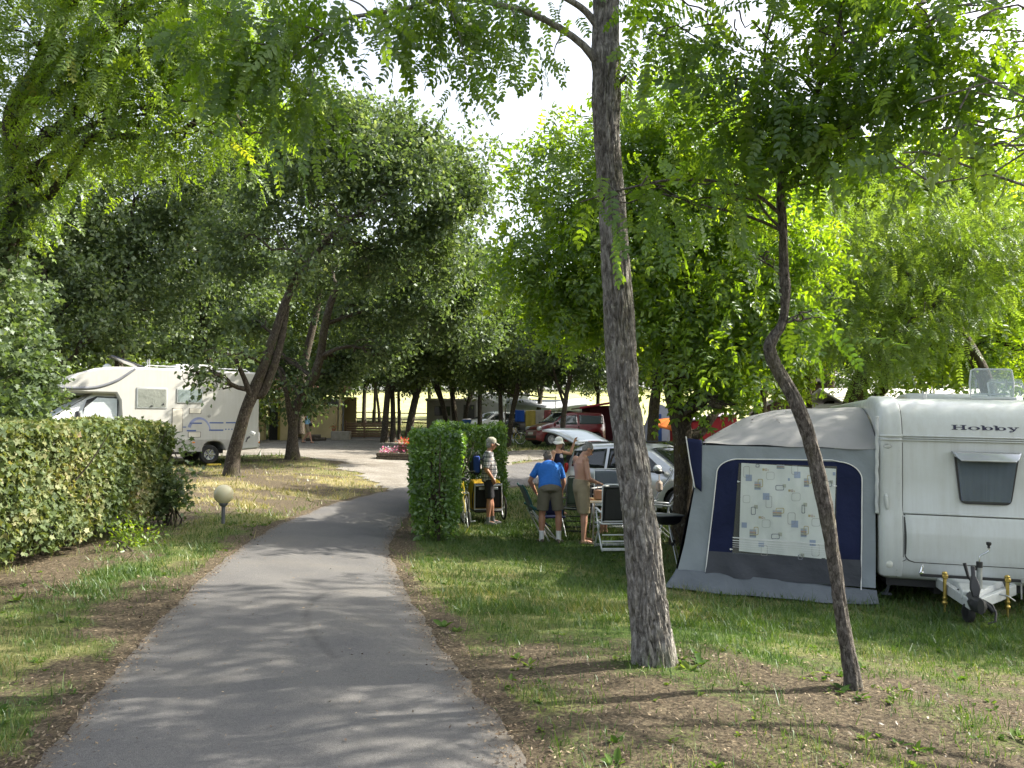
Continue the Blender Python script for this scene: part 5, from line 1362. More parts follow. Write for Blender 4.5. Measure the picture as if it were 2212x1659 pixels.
# drawbar, coupling, jockey wheel
tipx, tipy = -.46, -1.12
b = MB()
for x0 in (-.56, .20):
    b.loft([[(x0 - .03, .3, .20), (x0 + .03, .3, .20), (x0 + .03, .3, .32), (x0 - .03, .3, .32)], [(x0 - .03, -.1, .20), (x0 + .03, -.1, .20), (x0 + .03, -.1, .32), (x0 - .03, -.1, .32)], [(tipx - .035 + (x0 + .18) * .04, tipy + .12, .16), (tipx + .035, tipy + .12, .16), (tipx + .035, tipy + .12, .27), (tipx - .035 + (x0 + .18) * .04, tipy + .12, .27)]])
draw = b.build("drawbar", WHITE2, car, bevel=.006)
b = MB(); b.loft([[(-.52, -.02, .27), (.14, -.02, .27), (.10, -.02, .35), (-.48, -.02, .35)], [(-.50, -.35, .26), (-.08, -.38, .26), (-.10, -.38, .345), (-.46, -.35, .345)], [(tipx - .09, -.82, .24), (tipx + .11, -.82, .24), (tipx + .09, -.82, .325), (tipx - .07, -.82, .325)]]); b.build("drawbar_cover", WHITE2, draw, bevel=.012)
b = MB(); b.tube([(-.305, -.62, .28), (-.305, -.62, .60)], .029, 14); b.build("jockey_tube", STEEL, draw)
b = MB(); b.tube([(-.305, -.62, .57), (-.305, -.62, .635)], .033, 14); b.box((-.345, -.62, .56), (.03, .03, .05), ch=.008); b.build("jockey_collar", BLACKP, draw)
b = MB(); b.tube([(-.305, -.62, .63), (-.305, -.62, .69), (-.295, -.62, .705), (-.215, -.62, .755), (-.208, -.62, .77), (-.208, -.62, .80)], .0075, 8); b.build("crank_handle", CHROME, draw)
b = MB(); b.lathe([(.001, 0), (.016, .002), (.014, .03), (.026, .04), (.028, .065), (.02, .072), (.001, .073)], (-.208, -.62, .79), (0, 0, 1), 14); b.build("crank_knob", BLACKP, draw)
b = MB(); b.T = Matrix.Translation(Vector((tipx, tipy, 0)))
b.loft([[(x * w, y, z) for x, z in ((-1, .0), (-.7, .06), (0, .09), (.7, .06), (1, 0), (.7, -.06), (0, -.08), (-.7, -.06))] for w, y in ((.045, .30), (.055, .20), (.075, .08), (.085, 0), (.075, -.07), (.035, -.11))])
b.v = [(x, y, z + (.0 if i < 0 else .24)) for i, (x, y, z) in enumerate(b.v)]
b.build("coupling", BLACKP, draw)
b = MB(); b.T = Matrix.Translation(Vector((tipx, tipy, 0))); b.loft([[(-.028, .10, .30), (.028, .10, .30), (.028, .06, .30), (-.028, .06, .30)], [(-.055, .11, .40), (.055, .11, .40), (.05, .07, .40), (-.05, .07, .40)], [(-.045, .14, .47), (.045, .14, .47), (.04, .10, .47), (-.04, .10, .47)], [(-.02, .17, .53), (.02, .17, .53), (.02, .14, .53), (-.02, .14, .53)], [(-.022, .19, .63), (.022, .19, .63), (.022, .165, .63), (-.022, .165, .63)]]); b.build("coupling_lever", BLACKP, draw, bevel=.008)
b = MB(); b.tube([(tipx + .06, -.86, .36), (tipx - .02, -.84, .5), (tipx - .05, -.82, .64)], [.010, .016, .02], 10); b.build("brake_lever", BLACKP, draw)
b = MB(); b.lathe([(.001, .05), (.03, .045), (.04, .02), (.035, -.02), (.02, -.06)], (-.475, -.55, .27), (-1, -.3, .1), 14); b.build("gas_cap", BLACKP, draw)
b = MB(); b.tube([(tipx + .09, tipy + .15, .27), (tipx + .17, tipy + .1, .23), (tipx + .19, tipy + .05, .16), (tipx + .17, tipy, .08), (tipx + .1, tipy + .0, .05)], .012, 8); b.tube([(tipx + .10, tipy + .14, .25), (tipx + .18, tipy + .08, .16)], [.022, .034], 10); b.build("plug_cable", BLACKP, draw)
b = MB(); b.tube([(-.12, -.5, .27), (.0, -.55, .26), (.09, -.5, .20)], .009, 8); b.build("breakaway_cable", STEEL, draw)
wheel(draw, (-.49, -.88, .105), .105, .06, (1, .2, 0), rimm=STEEL, spokes=3, name="jockey_wheel")
# lateral bar on two gold spindles
b = MB(); b.box((.1, -.345, .405), (1.92, .04, .032), ch=.004); barp = b.build("support_bar", BLACKP, car)
for x in (-.597, .06):
    b = MB(); b.tube([(x, -.345, .40), (x, -.345, .10)], .020, 12); b.lathe([(.026, .08), (.032, .09), (.032, .11), (.026, .12)], (x, -.345, 0), n=12); b.lathe([(.026, .14), (.030, .15), (.026, .17)], (x, -.345, 0), n=12)
    b.box((x, -.345, .405), (.062, .065, .05), ch=.008); b.lathe([(.03, 0), (.032, .015), (.018, .03), (.001, .032)], (x, -.345, .43), n=14); b.tube([(x, -.345, .12), (x, -.345, -.02)], .012, 10); b.build("spindle", BRASS, barp)
for x in (-.85, 1.04):
    b = MB(); b.box((x, -.345, .43), (.05, .05, .04), ch=.01); b.tube([(x, -.345, .44), (x + .01, -.35, .50)], [.024, .015], 10); b.box((x + .012, -.35, .5), (.02, .02, .05), ch=.005); b.build("bar_clamp", CHROME, barp)
b = MB(); b.box((.22, -.36, .40), (.05, .03, .05), ch=.008); b.box((.22, -.38, .435), (.09, .015, .015)); b.tube([(.20, -.36, .38), (.20, -.36, .2)], .008, 6); b.build("bar_hook", STEEL, barp)

# ================================================================ AWNING
G_LIGHT = fabric("awning_grey", (.235, .265, .29), 1.6, 1.0)
G_ROOF = fabric("awning_roof_grey", (.255, .255, .255), 1.3, .4)
G_DARK = fabric("awning_charcoal", (.062, .066, .078), 1.8, 1.2)
G_SKIRT = fabric("awning_skirt", (.125, .14, .16), 3.5, .9)
A_NAVY = fabric("awning_navy", (.010, .015, .05), 2.0, 1.0)
PIPING = mat("white_piping", (.7, .7, .68), .5)
AWM = None
aw = empty("awning", CORG + Matrix.Rotation(CRZ, 3, 'Z') @ Vector((-1.28, 0, 0)), rot=(0, CRY, CRZ), label="grey and navy caravan awning with a large window in its side wall", cat="awning")
AX = 1.28
def sag(x, z):
    """slack in the side wall: long diagonal pulls towards the corners"""
    d = .016 * math.sin(2.1 * x + 3.0 * z) + .008 * math.sin(7 * x - 4.2 * z + 1) + .006 * math.sin(3.5 * z - 9 * x * z * .25) + .0045 * math.sin(17 * x + 9 * z + 2 * math.sin(3 * z))
    return d
def rows(b, zs, xl, xr, nx, y0, fy=None, zf=None):
    def fn(u, v):
        z = np.interp(v, np.linspace(0, 1, len(zs)), zs); a, c = xl(z), xr(z); x = a + (c - a) * u
        zz = zf(x, z) if zf else z
        return (x + AX, y0 + sag(x, zz) + (fy(x, z) if fy else 0), zz)
    b.grid(fn, nx, len(zs) - 1)
xL = lambda z: np.interp(z, [.18, .6, 1.2, 1.95], [-3.70, -3.60, -3.50, -3.375])
xR = lambda z: -1.292
seamz = lambda x: np.interp(x, [-3.4, -1.28], [1.90, 1.875])
b = MB(); rows(b, list(np.linspace(.19, 1.885, 30)), xL, xR, 50, 0.0, lambda x, z: -.035 * max(0, (.5 - z)) ** 1.3); b.build("side_wall", G_LIGHT, aw)
def archL(z):
    if z > 1.53: t = min(1, (z - 1.53) / .19); return -3.20 + .29 * (1 - math.sqrt(max(0, 1 - t * t)))
    return np.interp(z, [.2, .53, 1.1, 1.53], [-3.335, -3.30, -3.24, -3.20])
def archR(z):
    if z > 1.507: t = min(1, (z - 1.507) / .215); return -1.448 - .28 * (1 - math.sqrt(max(0, 1 - t * t)))
    return np.interp(z, [.2, 1.507], [-1.46, -1.448])
b = MB(); rows(b, list(np.linspace(.52, 1.50, 12)) + list(1.53 + .188 * np.sin(np.linspace(0, 1.5, 12))), archL, archR, 40, -.007); b.build("navy_panel", A_NAVY, aw)
b = MB(); rows(b, list(np.linspace(.20, .522, 8)), archL, archR, 60, -.017, lambda x, z: -.035 * max(0, (.5 - z)) ** 1.3 - max(0, .5 - z) * .05 * (1 + math.sin(x * 11 + z * 9))); b.build("kick_panel", G_DARK, aw)
pp = [(archL(z), z) for z in np.linspace(.20, 1.50, 14)] + [(archL(z), z) for z in 1.53 + .188 * np.sin(np.linspace(0.1, 1.55, 10))]
pp += [(x, 1.718 + (x + 2.9) * .02) for x in np.linspace(-2.8, -1.8, 8)]
pp += [(archR(z), z) for z in (1.507 + .215 * np.sin(np.linspace(1.5, 0.1, 10)))] + [(archR(z), z) for z in np.linspace(1.45, .14, 12)]
b = MB(); b.tube([(x + AX, -.014 + sag(x, z) - .035 * max(0, (.5 - z)) ** 1.3, z) for x, z in pp], .0075, 6); b.build("piping", PIPING, aw)
# dark sheet standing in for the unlit interior, clear sheet and its printed lines
wl = lambda z: np.interp(z, [.51, 1.665], [-3.0, -2.926]); wr = lambda z: np.interp(z, [.49, 1.67], [-1.765, -1.742])
b = MB(); rows(b, list(np.linspace(.51, 1.665, 14)), wl, wr, 30, -.012); winA = b.build("window_opening", mat("awning_inside_shade", (.03, .028, .022), .9), aw)
b = MB(); rows(b, list(np.linspace(.51, 1.665, 14)), wl, wr, 30, -.030); b.build("window_sheet", PVC, winA)
b = MB()
for k, (z, h) in enumerate(((.705, .014), (.672, .009), (.645, .007), (.618, .005), (.593, .004))):
    b.grid(lambda u, v: (-2.995 + 1.22 * u + AX, -.0325 + sag(-2.995 + 1.22 * u, z), z + h * v - .02 * u), 30, 1)
b.build("window_line", mat("white_print", (.62, .63, .62), .5), winA)
for (x, z) in ((-2.935, 1.43), (-3.02, .565), (-1.775, 1.42)):
    b = MB(); b.box((x + AX, -.035, z), (.02, .012, .022), ch=.004); b.box((x + AX + .018, -.035, z), (.02, .01, .008)); b.build("toggle", PIPING, winA)
# roof and the far walls
def roofpt(u, v):
    """u 0..1 from front edge to caravan rail, v 0..1 towards the rear"""
    y = 3.7 * v
    xf = -3.375; zf = 1.925
    x = xf + (-1.285 + .015 - xf) * u
    zt_ = np.interp(u, [0, .12, .28, .45, .7, 1], [1.925, 2.09, 2.27, 2.375, 2.41, 2.43])
    zs = np.interp(x, [-3.4, -1.28], [1.90, 1.875])
    VT = .36                          # the cloth climbs from the wall seam to the ridge pole
    if v < VT:
        t = v / VT; y = 1.35 * t ** 1.25 - .004
        z = zs + (zt_ - zs) * (1 - (1 - t) ** 1.7)
        z += .012 * math.sin(26 * u - 9 * t) * t * (1 - t) * 4 * u
    else:
        y = 1.346 + (v - VT) / (1 - VT) * 2.35; z = zt_ - .03 * math.sin(u * math.pi) * math.sin((v - VT) / (1 - VT) * math.pi * 2) ** 2
    return (x + AX, y + .006 * math.sin(x * 9), z + .006 * math.sin(9 * x + 6 * y) + .01 * math.sin(4 * y + 2))
b = MB(); b.grid(roofpt, 40, 50); b.build("roof", G_ROOF, aw)
b = MB(); b.grid(lambda u, v: (-3.72 + AX + .34 * v + .0 - .0 * u + .02 * math.sin(5 * u), 3.69 * u, .18 + 1.75 * v), 20, 10); b.build("front_wall", A_NAVY, aw)
b = MB(); b.grid(lambda u, v: (-3.70 + AX + 2.4 * u + .32 * v * (1 - u), 3.69, .18 + (1.74 + .5 * u ** .6) * v), 20, 10); b.build("end_wall", G_LIGHT, aw)
# navy corner flap held out on its guy
b = MB(); b.grid(lambda u, v: (-3.59 + .20 * u + .105 * (1 - v) * (1 - u) + AX, -.012 - .015 * math.sin(u * 3), 1.35 + .62 * v - (.17 if False else .02) * u - .05 * u * (1 - v)), 8, 12); b.build("corner_flap", A_NAVY, aw, solid=.004)
b = MB(); b.tube([(-3.595 + AX, -.014, 1.99), (-3.59 + AX, -.014, 1.96), (-3.54 + AX, -.014, 1.65), (-3.475 + AX, -.014, 1.33)], .008, 6); b.build("flap_edge", PIPING, aw)
# mud skirt lying on the grass
AWM = Matrix.Translation(aw.location) @ aw.rotation_euler.to_matrix().to_4x4()
def gl(x, y):
    """ground height in the awning's own frame"""
    p = AWM @ Vector((x, y, .15)); return .15 + (z1(p.x, p.y) - p.z)
def skirt(u, v):
    x = -3.70 + 2.42 * u
    zw = np.interp(u, [0, 1], [.275, .165]) - .002
    w = .20 + .03 * math.sin(11 * u) + .015 * math.sin(27 * u + 1)
    if u < .06: w += (.06 - u) * 1.6
    X, Y = x + AX - .16 * (1 - u) ** 6 * v, -.012 - v * w
    zg = gl(X, Y) + .022
    return (X, Y, zg + (zw - zg) * (1 - v) ** 1.6 + .008 * math.sin(31 * u + 3 * v) * v * (1 - v) * 4)
b = MB(); b.grid(skirt, 70, 8); b.build("skirt", G_SKIRT, aw, solid=.004)
# rail strip where the awning hangs from the caravan
b = MB(); b.grid(lambda u, v: (-1.30 + AX + .04 * u + .003 * math.sin(v * 40), -.018 - .004 * math.sin(v * 23 + u), 1.10 + 1.20 * v), 2, 60); b.build("draught_strip", fabric("white_strip", (.50, .52, .52), 5, .5), aw, solid=.004)
# fallen leaves on the awning roof
_b = []
rs_ = np.random.default_rng(3); P = []
for _ in range(170):
    u, v = rs_.random() ** 1.2 * .6 + .05, .15 + .7 * rs_.random(); p = roofpt(u, v); P.append((p[0], p[1], p[2] + .012))
P = np.array(P); k = len(P)
me = leafmesh("fallen_leaf", RHOMB, P, rs_.normal(size=(k, 3)) * [1, 1, .15], np.tile([0, 0, 1.], (k, 1)) + rs_.normal(size=(k, 3)) * .2, rs_.uniform(.02, .055, k), rs_.random(k) * .5, LITTER)
o = link("fallen_leaves", me); o.matrix_world = aw.matrix_basis; o.location = aw.location; o.rotation_euler = aw.rotation_euler
tag(o, "brown leaves scattered on the grey awning roof", "leaf litter", kind='stuff')

# --- printed curtains behind the awning window
CURT = fabric("printed_curtain_cloth", (.68, .68, .65), 4, .25, var=.04)
INKS = [mat("ink_" + n, [x * .68 + .50 * .32 for x in c], .7) for n, c in (("blue", (.20, .27, .45)), ("navy", (.025, .035, .08)), ("yellow", (.48, .34, .06)), ("olive", (.36, .35, .24)), ("grey", (.40, .41, .37)), ("brown", (.16, .12, .12)), ("rust", (.40, .16, .06)))]
cX = lambda cx: -2.926 + (cx - 245) * .001122
cZ = lambda cx, cy: 1.66 - (cy - 125) * .00118 + (cx - 245) * 4.95e-5
def cfold(x, z): return -.020 + sag(x, z) - .003 * math.sin(x * 21 + .5 * math.sin(z * 3)) - .0015 * math.sin(x * 47)
def curtain(x0f, x1f, label):
    zb = .545
    root = empty("curtain", aw.location, rot=tuple(aw.rotation_euler), label=label, cat="curtain", group="printed curtains in the awning window")
    b = MB(); b.grid(lambda u, v: (x0f(v) + (x1f(v) - x0f(v)) * u + AX, cfold(x0f(v) + (x1f(v) - x0f(v)) * u, zb + 1.12 * v), zb - .018 * (x0f(v) + (x1f(v) - x0f(v)) * u + 2.915) / .55 + 1.125 * v), 60, 20)
    b.build("cloth", CURT, root)
    return root
cA = curtain(lambda v: -2.915 + .02 * v, lambda v: -2.345 + .02 * v, "left patterned curtain behind the clear awning window")
cB = curtain(lambda v: -2.346 + .02 * v, lambda v: -1.79 + .04 * v, "right patterned curtain behind the clear awning window, partly hidden by the crooked tree")
def prints(root, lo, hi):
    bs = [MB() for _ in INKS]
    def quad(k, cx, cy, w, h, a=0):
        if not (lo <= cx < hi): return
        n = 3
        def fn(u, v):
            x_, y_ = (u - .5) * w, (v - .5) * h
            X = cX(min(max(cx + x_, lo + 4), hi - 4)); Z = cZ(cx, cy + y_)
            return (X + AX, cfold(X, Z) - .0025 - k * .0002, Z)
        bs[k].grid(fn, n, 1)
    def outline(k, cx, cy, w, h, t=6):
        if not (lo <= cx < hi): return
        r = min(w, h) * .25; pts = []
        for (qx, qy, a0) in ((1, 1, 0), (-1, 1, 90), (-1, -1, 180), (1, -1, 270)):
            for i in range(5):
                a = R(a0 + i * 22.5); pts.append((cx + qx * (w / 2 - r) + r * math.cos(a), cy + qy * (h / 2 - r) + r * math.sin(a)))
        V = []; n = len(pts)
        for s in (1, 1 - 2 * t / min(w, h)):
            for (x_, y_) in pts:
                x_ = min(max(cx + (x_ - cx) * (s if s == 1 else (1 - 2 * t / w)), lo + 4), hi - 4); y_ = cy + (y_ - cy) * (s if s == 1 else (1 - 2 * t / h))
                X = cX(x_); Z = cZ(x_, y_); V.append((X + AX, cfold(X, Z) - .0035 - k * .0002, Z))
        bs[k].add(V, [(i, (i + 1) % n, n + (i + 1) % n, n + i) for i in range(n)])
    for cx, cy, s in ((355, 280, 70), (880, 252, 68), (545, 480, 72), (310, 790, 58), (855, 775, 74), (1045, 972, 64), (497, 995, 62), (1262, 790, 46), (786, 300, 28), (1275, 245, 36)): quad(0, cx, cy, s, s)
    for cx, cy, w, h in ((692, 388, 92, 56), (408, 635, 52, 86), (945, 615, 36, 92), (650, 907, 92, 56), (1210, 352, 74, 60), (450, 150, 42, 36), (917, 1125, 50, 52)): outline(1, cx, cy, w, h, 7)
    for cx, cy, w, h in ((482, 337, 56, 88), (695, 632, 90, 60), (440, 852, 52, 88), (977, 838, 52, 90), (1210, 610, 60, 80), (1010, 300, 50, 90)): outline(2, cx, cy, w, h, 7)
    for cx, cy, s in ((740, 368, 36), (436, 592, 40), (965, 568, 40), (700, 885, 40), (1240, 330, 36), (940, 1105, 38)): quad(3, cx, cy, s, s)
    for cx, cy, w, h in ((590, 260, 90, 84), (865, 485, 96, 88), (332, 508, 80, 84), (548, 772, 92, 88), (1080, 755, 92, 86), (1110, 220, 90, 84)): outline(4, cx, cy, w, h, 5)
    for cx, cy, w, h in ((575, 538, 66, 126), (820, 715, 82, 126), (852, 200, 70, 96), (1075, 1045, 80, 128), (330, 215, 66, 120), (530, 1060, 70, 110)): outline(5, cx, cy, w, h, 3.5)
    for cx, cy, w, h in ((452, 365, 68, 90), (665, 662, 96, 76), (405, 878, 72, 90), (950, 865, 62, 94), (978, 335, 54, 92), (700, 165, 84, 44)):
        cols = [4, 0, 6, 5, 3, 1, 0]
        for i in range(7): quad(cols[i], cx, cy - h / 2 + h * (i + .5) / 7, w, h / 7.6)
    for cx, cy in ((515, 192), (1010, 686), (478, 705), (795, 418)):
        quad(2, cx, cy, 24, 24); outline(6, cx + 28, cy + 2, 22, 26, 5); quad(2, cx + 52, cy + 6, 9, 12)
    for k, b in enumerate(bs):
        if b.f: o = b.build("print", INKS[k], root); 
prints(cA, 262, 762); prints(cB, 775, 1290)

# ================================================================ MOTORHOME
mh = empty("motorhome", (-10.46, 27.83, z1(-10.46, 27.83) - .0), rz=R(-143), label="cream motorhome with blue stripes and a sleeping pod over the cab", cat="motorhome")
mh.location.z = .546
b = MB()
side = [(-1.63, .47), (-1.60, 2.95), (-1.5, 3.03), (2.1, 3.05), (2.9, 3.03), (3.45, 2.96), (3.9, 2.80), (4.2, 2.58), (4.37, 2.38), (4.38, 2.28), (4.28, 2.23), (3.6, 2.2), (2.85, 2.20), (2.74, 2.0), (2.62, .42), (.245, .41), (.225, .52), (.17, .64), (.06, .71), (-.13, .735), (-.32, .70), (-.42, .62), (-.47, .52), (-.48, .43), (-1.1, .43)]
b.prism([(x, -1.1, z) for x, z in side], (0, 2.2, 0)); b.build("body", CREAM, mh, bevel=.07, angle=30)
b = MB()
sk = [(2.6, .40), (2.6, .785), (-.62, .785), (-.66, .66), (-.62, .43), (-.50, .43), (-.49, .54), (-.43, .65), (-.32, .73), (-.13, .765), (.08, .735), (.19, .66), (.245, .54), (.262, .40)]
for y in (1.098, -1.112): b.prism([(x, y, z) for x, z in sk], (0, .014, 0))
b.build("skirt", mat("warm_grey_skirt", (.36, .35, .33), .45), mh)
b = MB()
for y in (1.1, -1.104):
    for (x0, x1, z, h) in ((1.156, .92, 1.285, .04), (.65, .27, 1.315, .04), (.03, -.42, 1.33, .04), (-.50, -.82, 1.335, .04), (1.42, .90, 1.06, .045), (.74, .45, 1.075, .045), (.04, -.42, 1.09, .045), (-.48, -.52, 1.12, .04), (-.58, -.62, 1.12, .04), (-.68, -.72, 1.12, .04), (1.36, 1.1, 1.17, .025), (.86, .76, 1.19, .03)):
        b.box(((x0 + x1) / 2, y + .002, z), (abs(x0 - x1), .006, h))
b.build("stripe", BLUE_INK, mh)
b = MB()
for y in (1.1, -1.104):
    for k in range(20):
        a0, a1 = R(180 - k * 8.2), R(180 - (k + 1) * 8.2)
        w0, w1 = .035 + .07 * k / 20, .035 + .07 * (k + 1) / 20
        C = (.36, 1.07); rx, rz_ = .37, .44
        P = [(C[0] - rx * math.cos(a0), C[1] + rz_ * math.sin(a0)), (C[0] - rx * math.cos(a1), C[1] + rz_ * math.sin(a1)), (C[0] - (rx - w1) * math.cos(a1), C[1] + (rz_ - w1) * math.sin(a1)), (C[0] - (rx - w0) * math.cos(a0), C[1] + (rz_ - w0) * math.sin(a0))]
        b.prism([(2 * C[0] - x, y - .001, z) for x, z in P], (0, .006, 0))
b.build("arc_decal", LILAC_INK, mh)
# grey swoosh along the sleeping pod
b = MB()
sw = [(4.385, 2.36, .05), (4.2, 2.345, .055), (3.6, 2.355, .06), (3.2, 2.44, .06), (2.8, 2.62, .06), (2.5, 2.84, .06), (2.3, 3.0, .05)]
C = catmull(sw, 26)
for y in (1.1, -1.104): b.grid(lambda u, v: (C[int(round(u * 25))][0], y + .004, C[int(round(u * 25))][1] + (v - .5) * 1.7 * C[int(round(u * 25))][2]), 25, 1)
b.box((4.385, 0, 2.36), (.012, 2.1, .09)); b.build("pod_stripe", mat("grey_stripe", (.17, .18, .20), .4), mh, solid=.004)
def mh_window(x0, x1, z0, z1_, blind):
    b = MB(); b.box(((x0 + x1) / 2, 1.105, (z0 + z1_) / 2), (x1 - x0 + .09, .03, z1_ - z0 + .09), ch=.012); w = b.build("window", mat("window_frame_grey", (.38, .40, .40), .5), mh)
    b = MB(); b.grid(lambda u, v: (x0 + (x1 - x0) * u, 1.1225 + .002 * math.sin(9 * u + 5 * v), z0 + (z1_ - z0) * v), 10, 8); b.build("blind", blind, w)
    b = MB(); b.box(((x0 + x1) / 2, 1.130, (z0 + z1_) / 2), (x1 - x0, .006, z1_ - z0), ch=.002); b.build("pane", GLASS_C, w)
    b = MB(); b.box(((x0 + x1) / 2, 1.136, z0 + .04), (.08, .014, .03), ch=.004); b.box((x0 + .07, 1.136, z0 + .1), (.045, .014, .06), ch=.008); b.build("catch", BLACKP, w)
mh_window(1.40, 2.22, 1.81, 2.37, fabric("beige_blind", (.42, .39, .34), 6, .5)); mh_window(.30, 1.03, 1.99, 2.38, FOIL)
for (x0, x1, z0, z1_, nm) in ((.87, 1.20, 1.03, 1.79, "locker_door"), (.30, .68, 1.62, 1.80, "fridge_vent"), (.30, .70, .86, 1.04, "service_flap")):
    b = MB(); b.box(((x0 + x1) / 2, 1.102, (z0 + z1_) / 2), (x1 - x0, .012, z1_ - z0), ch=.003); sb = b.build(nm, SEAM, mh)
    b = MB(); b.box(((x0 + x1) / 2, 1.106, (z0 + z1_) / 2), (x1 - x0 - .03, .012, z1_ - z0 - .03), ch=.004)
    if nm != "locker_door":
        for k in range(5): b.box(((x0 + x1) / 2, 1.113, z0 + (z1_ - z0) * (k + .5) / 5), ((x1 - x0) * .86, .008, .012), rot=(.5, 0, 0))
    b.build("panel", mat("vent_cream", (.66, .63, .55), .5), sb)
b = MB(); b.lathe([(.05, 0), (.05, .012), (.03, .014), (.001, .014)], (.04, 1.1, 1.55), (0, 1, 0), 16); b.build("water_cap", mat("grey_cap", (.35, .35, .35), .5), mh)
b = MB(); b.box((-1.60, .0, .78), (.16, 2.16, .55), ch=.07); b.build("rear_bumper", mat("bumper_white", (.74, .74, .72), .4), mh)
for s in (1, -1):
    b = MB(); b.box((-1.63, s * 1.05, .68), (.06, .08, .05), ch=.01); b.build("indicator", ORANGE_L, mh)
    b = MB(); b.box((.52, s * 1.11, .70), (.09, .012, .045), ch=.006); b.build("side_marker", ORANGE_L, mh)
b = MB(); b.box((-1.25, 1.108, .84), (.12, .02, .06), rot=(0, .5, 0), ch=.008); b.box((-1.2, 1.108, .76), (.04, .02, .14), rot=(0, -.4, 0), ch=.006); b.build("socket_bracket", mat("bracket_grey", (.1, .1, .1), .6), mh)
# cab
b = MB()
cab = [[(2.62, w * s_, z) for (w, z) in ((.98, .42), (1.0, 1.3), (.9, 2.21))] for s_ in (1,)]
def cabring(x, zt_, zb_, wt, wm):
    zm = min(zt_ - .05, 1.3)
    return [(x, wm * .96, zb_), (x, wm, (zb_ + zm) / 2), (x, wm, zm), (x, wt, zt_), (x, -wt, zt_), (x, -wm, zm), (x, -wm, (zb_ + zm) / 2), (x, -wm * .96, zb_)]
b.loft([cabring(2.6, 2.21, .42, .88, 1.0), cabring(3.42, 2.21, .42, .86, 1.0), cabring(3.7, 2.02, .42, .87, .99), cabring(4.52, 1.46, .42, .82, .97), cabring(5.0, 1.28, .42, .74, .95), cabring(5.35, 1.05, .42, .66, .90), cabring(5.46, .75, .45, .60, .82)])
cabo = b.build("cab", mat("cab_white", (.74, .75, .74), .3, coat=.4, var=.02), mh, bevel=.03)
b = MB()
b.prism([(2.74, .985, 1.33), (2.74, .915, 2.10), (3.35, .905, 2.12), (3.62, .92, 2.0), (3.72, .985, 1.70), (3.72, 1.0, 1.38)], (0, .012, .002)); sw_ = b.build("side_window", BLACKP, cabo)
b = MB(); b.prism([(2.78, .998, 1.37), (2.78, .935, 2.06), (3.33, .925, 2.08), (3.72, .965, 1.72), (4.05, 1.0, 1.50), (4.05, 1.005, 1.40)], (0, .014, .002)); b.build("foil_cover", FOIL, sw_)
b = MB(); b.grid(lambda u, v: (3.66 + .88 * (1 - v), (-.84 + 1.68 * u) * (1 + .03 * v), 1.47 + .60 * v + .02 + .012 * math.sin(u * 12)), 14, 6); b.build("windscreen", FOIL, cabo, solid=.02)
b = MB(); b.tube([(3.83, .98, 1.40), (3.9, 1.15, 1.44)], .02, 8); b.box((3.9, 1.2, 1.52), (.12, .20, .28), rot=(0, 0, .2), ch=.04); b.build("mirror", BLACKP, cabo)
b = MB(); b.box((2.70, .99, 1.75), (.012, .03, .9)); b.box((3.3, 1.0, 1.31), (1.1, .012, .012)); b.build("door_seam", SEAM, cabo)
wheel(mh, (0, 1.0, .305), .305, .2, (0, 1, 0), rimr=.64, spokes=6); wheel(mh, (0, -1.0, .305), .305, .2, (0, -1, 0)); wheel(mh, (3.95, .92, .305), .305, .2, (0, 1, 0)); wheel(mh, (3.95, -.92, .305), .305, .2, (0, -1, 0))
b = MB(); b.box((1.6, 0, .40), (4.2, 1.7, .14)); b.tube([(0, -1, .3), (0, 1, .3)], .05, 8); b.build("chassis", mat("underbody", (.03, .03, .03), .9), mh)
b = MB(); b.box((2.3, .25, 3.22), (1.25, .62, .03), rot=(0, -.32, 0), ch=.008); b.box((2.3, .25, 3.205), (1.29, .66, .025), rot=(0, -.32, 0), ch=.008)
sp_ = b.build("solar_panel", mat("solar_cells", (.018, .02, .035), .15, coat=.6), mh)
b = MB(); b.tube([(1.75, .2, 3.04), (1.75, .2, 3.36)], .015, 6); b.tube([(1.75, .45, 3.04), (1.75, .45, 3.36)], .015, 6); b.build("panel_stay", ALU, sp_)
b = MB()
for y in (.85, -.85): b.tube([(2.0, y, 3.05), (1.9, y, 3.13), (-1.2, y, 3.12), (-1.35, y, 3.03)], .018, 8)
for x in (1.2, .3, -.6): b.tube([(x, -.85, 3.12), (x, .85, 3.12)], .014, 8)
b.build("roof_rail", ALU, mh)
b = MB(); b.loft([[(x, y * w, 3.08 + h * z) for y, z in ((-.5, 0), (-.5, .7), (-.4, 1), (.4, 1), (.5, .7), (.5, 0))] for x, w, h in ((1.0, .7, .04), (.9, .8, .16), (.5, .8, .2), (-.2, .8, .18), (-.4, .7, .05))]); b.build("roof_box", WHITE2, mh)
b = MB(); b.lathe([(.14, 0), (.13, .1), (.06, .16), (.001, .17)], (2.95, .3, 3.0), n=16); b.build("roof_vent", WHITE2, mh)
b = MB(); b.box((.0, 0, .0), (.42, .2, .07), ch=.02); ch_ = b.build("levelling_ramp", mat("yellow_plastic", (.62, .45, .05), .5)); p = mh.matrix_basis @ Vector((0, 0, 0)); p = Matrix.Translation(mh.location) @ mh.rotation_euler.to_matrix().to_4x4() @ Vector((-.1, 1.22, 0))
ch_.location = (p.x, p.y, z1(p.x, p.y) + .03); ch_.rotation_euler = (0, 0, R(-143)); tag(ch_, "yellow plastic levelling ramp lying beside the motorhome's rear wheel", "ramp")

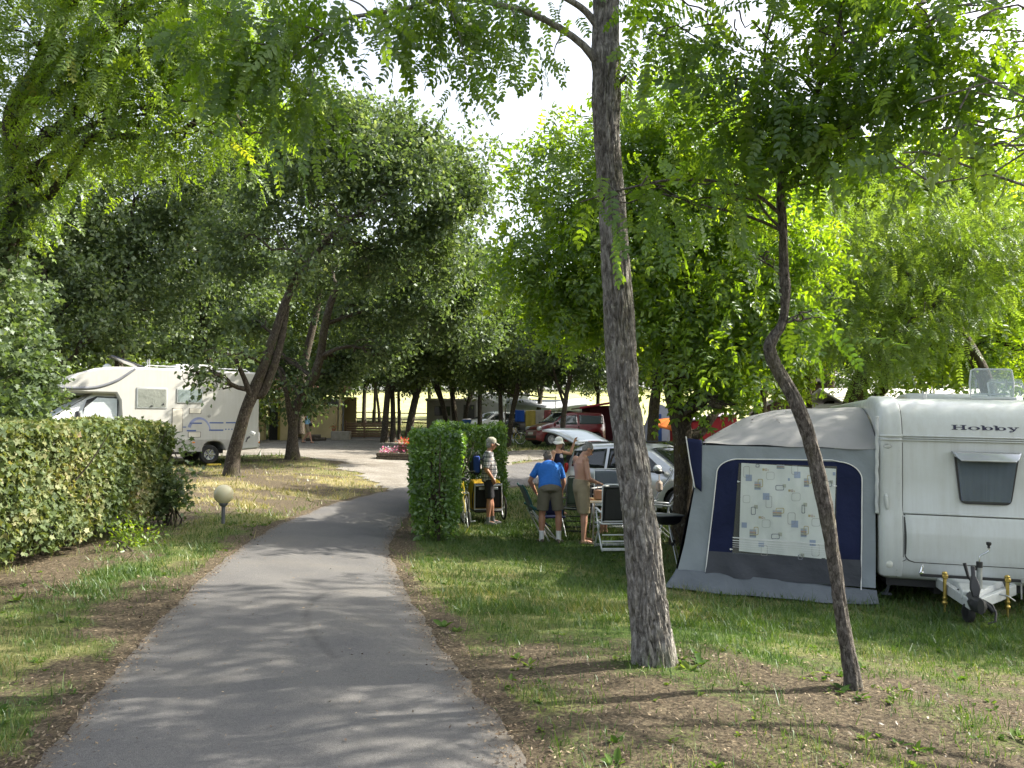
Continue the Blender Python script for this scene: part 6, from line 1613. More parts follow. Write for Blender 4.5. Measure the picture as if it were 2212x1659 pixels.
# ================================================================ CARS
def paint(name, col, rough=.3, metal=0.0): return mat(name, col, rough, metal, var=.02, coat=.8)
def make_car(name, label, loc, rz, L, Wd, zt_pts, belt_pts, paintm, glass=None, tailgate=None, wheels=(.8, -.8), wr=.30, tumble=.80, windows=(), screen=None, rearscr=None, wmap=None, open_rear=False):
    """side outline zt(x) and belt line zb(x); front is +x"""
    root = empty(name, loc, rz=rz, label=label, cat="car")
    zt_f = lambda x: float(np.interp(x, [p[0] for p in zt_pts], [p[1] for p in zt_pts])); zb_f = lambda x: float(np.interp(x, [p[0] for p in belt_pts], [p[1] for p in belt_pts]))
    hw = Wd / 2
    def plan(x):   # rounding of the nose and tail in plan
        e = (L / 2 - abs(x)) / (.16 * L)
        return hw * (1 - .30 * max(0, 1 - e) ** 2.2)
    def sill(x):
        z = .20 + .10 * max(0, (abs(x) - L / 2 + .35) / .35)
        for wx in wheels:
            d = abs(x - wx)
            if d < wr + .07: z = max(z, wr + math.sqrt((wr + .07) ** 2 - d * d))
        return z
    def sect(x):
        w, zt_, zb, zs = plan(x), zt_f(x), zb_f(x), sill(x)
        zb = min(zb, zt_ - .015); zs = min(zs, zb - .05)
        gh = max(0, min(1, (zt_ - zb) / .4)); wt = w * (1 - (1 - tumble) * gh) - .03
        half = [(w * .97, zs), (w, zs + (zb - zs) * .3), (w * 1.0, zs + (zb - zs) * .62), (w * .985, zb - .03), (w * .965, zb), (wt + .02, zt_ - .06 * gh - .005), (wt - .06, zt_ - .012 * gh), (wt * .5, zt_ + .012), (0, zt_ + .015)]
        return [(x, y, z) for y, z in half] + [(x, -y, z) for y, z in half[-2::-1]]
    xs = sorted(set(list(np.linspace(-L / 2, L / 2, 90)) + [p[0] for p in zt_pts]))
    b = MB(); b.loft([sect(x) for x in xs], closed=False, cap=False)
    for e in (0, -1):
        s = sect(xs[e]); b.add(s, [tuple(range(len(s)))])
    b.build("body", paintm, root, angle=35)
    b = MB(); b.box((0, 0, .34), (L * .9, Wd * .86, .26)); b.build("underbody", mat("underbody", (.03, .03, .03), .9), root)
    def ysurf(x, z):
        w, zt_, zb = plan(x), zt_f(x), min(zb_f(x), zt_f(x) - .015)
        gh = max(0, min(1, (zt_ - zb) / .4)); wt = w * (1 - (1 - tumble) * gh) - .03
        if z <= zb: return w * .985
        return w * .965 + (wt + .02 - w * .965) * (z - zb) / max(.02, zt_ - .06 * gh - .005 - zb)
    for poly in windows:
        for s in (1, -1):
            b = MB()
            top = [p for p in poly if p[2]]; bot = [p for p in poly if not p[2]]
            x0, x1 = min(p[0] for p in poly), max(p[0] for p in poly)
            tz = lambda x: float(np.interp(x, [p[0] for p in top], [p[1] for p in top])); bz = lambda x: float(np.interp(x, [p[0] for p in bot], [p[1] for p in bot]))
            b.grid(lambda u, v: (x0 + (x1 - x0) * u, s * (ysurf(x0 + (x1 - x0) * u, bz(x0 + (x1 - x0) * u) + (tz(x0 + (x1 - x0) * u) - bz(x0 + (x1 - x0) * u)) * v) + .006), bz(x0 + (x1 - x0) * u) + (tz(x0 + (x1 - x0) * u) - bz(x0 + (x1 - x0) * u)) * v), 14, 5)
            b.build("side_window", glass or GLASS_D, root, solid=.004)
    def scr(x0, x1, nm, lift=.008):
        b = MB()
        def fn(u, v):
            x = x0 + (x1 - x0) * v; zt_ = zt_f(x); w = plan(x); zb = min(zb_f(x), zt_ - .015); gh = max(0, min(1, (zt_ - zb) / .4))
            wt = (w * (1 - (1 - tumble) * gh) - .03) * .93
            y = -wt + 2 * wt * u
            return (x + (lift if x1 < x0 else -lift), y, zt_ + .022 - .03 * (abs(2 * u - 1)) ** 3)
        b.grid(fn, 14, 8); return b.build(nm, glass or GLASS_D, root, solid=.004)
    if screen: scr(screen[0], screen[1], "windscreen")
    if rearscr: scr(rearscr[0], rearscr[1], "rear_window")
    for wx in wheels:
        for s in (1, -1): wheel(root, (wx, s * (hw - .10), wr), wr, .19, (0, s, 0), rimr=.66, spokes=5 + (wx > 0), rimm=ALU)
    root['hw'] = hw
    return root, ysurf, plan, zt_f
# --- silver car with its tailgate raised
SILVER = paint("silver_paint", (.56, .57, .58), .28, .35)
g = ground(1390, 1112); g = Vector((3.23, 19.4, 0)); g.z = z1(g.x, g.y)
sc_, ys, pl, zf = make_car("silver_car", "silver white hatchback with its tailgate raised, behind the picnic table", g, R(-44), 4.2, 1.74,
    [(-2.1, .80), (-2.06, .95), (-1.98, 1.2), (-1.78, 1.47), (-1.5, 1.545), (-.6, 1.585), (.1, 1.56), (.5, 1.46), (1.25, 1.02), (1.6, .92), (1.95, .78), (2.06, .62), (2.1, .45)],
    [(-2.1, .90), (-1.5, .98), (.6, .93), (1.2, .92), (2.1, .6)], SILVER, windows=([(-1.75, 1.03, 0), (-.72, .99, 0), (-1.62, 1.40, 1), (-.72, 1.47, 1)], [(-.64, .99, 0), (.30, .96, 0), (-.64, 1.475, 1), (.05, 1.46, 1), (.30, 1.38, 1)], [(.38, .97, 0), (.92, .95, 0), (.38, 1.36, 1), (.92, .98, 1)]),
    wheels=(1.28, -1.27), wr=.31, screen=(1.15, .42))
b = MB()   # raised tailgate: roof-hinged curved panel
M = Matrix.Translation(Vector((-1.62, 0, 1.55))) @ Matrix.Rotation(R(15), 4, 'Y')
def tg(u, v):
    x = -1.22 * v; w = (.70 + .04 * v) * (1 - .12 * max(0, v - .8) / .2)
    y = -w + 2 * w * u
    return M @ Vector((x, y, .03 + .10 * math.sin(v * 1.9) - .05 * (2 * u - 1) ** 4 - .22 * max(0, v - .62) ** 1.2))
b.grid(tg, 16, 18); tgo = b.build("tailgate", SILVER, sc_, solid=.05)
b = MB(); b.grid(lambda u, v: tg(.10 + .8 * u, .10 + .5 * v) + Vector((0, 0, .034)), 10, 10); b.build("rear_window", GLASS_C, tgo)
b = MB(); b.grid(lambda u, v: tg(.10 + .8 * u, .10 + .5 * v) - Vector((0, 0, .034)), 10, 10); b.build("window_inner", GLASS_C, tgo)
b = MB(); p = tg(.5, .03); b.box((p.x - .02, 0, p.z + .02), (.05, .5, .03), ch=.006); b.build("brake_light", RED_L, tgo)
b = MB(); b.grid(lambda u, v: tg(.3 + .4 * u, .7 + .05 * v) - Vector((0, 0, .05)), 4, 2); b.build("latch_trim", BLACKP, tgo)
b = MB(); b.box((-2.0, 0, .95), (.16, 1.25, .70), ch=.05); b.build("boot_opening", mat("boot_shade", (.02, .02, .02), .9), sc_)  # dark block painted as the shaded inside of the boot
b = MB(); b.box((-2.07, 0, .50), (.16, 1.6, .28), ch=.06); b.build("rear_bumper", SILVER, sc_)
for s in (1, -1):
    b = MB(); b.box((-1.97, s * .70, .98), (.12, .07, .24), ch=.03); b.build("tail_light", RED_L, sc_)
    b = MB(); b.box((1.93, s * .62, .72), (.26, .22, .16), rot=(0, 0, s * -.5), ch=.05); b.build("headlight", GLASS_C, sc_)
    b = MB(); b.tube([(.86, s * .84, 1.0), (.88, s * .95, 1.02)], .025, 8); b.ball((.87, s * 1.0, 1.06), (.09, .12, .085), 14, 10); mo = b.build("mirror", SILVER, sc_)
    b = MB(); b.ball((.90, s * 1.0, 1.0), (.085, .11, .06), 12, 8); b.build("mirror_base", BLACKP, mo)
    b = MB(); b.box((-.30, s * .86, .86), (.16, .03, .03), ch=.01); b.box((.52, s * .86, .84), (.16, .03, .03), ch=.01); b.build("door_handle", SILVER, sc_)
    b = MB()
    for x in (-.68, .34): b.tube([(x, s * (ys(x, .6) + .002), .30), (x, s * (ys(x, .6) + .0025), .9), (x + .02, s * (ys(x, .96) + .003), .97)], .005, 5)
    b.build("door_seam", SEAM, sc_)
    b = MB(); b.tube([(-1.4, s * .66, 1.555), (-1.3, s * .66, 1.61), (.0, s * .66, 1.62), (.15, s * .66, 1.56)], .016, 8); b.build("roof_rail", BLACKP, sc_)
# --- red van-like estate
RED = paint("dark_red_paint", (.16, .008, .012), .3)
g = ground(1218, 946); g = Vector(at(1222, 940, 43)); g.z = z1(g.x, g.y)
rc, ys, pl, zf = make_car("red_car", "dark red high roofed estate car facing left, behind the forked tree", g, R(-154), 4.1, 1.72,
    [(-2.05, .7), (-2.03, 1.1), (-1.95, 1.58), (-1.8, 1.67), (0, 1.71), (.45, 1.65), (1.15, 1.15), (1.4, 1.10), (1.85, .95), (2.0, .8), (2.05, .5)],
    [(-2.05, 1.0), (1.0, 1.0), (1.2, 1.02), (2.05, .7)], RED, windows=([(-1.85, 1.10, 0), (-.35, 1.08, 0), (-1.8, 1.51, 1), (-.35, 1.55, 1)], [(-.22, 1.08, 0), (.62, 1.06, 0), (-.22, 1.55, 1), (.40, 1.50, 1), (.62, 1.36, 1)], [(.70, 1.08, 0), (1.0, 1.08, 0), (.70, 1.40, 1), (1.0, 1.12, 1)]),
    wheels=(1.3, -1.35), wr=.32, tumble=.86, screen=(1.12, .42), glass=glass_mat("reflecting_glass", (.10, .12, .13), .1, .04))
for s in (1, -1):
    b = MB(); b.box((1.86, s * .58, .86), (.26, .34, .2), rot=(0, .3, s * -.4), ch=.06); b.build("headlight", mat("headlight_lens", (.6, .62, .62), .1), rc)
    b = MB(); b.box((1.0, s * .95, 1.14), (.14, .18, .16), ch=.05); b.build("mirror", BLACKP, rc)
    b = MB(); b.box((0, s * .855, .52), (1.7, .02, .06), ch=.006); b.build("rub_strip", mat("dark_red_trim", (.10, .01, .012), .6), rc)
    b = MB(); b.box((-.28, s * .862, .95), (.06, .02, .1), ch=.01); b.build("door_handle", BLACKP, rc)
b = MB(); b.box((2.05, 0, .62), (.02, .52, .11), ch=.004); b.build("number_plate", mat("plate_white", (.7, .7, .66), .4), rc)
b = MB(); b.box((2.03, 0, .44), (.06, 1.2, .16), ch=.02); b.box((1.98, 0, .80), (.06, .7, .05), ch=.01); b.build("grille", BLACKP, rc)
b = MB(); b.box((0.0, .0, 1.76), (1.4, 1.3, .03)); b.build("roof_bar", BLACKP, rc)
# --- white car behind the hornbeam hedge
g = Vector(at(1066, 925, 51)); g.z = z1(g.x, g.y)
wc, ys, pl, zf = make_car("white_car", "white hatchback standing behind two trunks, beyond the hornbeam hedge", g, R(-140), 3.9, 1.66,
    [(-1.95, .7), (-1.9, 1.0), (-1.6, 1.38), (-1.2, 1.42), (0, 1.44), (.4, 1.36), (1.1, .98), (1.5, .88), (1.9, .7), (1.95, .45)], [(-1.95, .9), (.9, .9), (1.95, .6)], paint("white_paint", (.75, .76, .75)),
    windows=([(-1.45, .95, 0), (-.3, .94, 0), (-1.3, 1.32, 1), (-.3, 1.36, 1)], [(-.2, .94, 0), (.85, .92, 0), (-.2, 1.36, 1), (.3, 1.3, 1), (.85, 1.0, 1)]), wheels=(1.2, -1.2), wr=.29, screen=(1.06, .38))
for s in (1, -1):
    b = MB(); b.box((1.78, s * .56, .68), (.2, .3, .14), ch=.05); b.build("headlight", mat("headlight_lens", (.6, .62, .62), .1), wc)
g = Vector(at(1136, 922, 52)); g.z = z1(g.x, g.y)
dc, ys, pl, zf = make_car("dark_car", "dark blue car half hidden behind the towels on the line", g, R(-150), 4.2, 1.7,
    [(-2.1, .7), (-2.0, 1.05), (-1.6, 1.42), (0, 1.48), (.4, 1.4), (1.1, 1.0), (1.6, .9), (2.05, .7), (2.1, .45)], [(-2.1, .95), (.9, .95), (2.1, .6)], paint("dark_blue_paint", (.015, .018, .03)),
    windows=([(-1.6, 1.0, 0), (-.3, .98, 0), (-1.45, 1.36, 1), (-.3, 1.4, 1)], [(-.2, .98, 0), (.85, .96, 0), (-.2, 1.4, 1), (.3, 1.34, 1), (.85, 1.02, 1)]), wheels=(1.3, -1.3), wr=.3, screen=(1.06, .4), glass=GLASS_C)

# ================================================================ PEOPLE
SKIN = mat("skin", (.50, .27, .18), .5, var=.08, scale=9, sss=.08)
SKIN_T = mat("tanned_skin", (.36, .175, .11), .5, var=.08, scale=9, sss=.06)
HAIR_G = mat("grey_hair", (.22, .21, .2), .7, var=.35, scale=60)
HAIR_D = mat("brown_grey_hair", (.10, .08, .065), .7, var=.35, scale=60)
HAIR_B = mat("blond_hair", (.42, .28, .13), .6, var=.3, scale=50)
EYE_M = mat("eye_dark", (.02, .015, .012), .2); LIP = mat("lips", (.34, .12, .10), .5)
def plaid():
    m, t, b = nodes("plaid_cotton"); c = coords(t)
    sx = t.nodes.new("ShaderNodeSeparateXYZ"); t.links.new(c, sx.inputs[0])
    def band(out, period, width, off=0.0):
        a = N(t, "ShaderNodeMath", operation='MULTIPLY_ADD'); t.links.new(out, a.inputs[0]); a.inputs[1].default_value = 1 / period; a.inputs[2].default_value = off
        f = N(t, "ShaderNodeMath", operation='FRACT'); t.links.new(a.outputs[0], f.inputs[0])
        l = N(t, "ShaderNodeMath", operation='LESS_THAN'); t.links.new(f.outputs[0], l.inputs[0]); l.inputs[1].default_value = width
        return l.outputs[0]
    h = N(t, "ShaderNodeMath", operation='ADD'); t.links.new(sx.outputs[0], h.inputs[0]); t.links.new(sx.outputs[1], h.inputs[1])
    col = None
    base = (.50, .50, .49, 1)
    for out, per, wd, off, cc in ((sx.outputs[2], .085, .42, 0, (.12, .13, .17, 1)), (h.outputs[0], .085, .42, .1, (.12, .13, .17, 1)), (sx.outputs[2], .085, .10, .35, (.25, .12, .10, 1)), (h.outputs[0], .085, .10, .45, (.3, .16, .12, 1))):
        mx = N(t, "ShaderNodeMix", data_type='RGBA', blend_type='MULTIPLY'); s = N(t, "ShaderNodeMath", operation='MULTIPLY'); t.links.new(band(out, per, wd, off), s.inputs[0]); s.inputs[1].default_value = .78
        t.links.new(s.outputs[0], mx.inputs[0])
        if col is None: mx.inputs[6].default_value = base
        else: t.links.new(col, mx.inputs[6])
        mx.inputs[7].default_value = cc; col = mx.outputs[2]
    t.links.new(col, b.inputs['Base Color']); b.inputs['Roughness'].default_value = .9
    n = N(t, "ShaderNodeTexNoise", Scale=9.0, Detail=4.0); t.links.new(c, n.inputs['Vector']); bump(t, b, n.outputs[0], .5, .03)
    return m
PLAID = plaid()
def cloth(name, col, **k): return fabric(name, col, 7, .45, 500, .9, **k)

def fuse(name, b, m, parent, voxel=.011, smooth=3):
    """one continuous skin over all the volumes gathered in b"""
    o = b.build(name + "_tmp", m, None, smooth=False)
    r = o.modifiers.new("r", 'REMESH'); r.mode = 'VOXEL'; r.voxel_size = voxel; r.use_smooth_shade = True
    s = o.modifiers.new("s", 'SMOOTH'); s.factor = .5; s.iterations = smooth
    dg = bpy.context.evaluated_depsgraph_get()
    me = bpy.data.meshes.new_from_object(o.evaluated_get(dg)); me.name = name
    me.materials.clear(); me.materials.append(m)
    me.polygons.foreach_set('material_index', np.zeros(len(me.polygons), np.int32)); sset(me)
    old = o.data; bpy.data.objects.remove(o); bpy.data.meshes.remove(old)
    return link(name, me, parent)
V3 = lambda p: Vector(p)
def etube(b, secs, xdir, n=18):
    """secs: (centre, half width, half depth); an elliptical trunk"""
    P = [Vector(s[0]) for s in secs]; xd = Vector(xdir).normalized(); rings = []
    for i, (c, w, d) in enumerate(secs):
        t = (P[min(i + 1, len(P) - 1)] - P[max(i - 1, 0)]).normalized(); x = (xd - t * xd.dot(t)).normalized(); y = t.cross(x)
        rings.append([P[i] + x * w * math.cos(a) + y * d * math.sin(a) for a in np.linspace(0, 2 * math.pi, n, endpoint=False)])
    b.loft(rings)
def limb(b, p0, p1, prof, n=12):
    p0, p1 = Vector(p0), Vector(p1)
    b.tube([p0 + (p1 - p0) * u for u, _ in prof], [r for _, r in prof], n)
    b.ball(p0, prof[0][1] * .98, 12, 8); b.ball(p1, prof[-1][1] * .98, 12, 8)
UA = [(0, .052), (.35, .05), (.7, .043), (1, .038)]; FA = [(0, .039), (.25, .042), (.6, .034), (1, .026)]
TH = [(0, .088), (.3, .085), (.7, .066), (1, .055)]; CA = [(0, .054), (.28, .06), (.6, .045), (1, .034)]
def hand(b, wrist, d, pn, side, curl=.5, s=1.0):
    """palm, four unequal jointed fingers and a thumb leaving the side of the palm; d: along the hand, pn: palm normal"""
    w, d, pn = Vector(wrist), Vector(d).normalized(), Vector(pn).normalized(); x = d.cross(pn).normalized() * side; pn = x.cross(d).normalized() * side
    M = Matrix((x, d, pn)).transposed()
    b.ball(w + d * .045 * s, (.040 * s, .052 * s, .017 * s), 12, 8, rot=M)
    for k, (off, ln) in enumerate(((-.030, .066), (-.010, .076), (.011, .071), (.030, .056))):
        p = w + d * .082 * s + x * off * s; q = [p - d * .02]; a = 0
        for j, f in enumerate((.45, .32, .23)):
            a += curl * (.55 + .15 * j); p = p + (d * math.cos(a) + pn * math.sin(a)) * ln * f * s; q.append(p)
        b.tube(q, [.0095 * s, .009 * s, .0085 * s, .007 * s], 7)
    q = [w + d * .02 - x * .025, w + d * .045 * s - x * .045 * s + pn * .01, w + d * .07 * s - x * .055 * s + pn * .025, w + d * .092 * s - x * .048 * s + pn * .035]
    b.tube(q, [.012 * s, .011 * s, .010 * s, .008 * s], 7)
def head_shape(b, c, fwd, up, s=1.0):
    f = Vector(fwd).normalized(); u = Vector(up); u = (u - f * u.dot(f)).normalized(); x = f.cross(u)
    M = Matrix((x, f, u)).transposed(); c = Vector(c); L = lambda a, bb, cc: c + (x * a + f * bb + u * cc) * s
    b.ball(L(0, -.012, .025), (.075 * s, .094 * s, .092 * s), 18, 12, rot=M); b.ball(L(0, .022, -.03), (.060 * s, .072 * s, .075 * s), 14, 10, rot=M)
    b.ball(L(0, .045, -.075), (.036 * s, .038 * s, .032 * s), 12, 8, rot=M)
    b.tube([L(0, .082, .022), L(0, .10, -.005), L(0, .112, -.022), L(0, .092, -.034)], [.010 * s, .013 * s, .017 * s, .012 * s], 8)
    for sg in (-1, 1): b.ball(L(sg * .076, -.01, -.005), (.011 * s, .022 * s, .033 * s), 10, 8, rot=M); b.ball(L(sg * .028, .075, .038), (.026 * s, .015 * s, .011 * s), 8, 6, rot=M)
    return L, M
def person(label, loc, rz, J, skin, voxel=.011):
    """J: joints in the person's own frame (forward +Y, right +X)"""
    root = empty("person", loc, rz=rz, label=label, cat="person")
    b = MB()
    pel, ch, nk, hd = V3(J['pelvis']), V3(J['chest']), V3(J['neck']), V3(J['head'])
    xd = V3(J.get('xdir', (1, 0, 0))); k = J.get('build', 1.0); bl = J.get('belly', 0); w = J.get('w', 1.0)
    up = (ch - pel).normalized(); f = up.cross(xd) * -1
    if f.dot(V3(J.get('face', (0, 1, 0)))) < 0: f = -f
    T = lambda u, fo=0: pel + (ch - pel) * u + f * fo
    secs = [(T(-.34), .11 * k, .10 * k), (T(-.2), .165 * k * w, .115 * k), (T(0), .172 * k * w, .118 * k), (T(.3, bl * .5), .158 * k, .108 * k + bl * .5), (T(.55, bl * .4), .158 * k, .105 * k + bl * .4), (T(.9, .005), .170 * k, .112 * k), (T(1.1), .168 * k, .10 * k), (ch + (nk - ch) * .55, .145 * k, .078 * k), (ch + (nk - ch) * .92, .075 * k, .058 * k), (nk, .056, .054)]
    etube(b, secs, xd); b.tube([ch + (nk - ch) * .8, nk, nk + (hd - nk) * .75], [.062, .054, .05], 12)
    Lh, Mh = head_shape(b, hd, J['look'], J.get('headup', (0, 0, 1)), J.get('hs', 1.0))
    for s, e, wr in (('shR', 'elR', 'wrR'), ('shL', 'elL', 'wrL')):
        b.ball(J[s], .062 * k, 12, 8); limb(b, J[s], J[e], [(u, r * k) for u, r in UA]); limb(b, J[e], J[wr], [(u, r * k) for u, r in FA])
    for h, kn, an in (('hipR', 'knR', 'anR'), ('hipL', 'knL', 'anL')):
        limb(b, J[h], J[kn], [(u, r * k) for u, r in TH]); limb(b, J[kn], J[an], [(u, r * k) for u, r in CA])
        toe = V3(J.get('toe' + h[-1], (0, .2, 0))); a = V3(J[an]); b.tube([a - toe.normalized() * .04 + V3((0, 0, -.045)), a + toe * .5 + V3((0, 0, -.05)), a + toe * .85 + V3((0, 0, -.062))], [.036, .036, .022], 10)
    for sd, sg in (('R', 1), ('L', -1)):
        hdv = J.get('hand' + sd)
        if hdv: hand(b, J['wr' + sd], hdv[0], hdv[1], sg, hdv[2])
    fuse('body', b, skin, root, voxel)
    root_L = Lh
    # eyes, mouth
    b = MB()
    for sg in (-1, 1): b.ball(Lh(sg * .031, .078, .018), (.010, .007, .007), 8, 6, rot=Mh)
    b.build('eye', EYE_M, root)
    b = MB(); b.ball(Lh(0, .085, -.062), (.024, .008, .006), 8, 6, rot=Mh); b.build('mouth', LIP, root)
    return root, secs, Lh, Mh, T, xd, f
def hair(root, Lh, Mh, m, s=1.0, bald=.0, back=0.0):
    b = MB(); b.ball(Lh(0, -.022, .035), (.080 * s, .092 * s, .090 * s), 16, 12, rot=Mh); b.ball(Lh(0, -.05, -.005), (.074 * s, .062 * s, .078 * s), 14, 10, rot=Mh)
    if back: b.ball(Lh(0, -.07, -.06), (.07, .05, back), 12, 10, rot=Mh)
    # lumps so that it reads as cut hair
    rs = np.random.default_rng(2)
    for _ in range(26):
        a, e = rs.uniform(0, 6.28), rs.uniform(-.1, 1.4); b.ball(Lh(.078 * math.cos(a) * math.cos(e), -.03 + .085 * math.sin(a) * math.cos(e), .038 + .09 * math.sin(e)) if math.sin(a) < .75 else Lh(0, -.05, .05), .02, 8, 6)
    return fuse('hair', b, m, root, .009, 2)
def top(root, J, secs, m, grow=.02, i0=1, i1=9, sleeve=.5, name='shirt', long=0, xd=(1, 0, 0), k=1.0, hem=None):
    b = MB(); ss = [(c, w + grow, d + grow) for c, w, d in secs[i0:i1]]
    if hem: ss = [hem] + ss
    etube(b, ss, xd)
    for s, e, wr in (('shR', 'elR', 'wrR'), ('shL', 'elL', 'wrL')):
        p0, p1 = V3(J[s]), V3(J[e])
        if sleeve > 0: b.ball(p0, .069 * k, 12, 8); b.tube([p0, p0 + (p1 - p0) * sleeve * .5, p0 + (p1 - p0) * sleeve], [.068 * k, .066 * k, .064 * k], 14)
    return fuse(name, b, m, root, .012, 3)
def shorts(root, J, secs, m, ln=.75, grow=.02, xd=(1, 0, 0), wide=.095, name='shorts', waist=3):
    b = MB(); etube(b, [(c, w + grow, d + grow) for c, w, d in secs[0:waist]], xd)
    for h, kn in (('hipR', 'knR'), ('hipL', 'knL')):
        p0, p1 = V3(J[h]), V3(J[kn]); b.ball(p0, wide * 1.04, 12, 8); b.tube([p0, p0 + (p1 - p0) * ln * .5, p0 + (p1 - p0) * ln], [wide * 1.06, wide, wide * .97], 16)
    return fuse(name, b, m, root, .012, 3)
def shoe(root, an, toe, m, sockm=None, sock=.1, name='shoe', sandal=False):
    a, t = V3(an), V3(toe); tn = t.normalized(); b = MB()
    z0 = a.z - .085
    pts = [V3((a.x, a.y, z0)) - tn * .07, V3((a.x, a.y, z0)) - tn * .03, V3((a.x, a.y, z0)) + t * .45, V3((a.x, a.y, z0)) + t * .85, V3((a.x, a.y, z0)) + t * 1.05]
    sd = V3((tn.y, -tn.x, 0))
    def ring(p, w, h): return [p + sd * x * w + V3((0, 0, z * h)) for x, z in ((-1, 0), (-1, .4), (-.75, .8), (0, 1), (.75, .8), (1, .4), (1, 0), (0, -.0))]
    b.loft([ring(pts[0], .032, .05), ring(pts[1], .040, .085 if not sandal else .03), ring(pts[2], .045, .065 if not sandal else .022), ring(pts[3], .046, .045 if not sandal else .02), ring(pts[4], .03, .03 if not sandal else .015)])
    if sandal:
        for u in (.35, .6): b.tube([pts[1] + t * u + sd * .045 + V3((0, 0, .01)), pts[1] + t * u + V3((0, 0, .075 - u * .03)), pts[1] + t * u - sd * .045 + V3((0, 0, .01))], .012, 6)
    o = b.build(name, m, root, bevel=.006)
    if sockm:
        b = MB(); b.tube([a + V3((0, 0, -.05)), a + V3((0, 0, sock * .5)), a + V3((0, 0, sock))], [.042, .043, .047], 14); b.build('sock', sockm, root)
def cap(root, Lh, Mh, m, peak=True, brim=0.0, name='cap'):
    b = MB(); n = 20
    rings = []
    for r, h in ((1.0, 0), (1.0, .03), (.92, .06), (.7, .085), (.4, .1), (.05, .105)): rings.append([Lh(.084 * r * math.cos(a), -.012 + .103 * r * math.sin(a), .055 + h) for a in np.linspace(0, 2 * math.pi, n, endpoint=False)])
    b.loft(rings)
    if peak: b.grid(lambda u, v: Lh((u - .5) * .15 * (1 - .25 * v ** 2), .075 + .10 * v * (1 - (2 * u - 1) ** 2 * .35), .062 - .03 * v - .02 * (2 * u - 1) ** 2), 10, 6)
    if brim:
        rings = [[Lh((.084 + brim * k) * math.cos(a), -.012 + (.103 + brim * k) * math.sin(a), .058 - .055 * k * (1 + .25 * math.sin(3 * a))) for a in np.linspace(0, 2 * math.pi, 28, endpoint=False)] for k in (0, .5, 1)]
        b.loft(rings, cap=False)
    return b.build(name, m, root, solid=.004)

def J_stand(h=1.75, w=.19, **kw):
    s = h / 1.75
    J = dict(pelvis=(0, 0, .96), chest=(0, -.01, 1.30), neck=(0, .0, 1.50), head=(0, .03, 1.62), shR=(w, -.01, 1.42), shL=(-w, -.01, 1.42), elR=(w + .06, -.05, 1.12), elL=(-w - .06, -.05, 1.12), wrR=(w + .06, .06, .88), wrL=(-w - .06, .06, .88),
             hipR=(.095, 0, .92), hipL=(-.095, 0, .92), knR=(.10, .01, .49), knL=(-.10, .01, .49), anR=(.11, -.02, .085), anL=(-.11, -.02, .085), look=(0, 1, 0), face=(0, 1, 0), toeR=(.05, .17, 0), toeL=(-.05, .17, 0))
    J.update(kw)
    for k, v in J.items():
        if isinstance(v, tuple) and k[:2] in ('pe', 'ch', 'ne', 'he', 'sh', 'el', 'wr', 'hi', 'kn', 'an') and k not in ('headup',): J[k] = tuple(c * s for c in v)
    return J
def foot_at(px, py, d):
    p = at(px, py, d); return Vector((p.x, p.y, z1(p.x, p.y) + .005))
# --- man in a plaid shirt with a rucksack
J = J_stand(1.76, belly=.05, build=1.02, look=(-.15, 1, -.18), head=(0, .06, 1.61), neck=(0, .02, 1.49), elR=(.25, -.08, 1.13), wrR=(.20, .07, .93), elL=(-.26, -.06, 1.12), wrL=(-.2, .1, .95), anL=(-.10, .10, .085), knL=(-.10, .06, .49), handR=((-.3, .3, -.9), (-1, .1, 0), .3), handL=((.3, .3, -.9), (1, .1, 0), .3))
r, secs, Lh, Mh, T, xd, f = person("man in a plaid shirt and khaki cap, standing by the bicycle trailer", foot_at(1055, 1132, 17.1), R(-82), J, SKIN_T)
top(r, J, secs, PLAID, .026, 2, 9, .95, xd=xd, hem=(T(-.28), .19, .145)); shorts(r, J, secs, cloth("black_shorts", (.018, .018, .022)), .92, .018, xd)
hair(r, Lh, Mh, HAIR_G); cap(r, Lh, Mh, cloth("khaki_cap", (.27, .26, .21)))
b = MB()
for s in (-1, 1): b.tube([T(.95, .11) + xd * .10 * s, T(1.2, .06) + xd * .105 * s, T(1.25, -.06) + xd * .10 * s, T(1.0, -.15) + xd * .09 * s], .016, 6)
for an, t in (('anR', 'toeR'), ('anL', 'toeL')): shoe(r, J[an], J[t], mat("grey_trainer", (.20, .20, .20), .7), cloth("grey_sock", (.16, .17, .18)), .07)
bp = empty("rucksack", r.location, rz=R(-82), label="dark blue and black rucksack on the back of the man in plaid", cat="rucksack")
b.build("strap", mat("strap_black", (.02, .02, .025), .8), bp)
b = MB(); b.box(T(.75, -.245), (.27, .17, .44), ch=.06); b.box(T(.62, -.35), (.2, .07, .24), ch=.03); fuse("bag", b, cloth("rucksack_black", (.016, .017, .024)), bp, .012, 3)
b = MB(); b.box(T(.78, -.25) + xd * .132, (.04, .13, .34), ch=.02); b.box(T(.78, -.25) - xd * .132, (.04, .13, .34), ch=.02); b.build("side_panel", cloth("rucksack_blue", (.02, .045, .19)), bp)
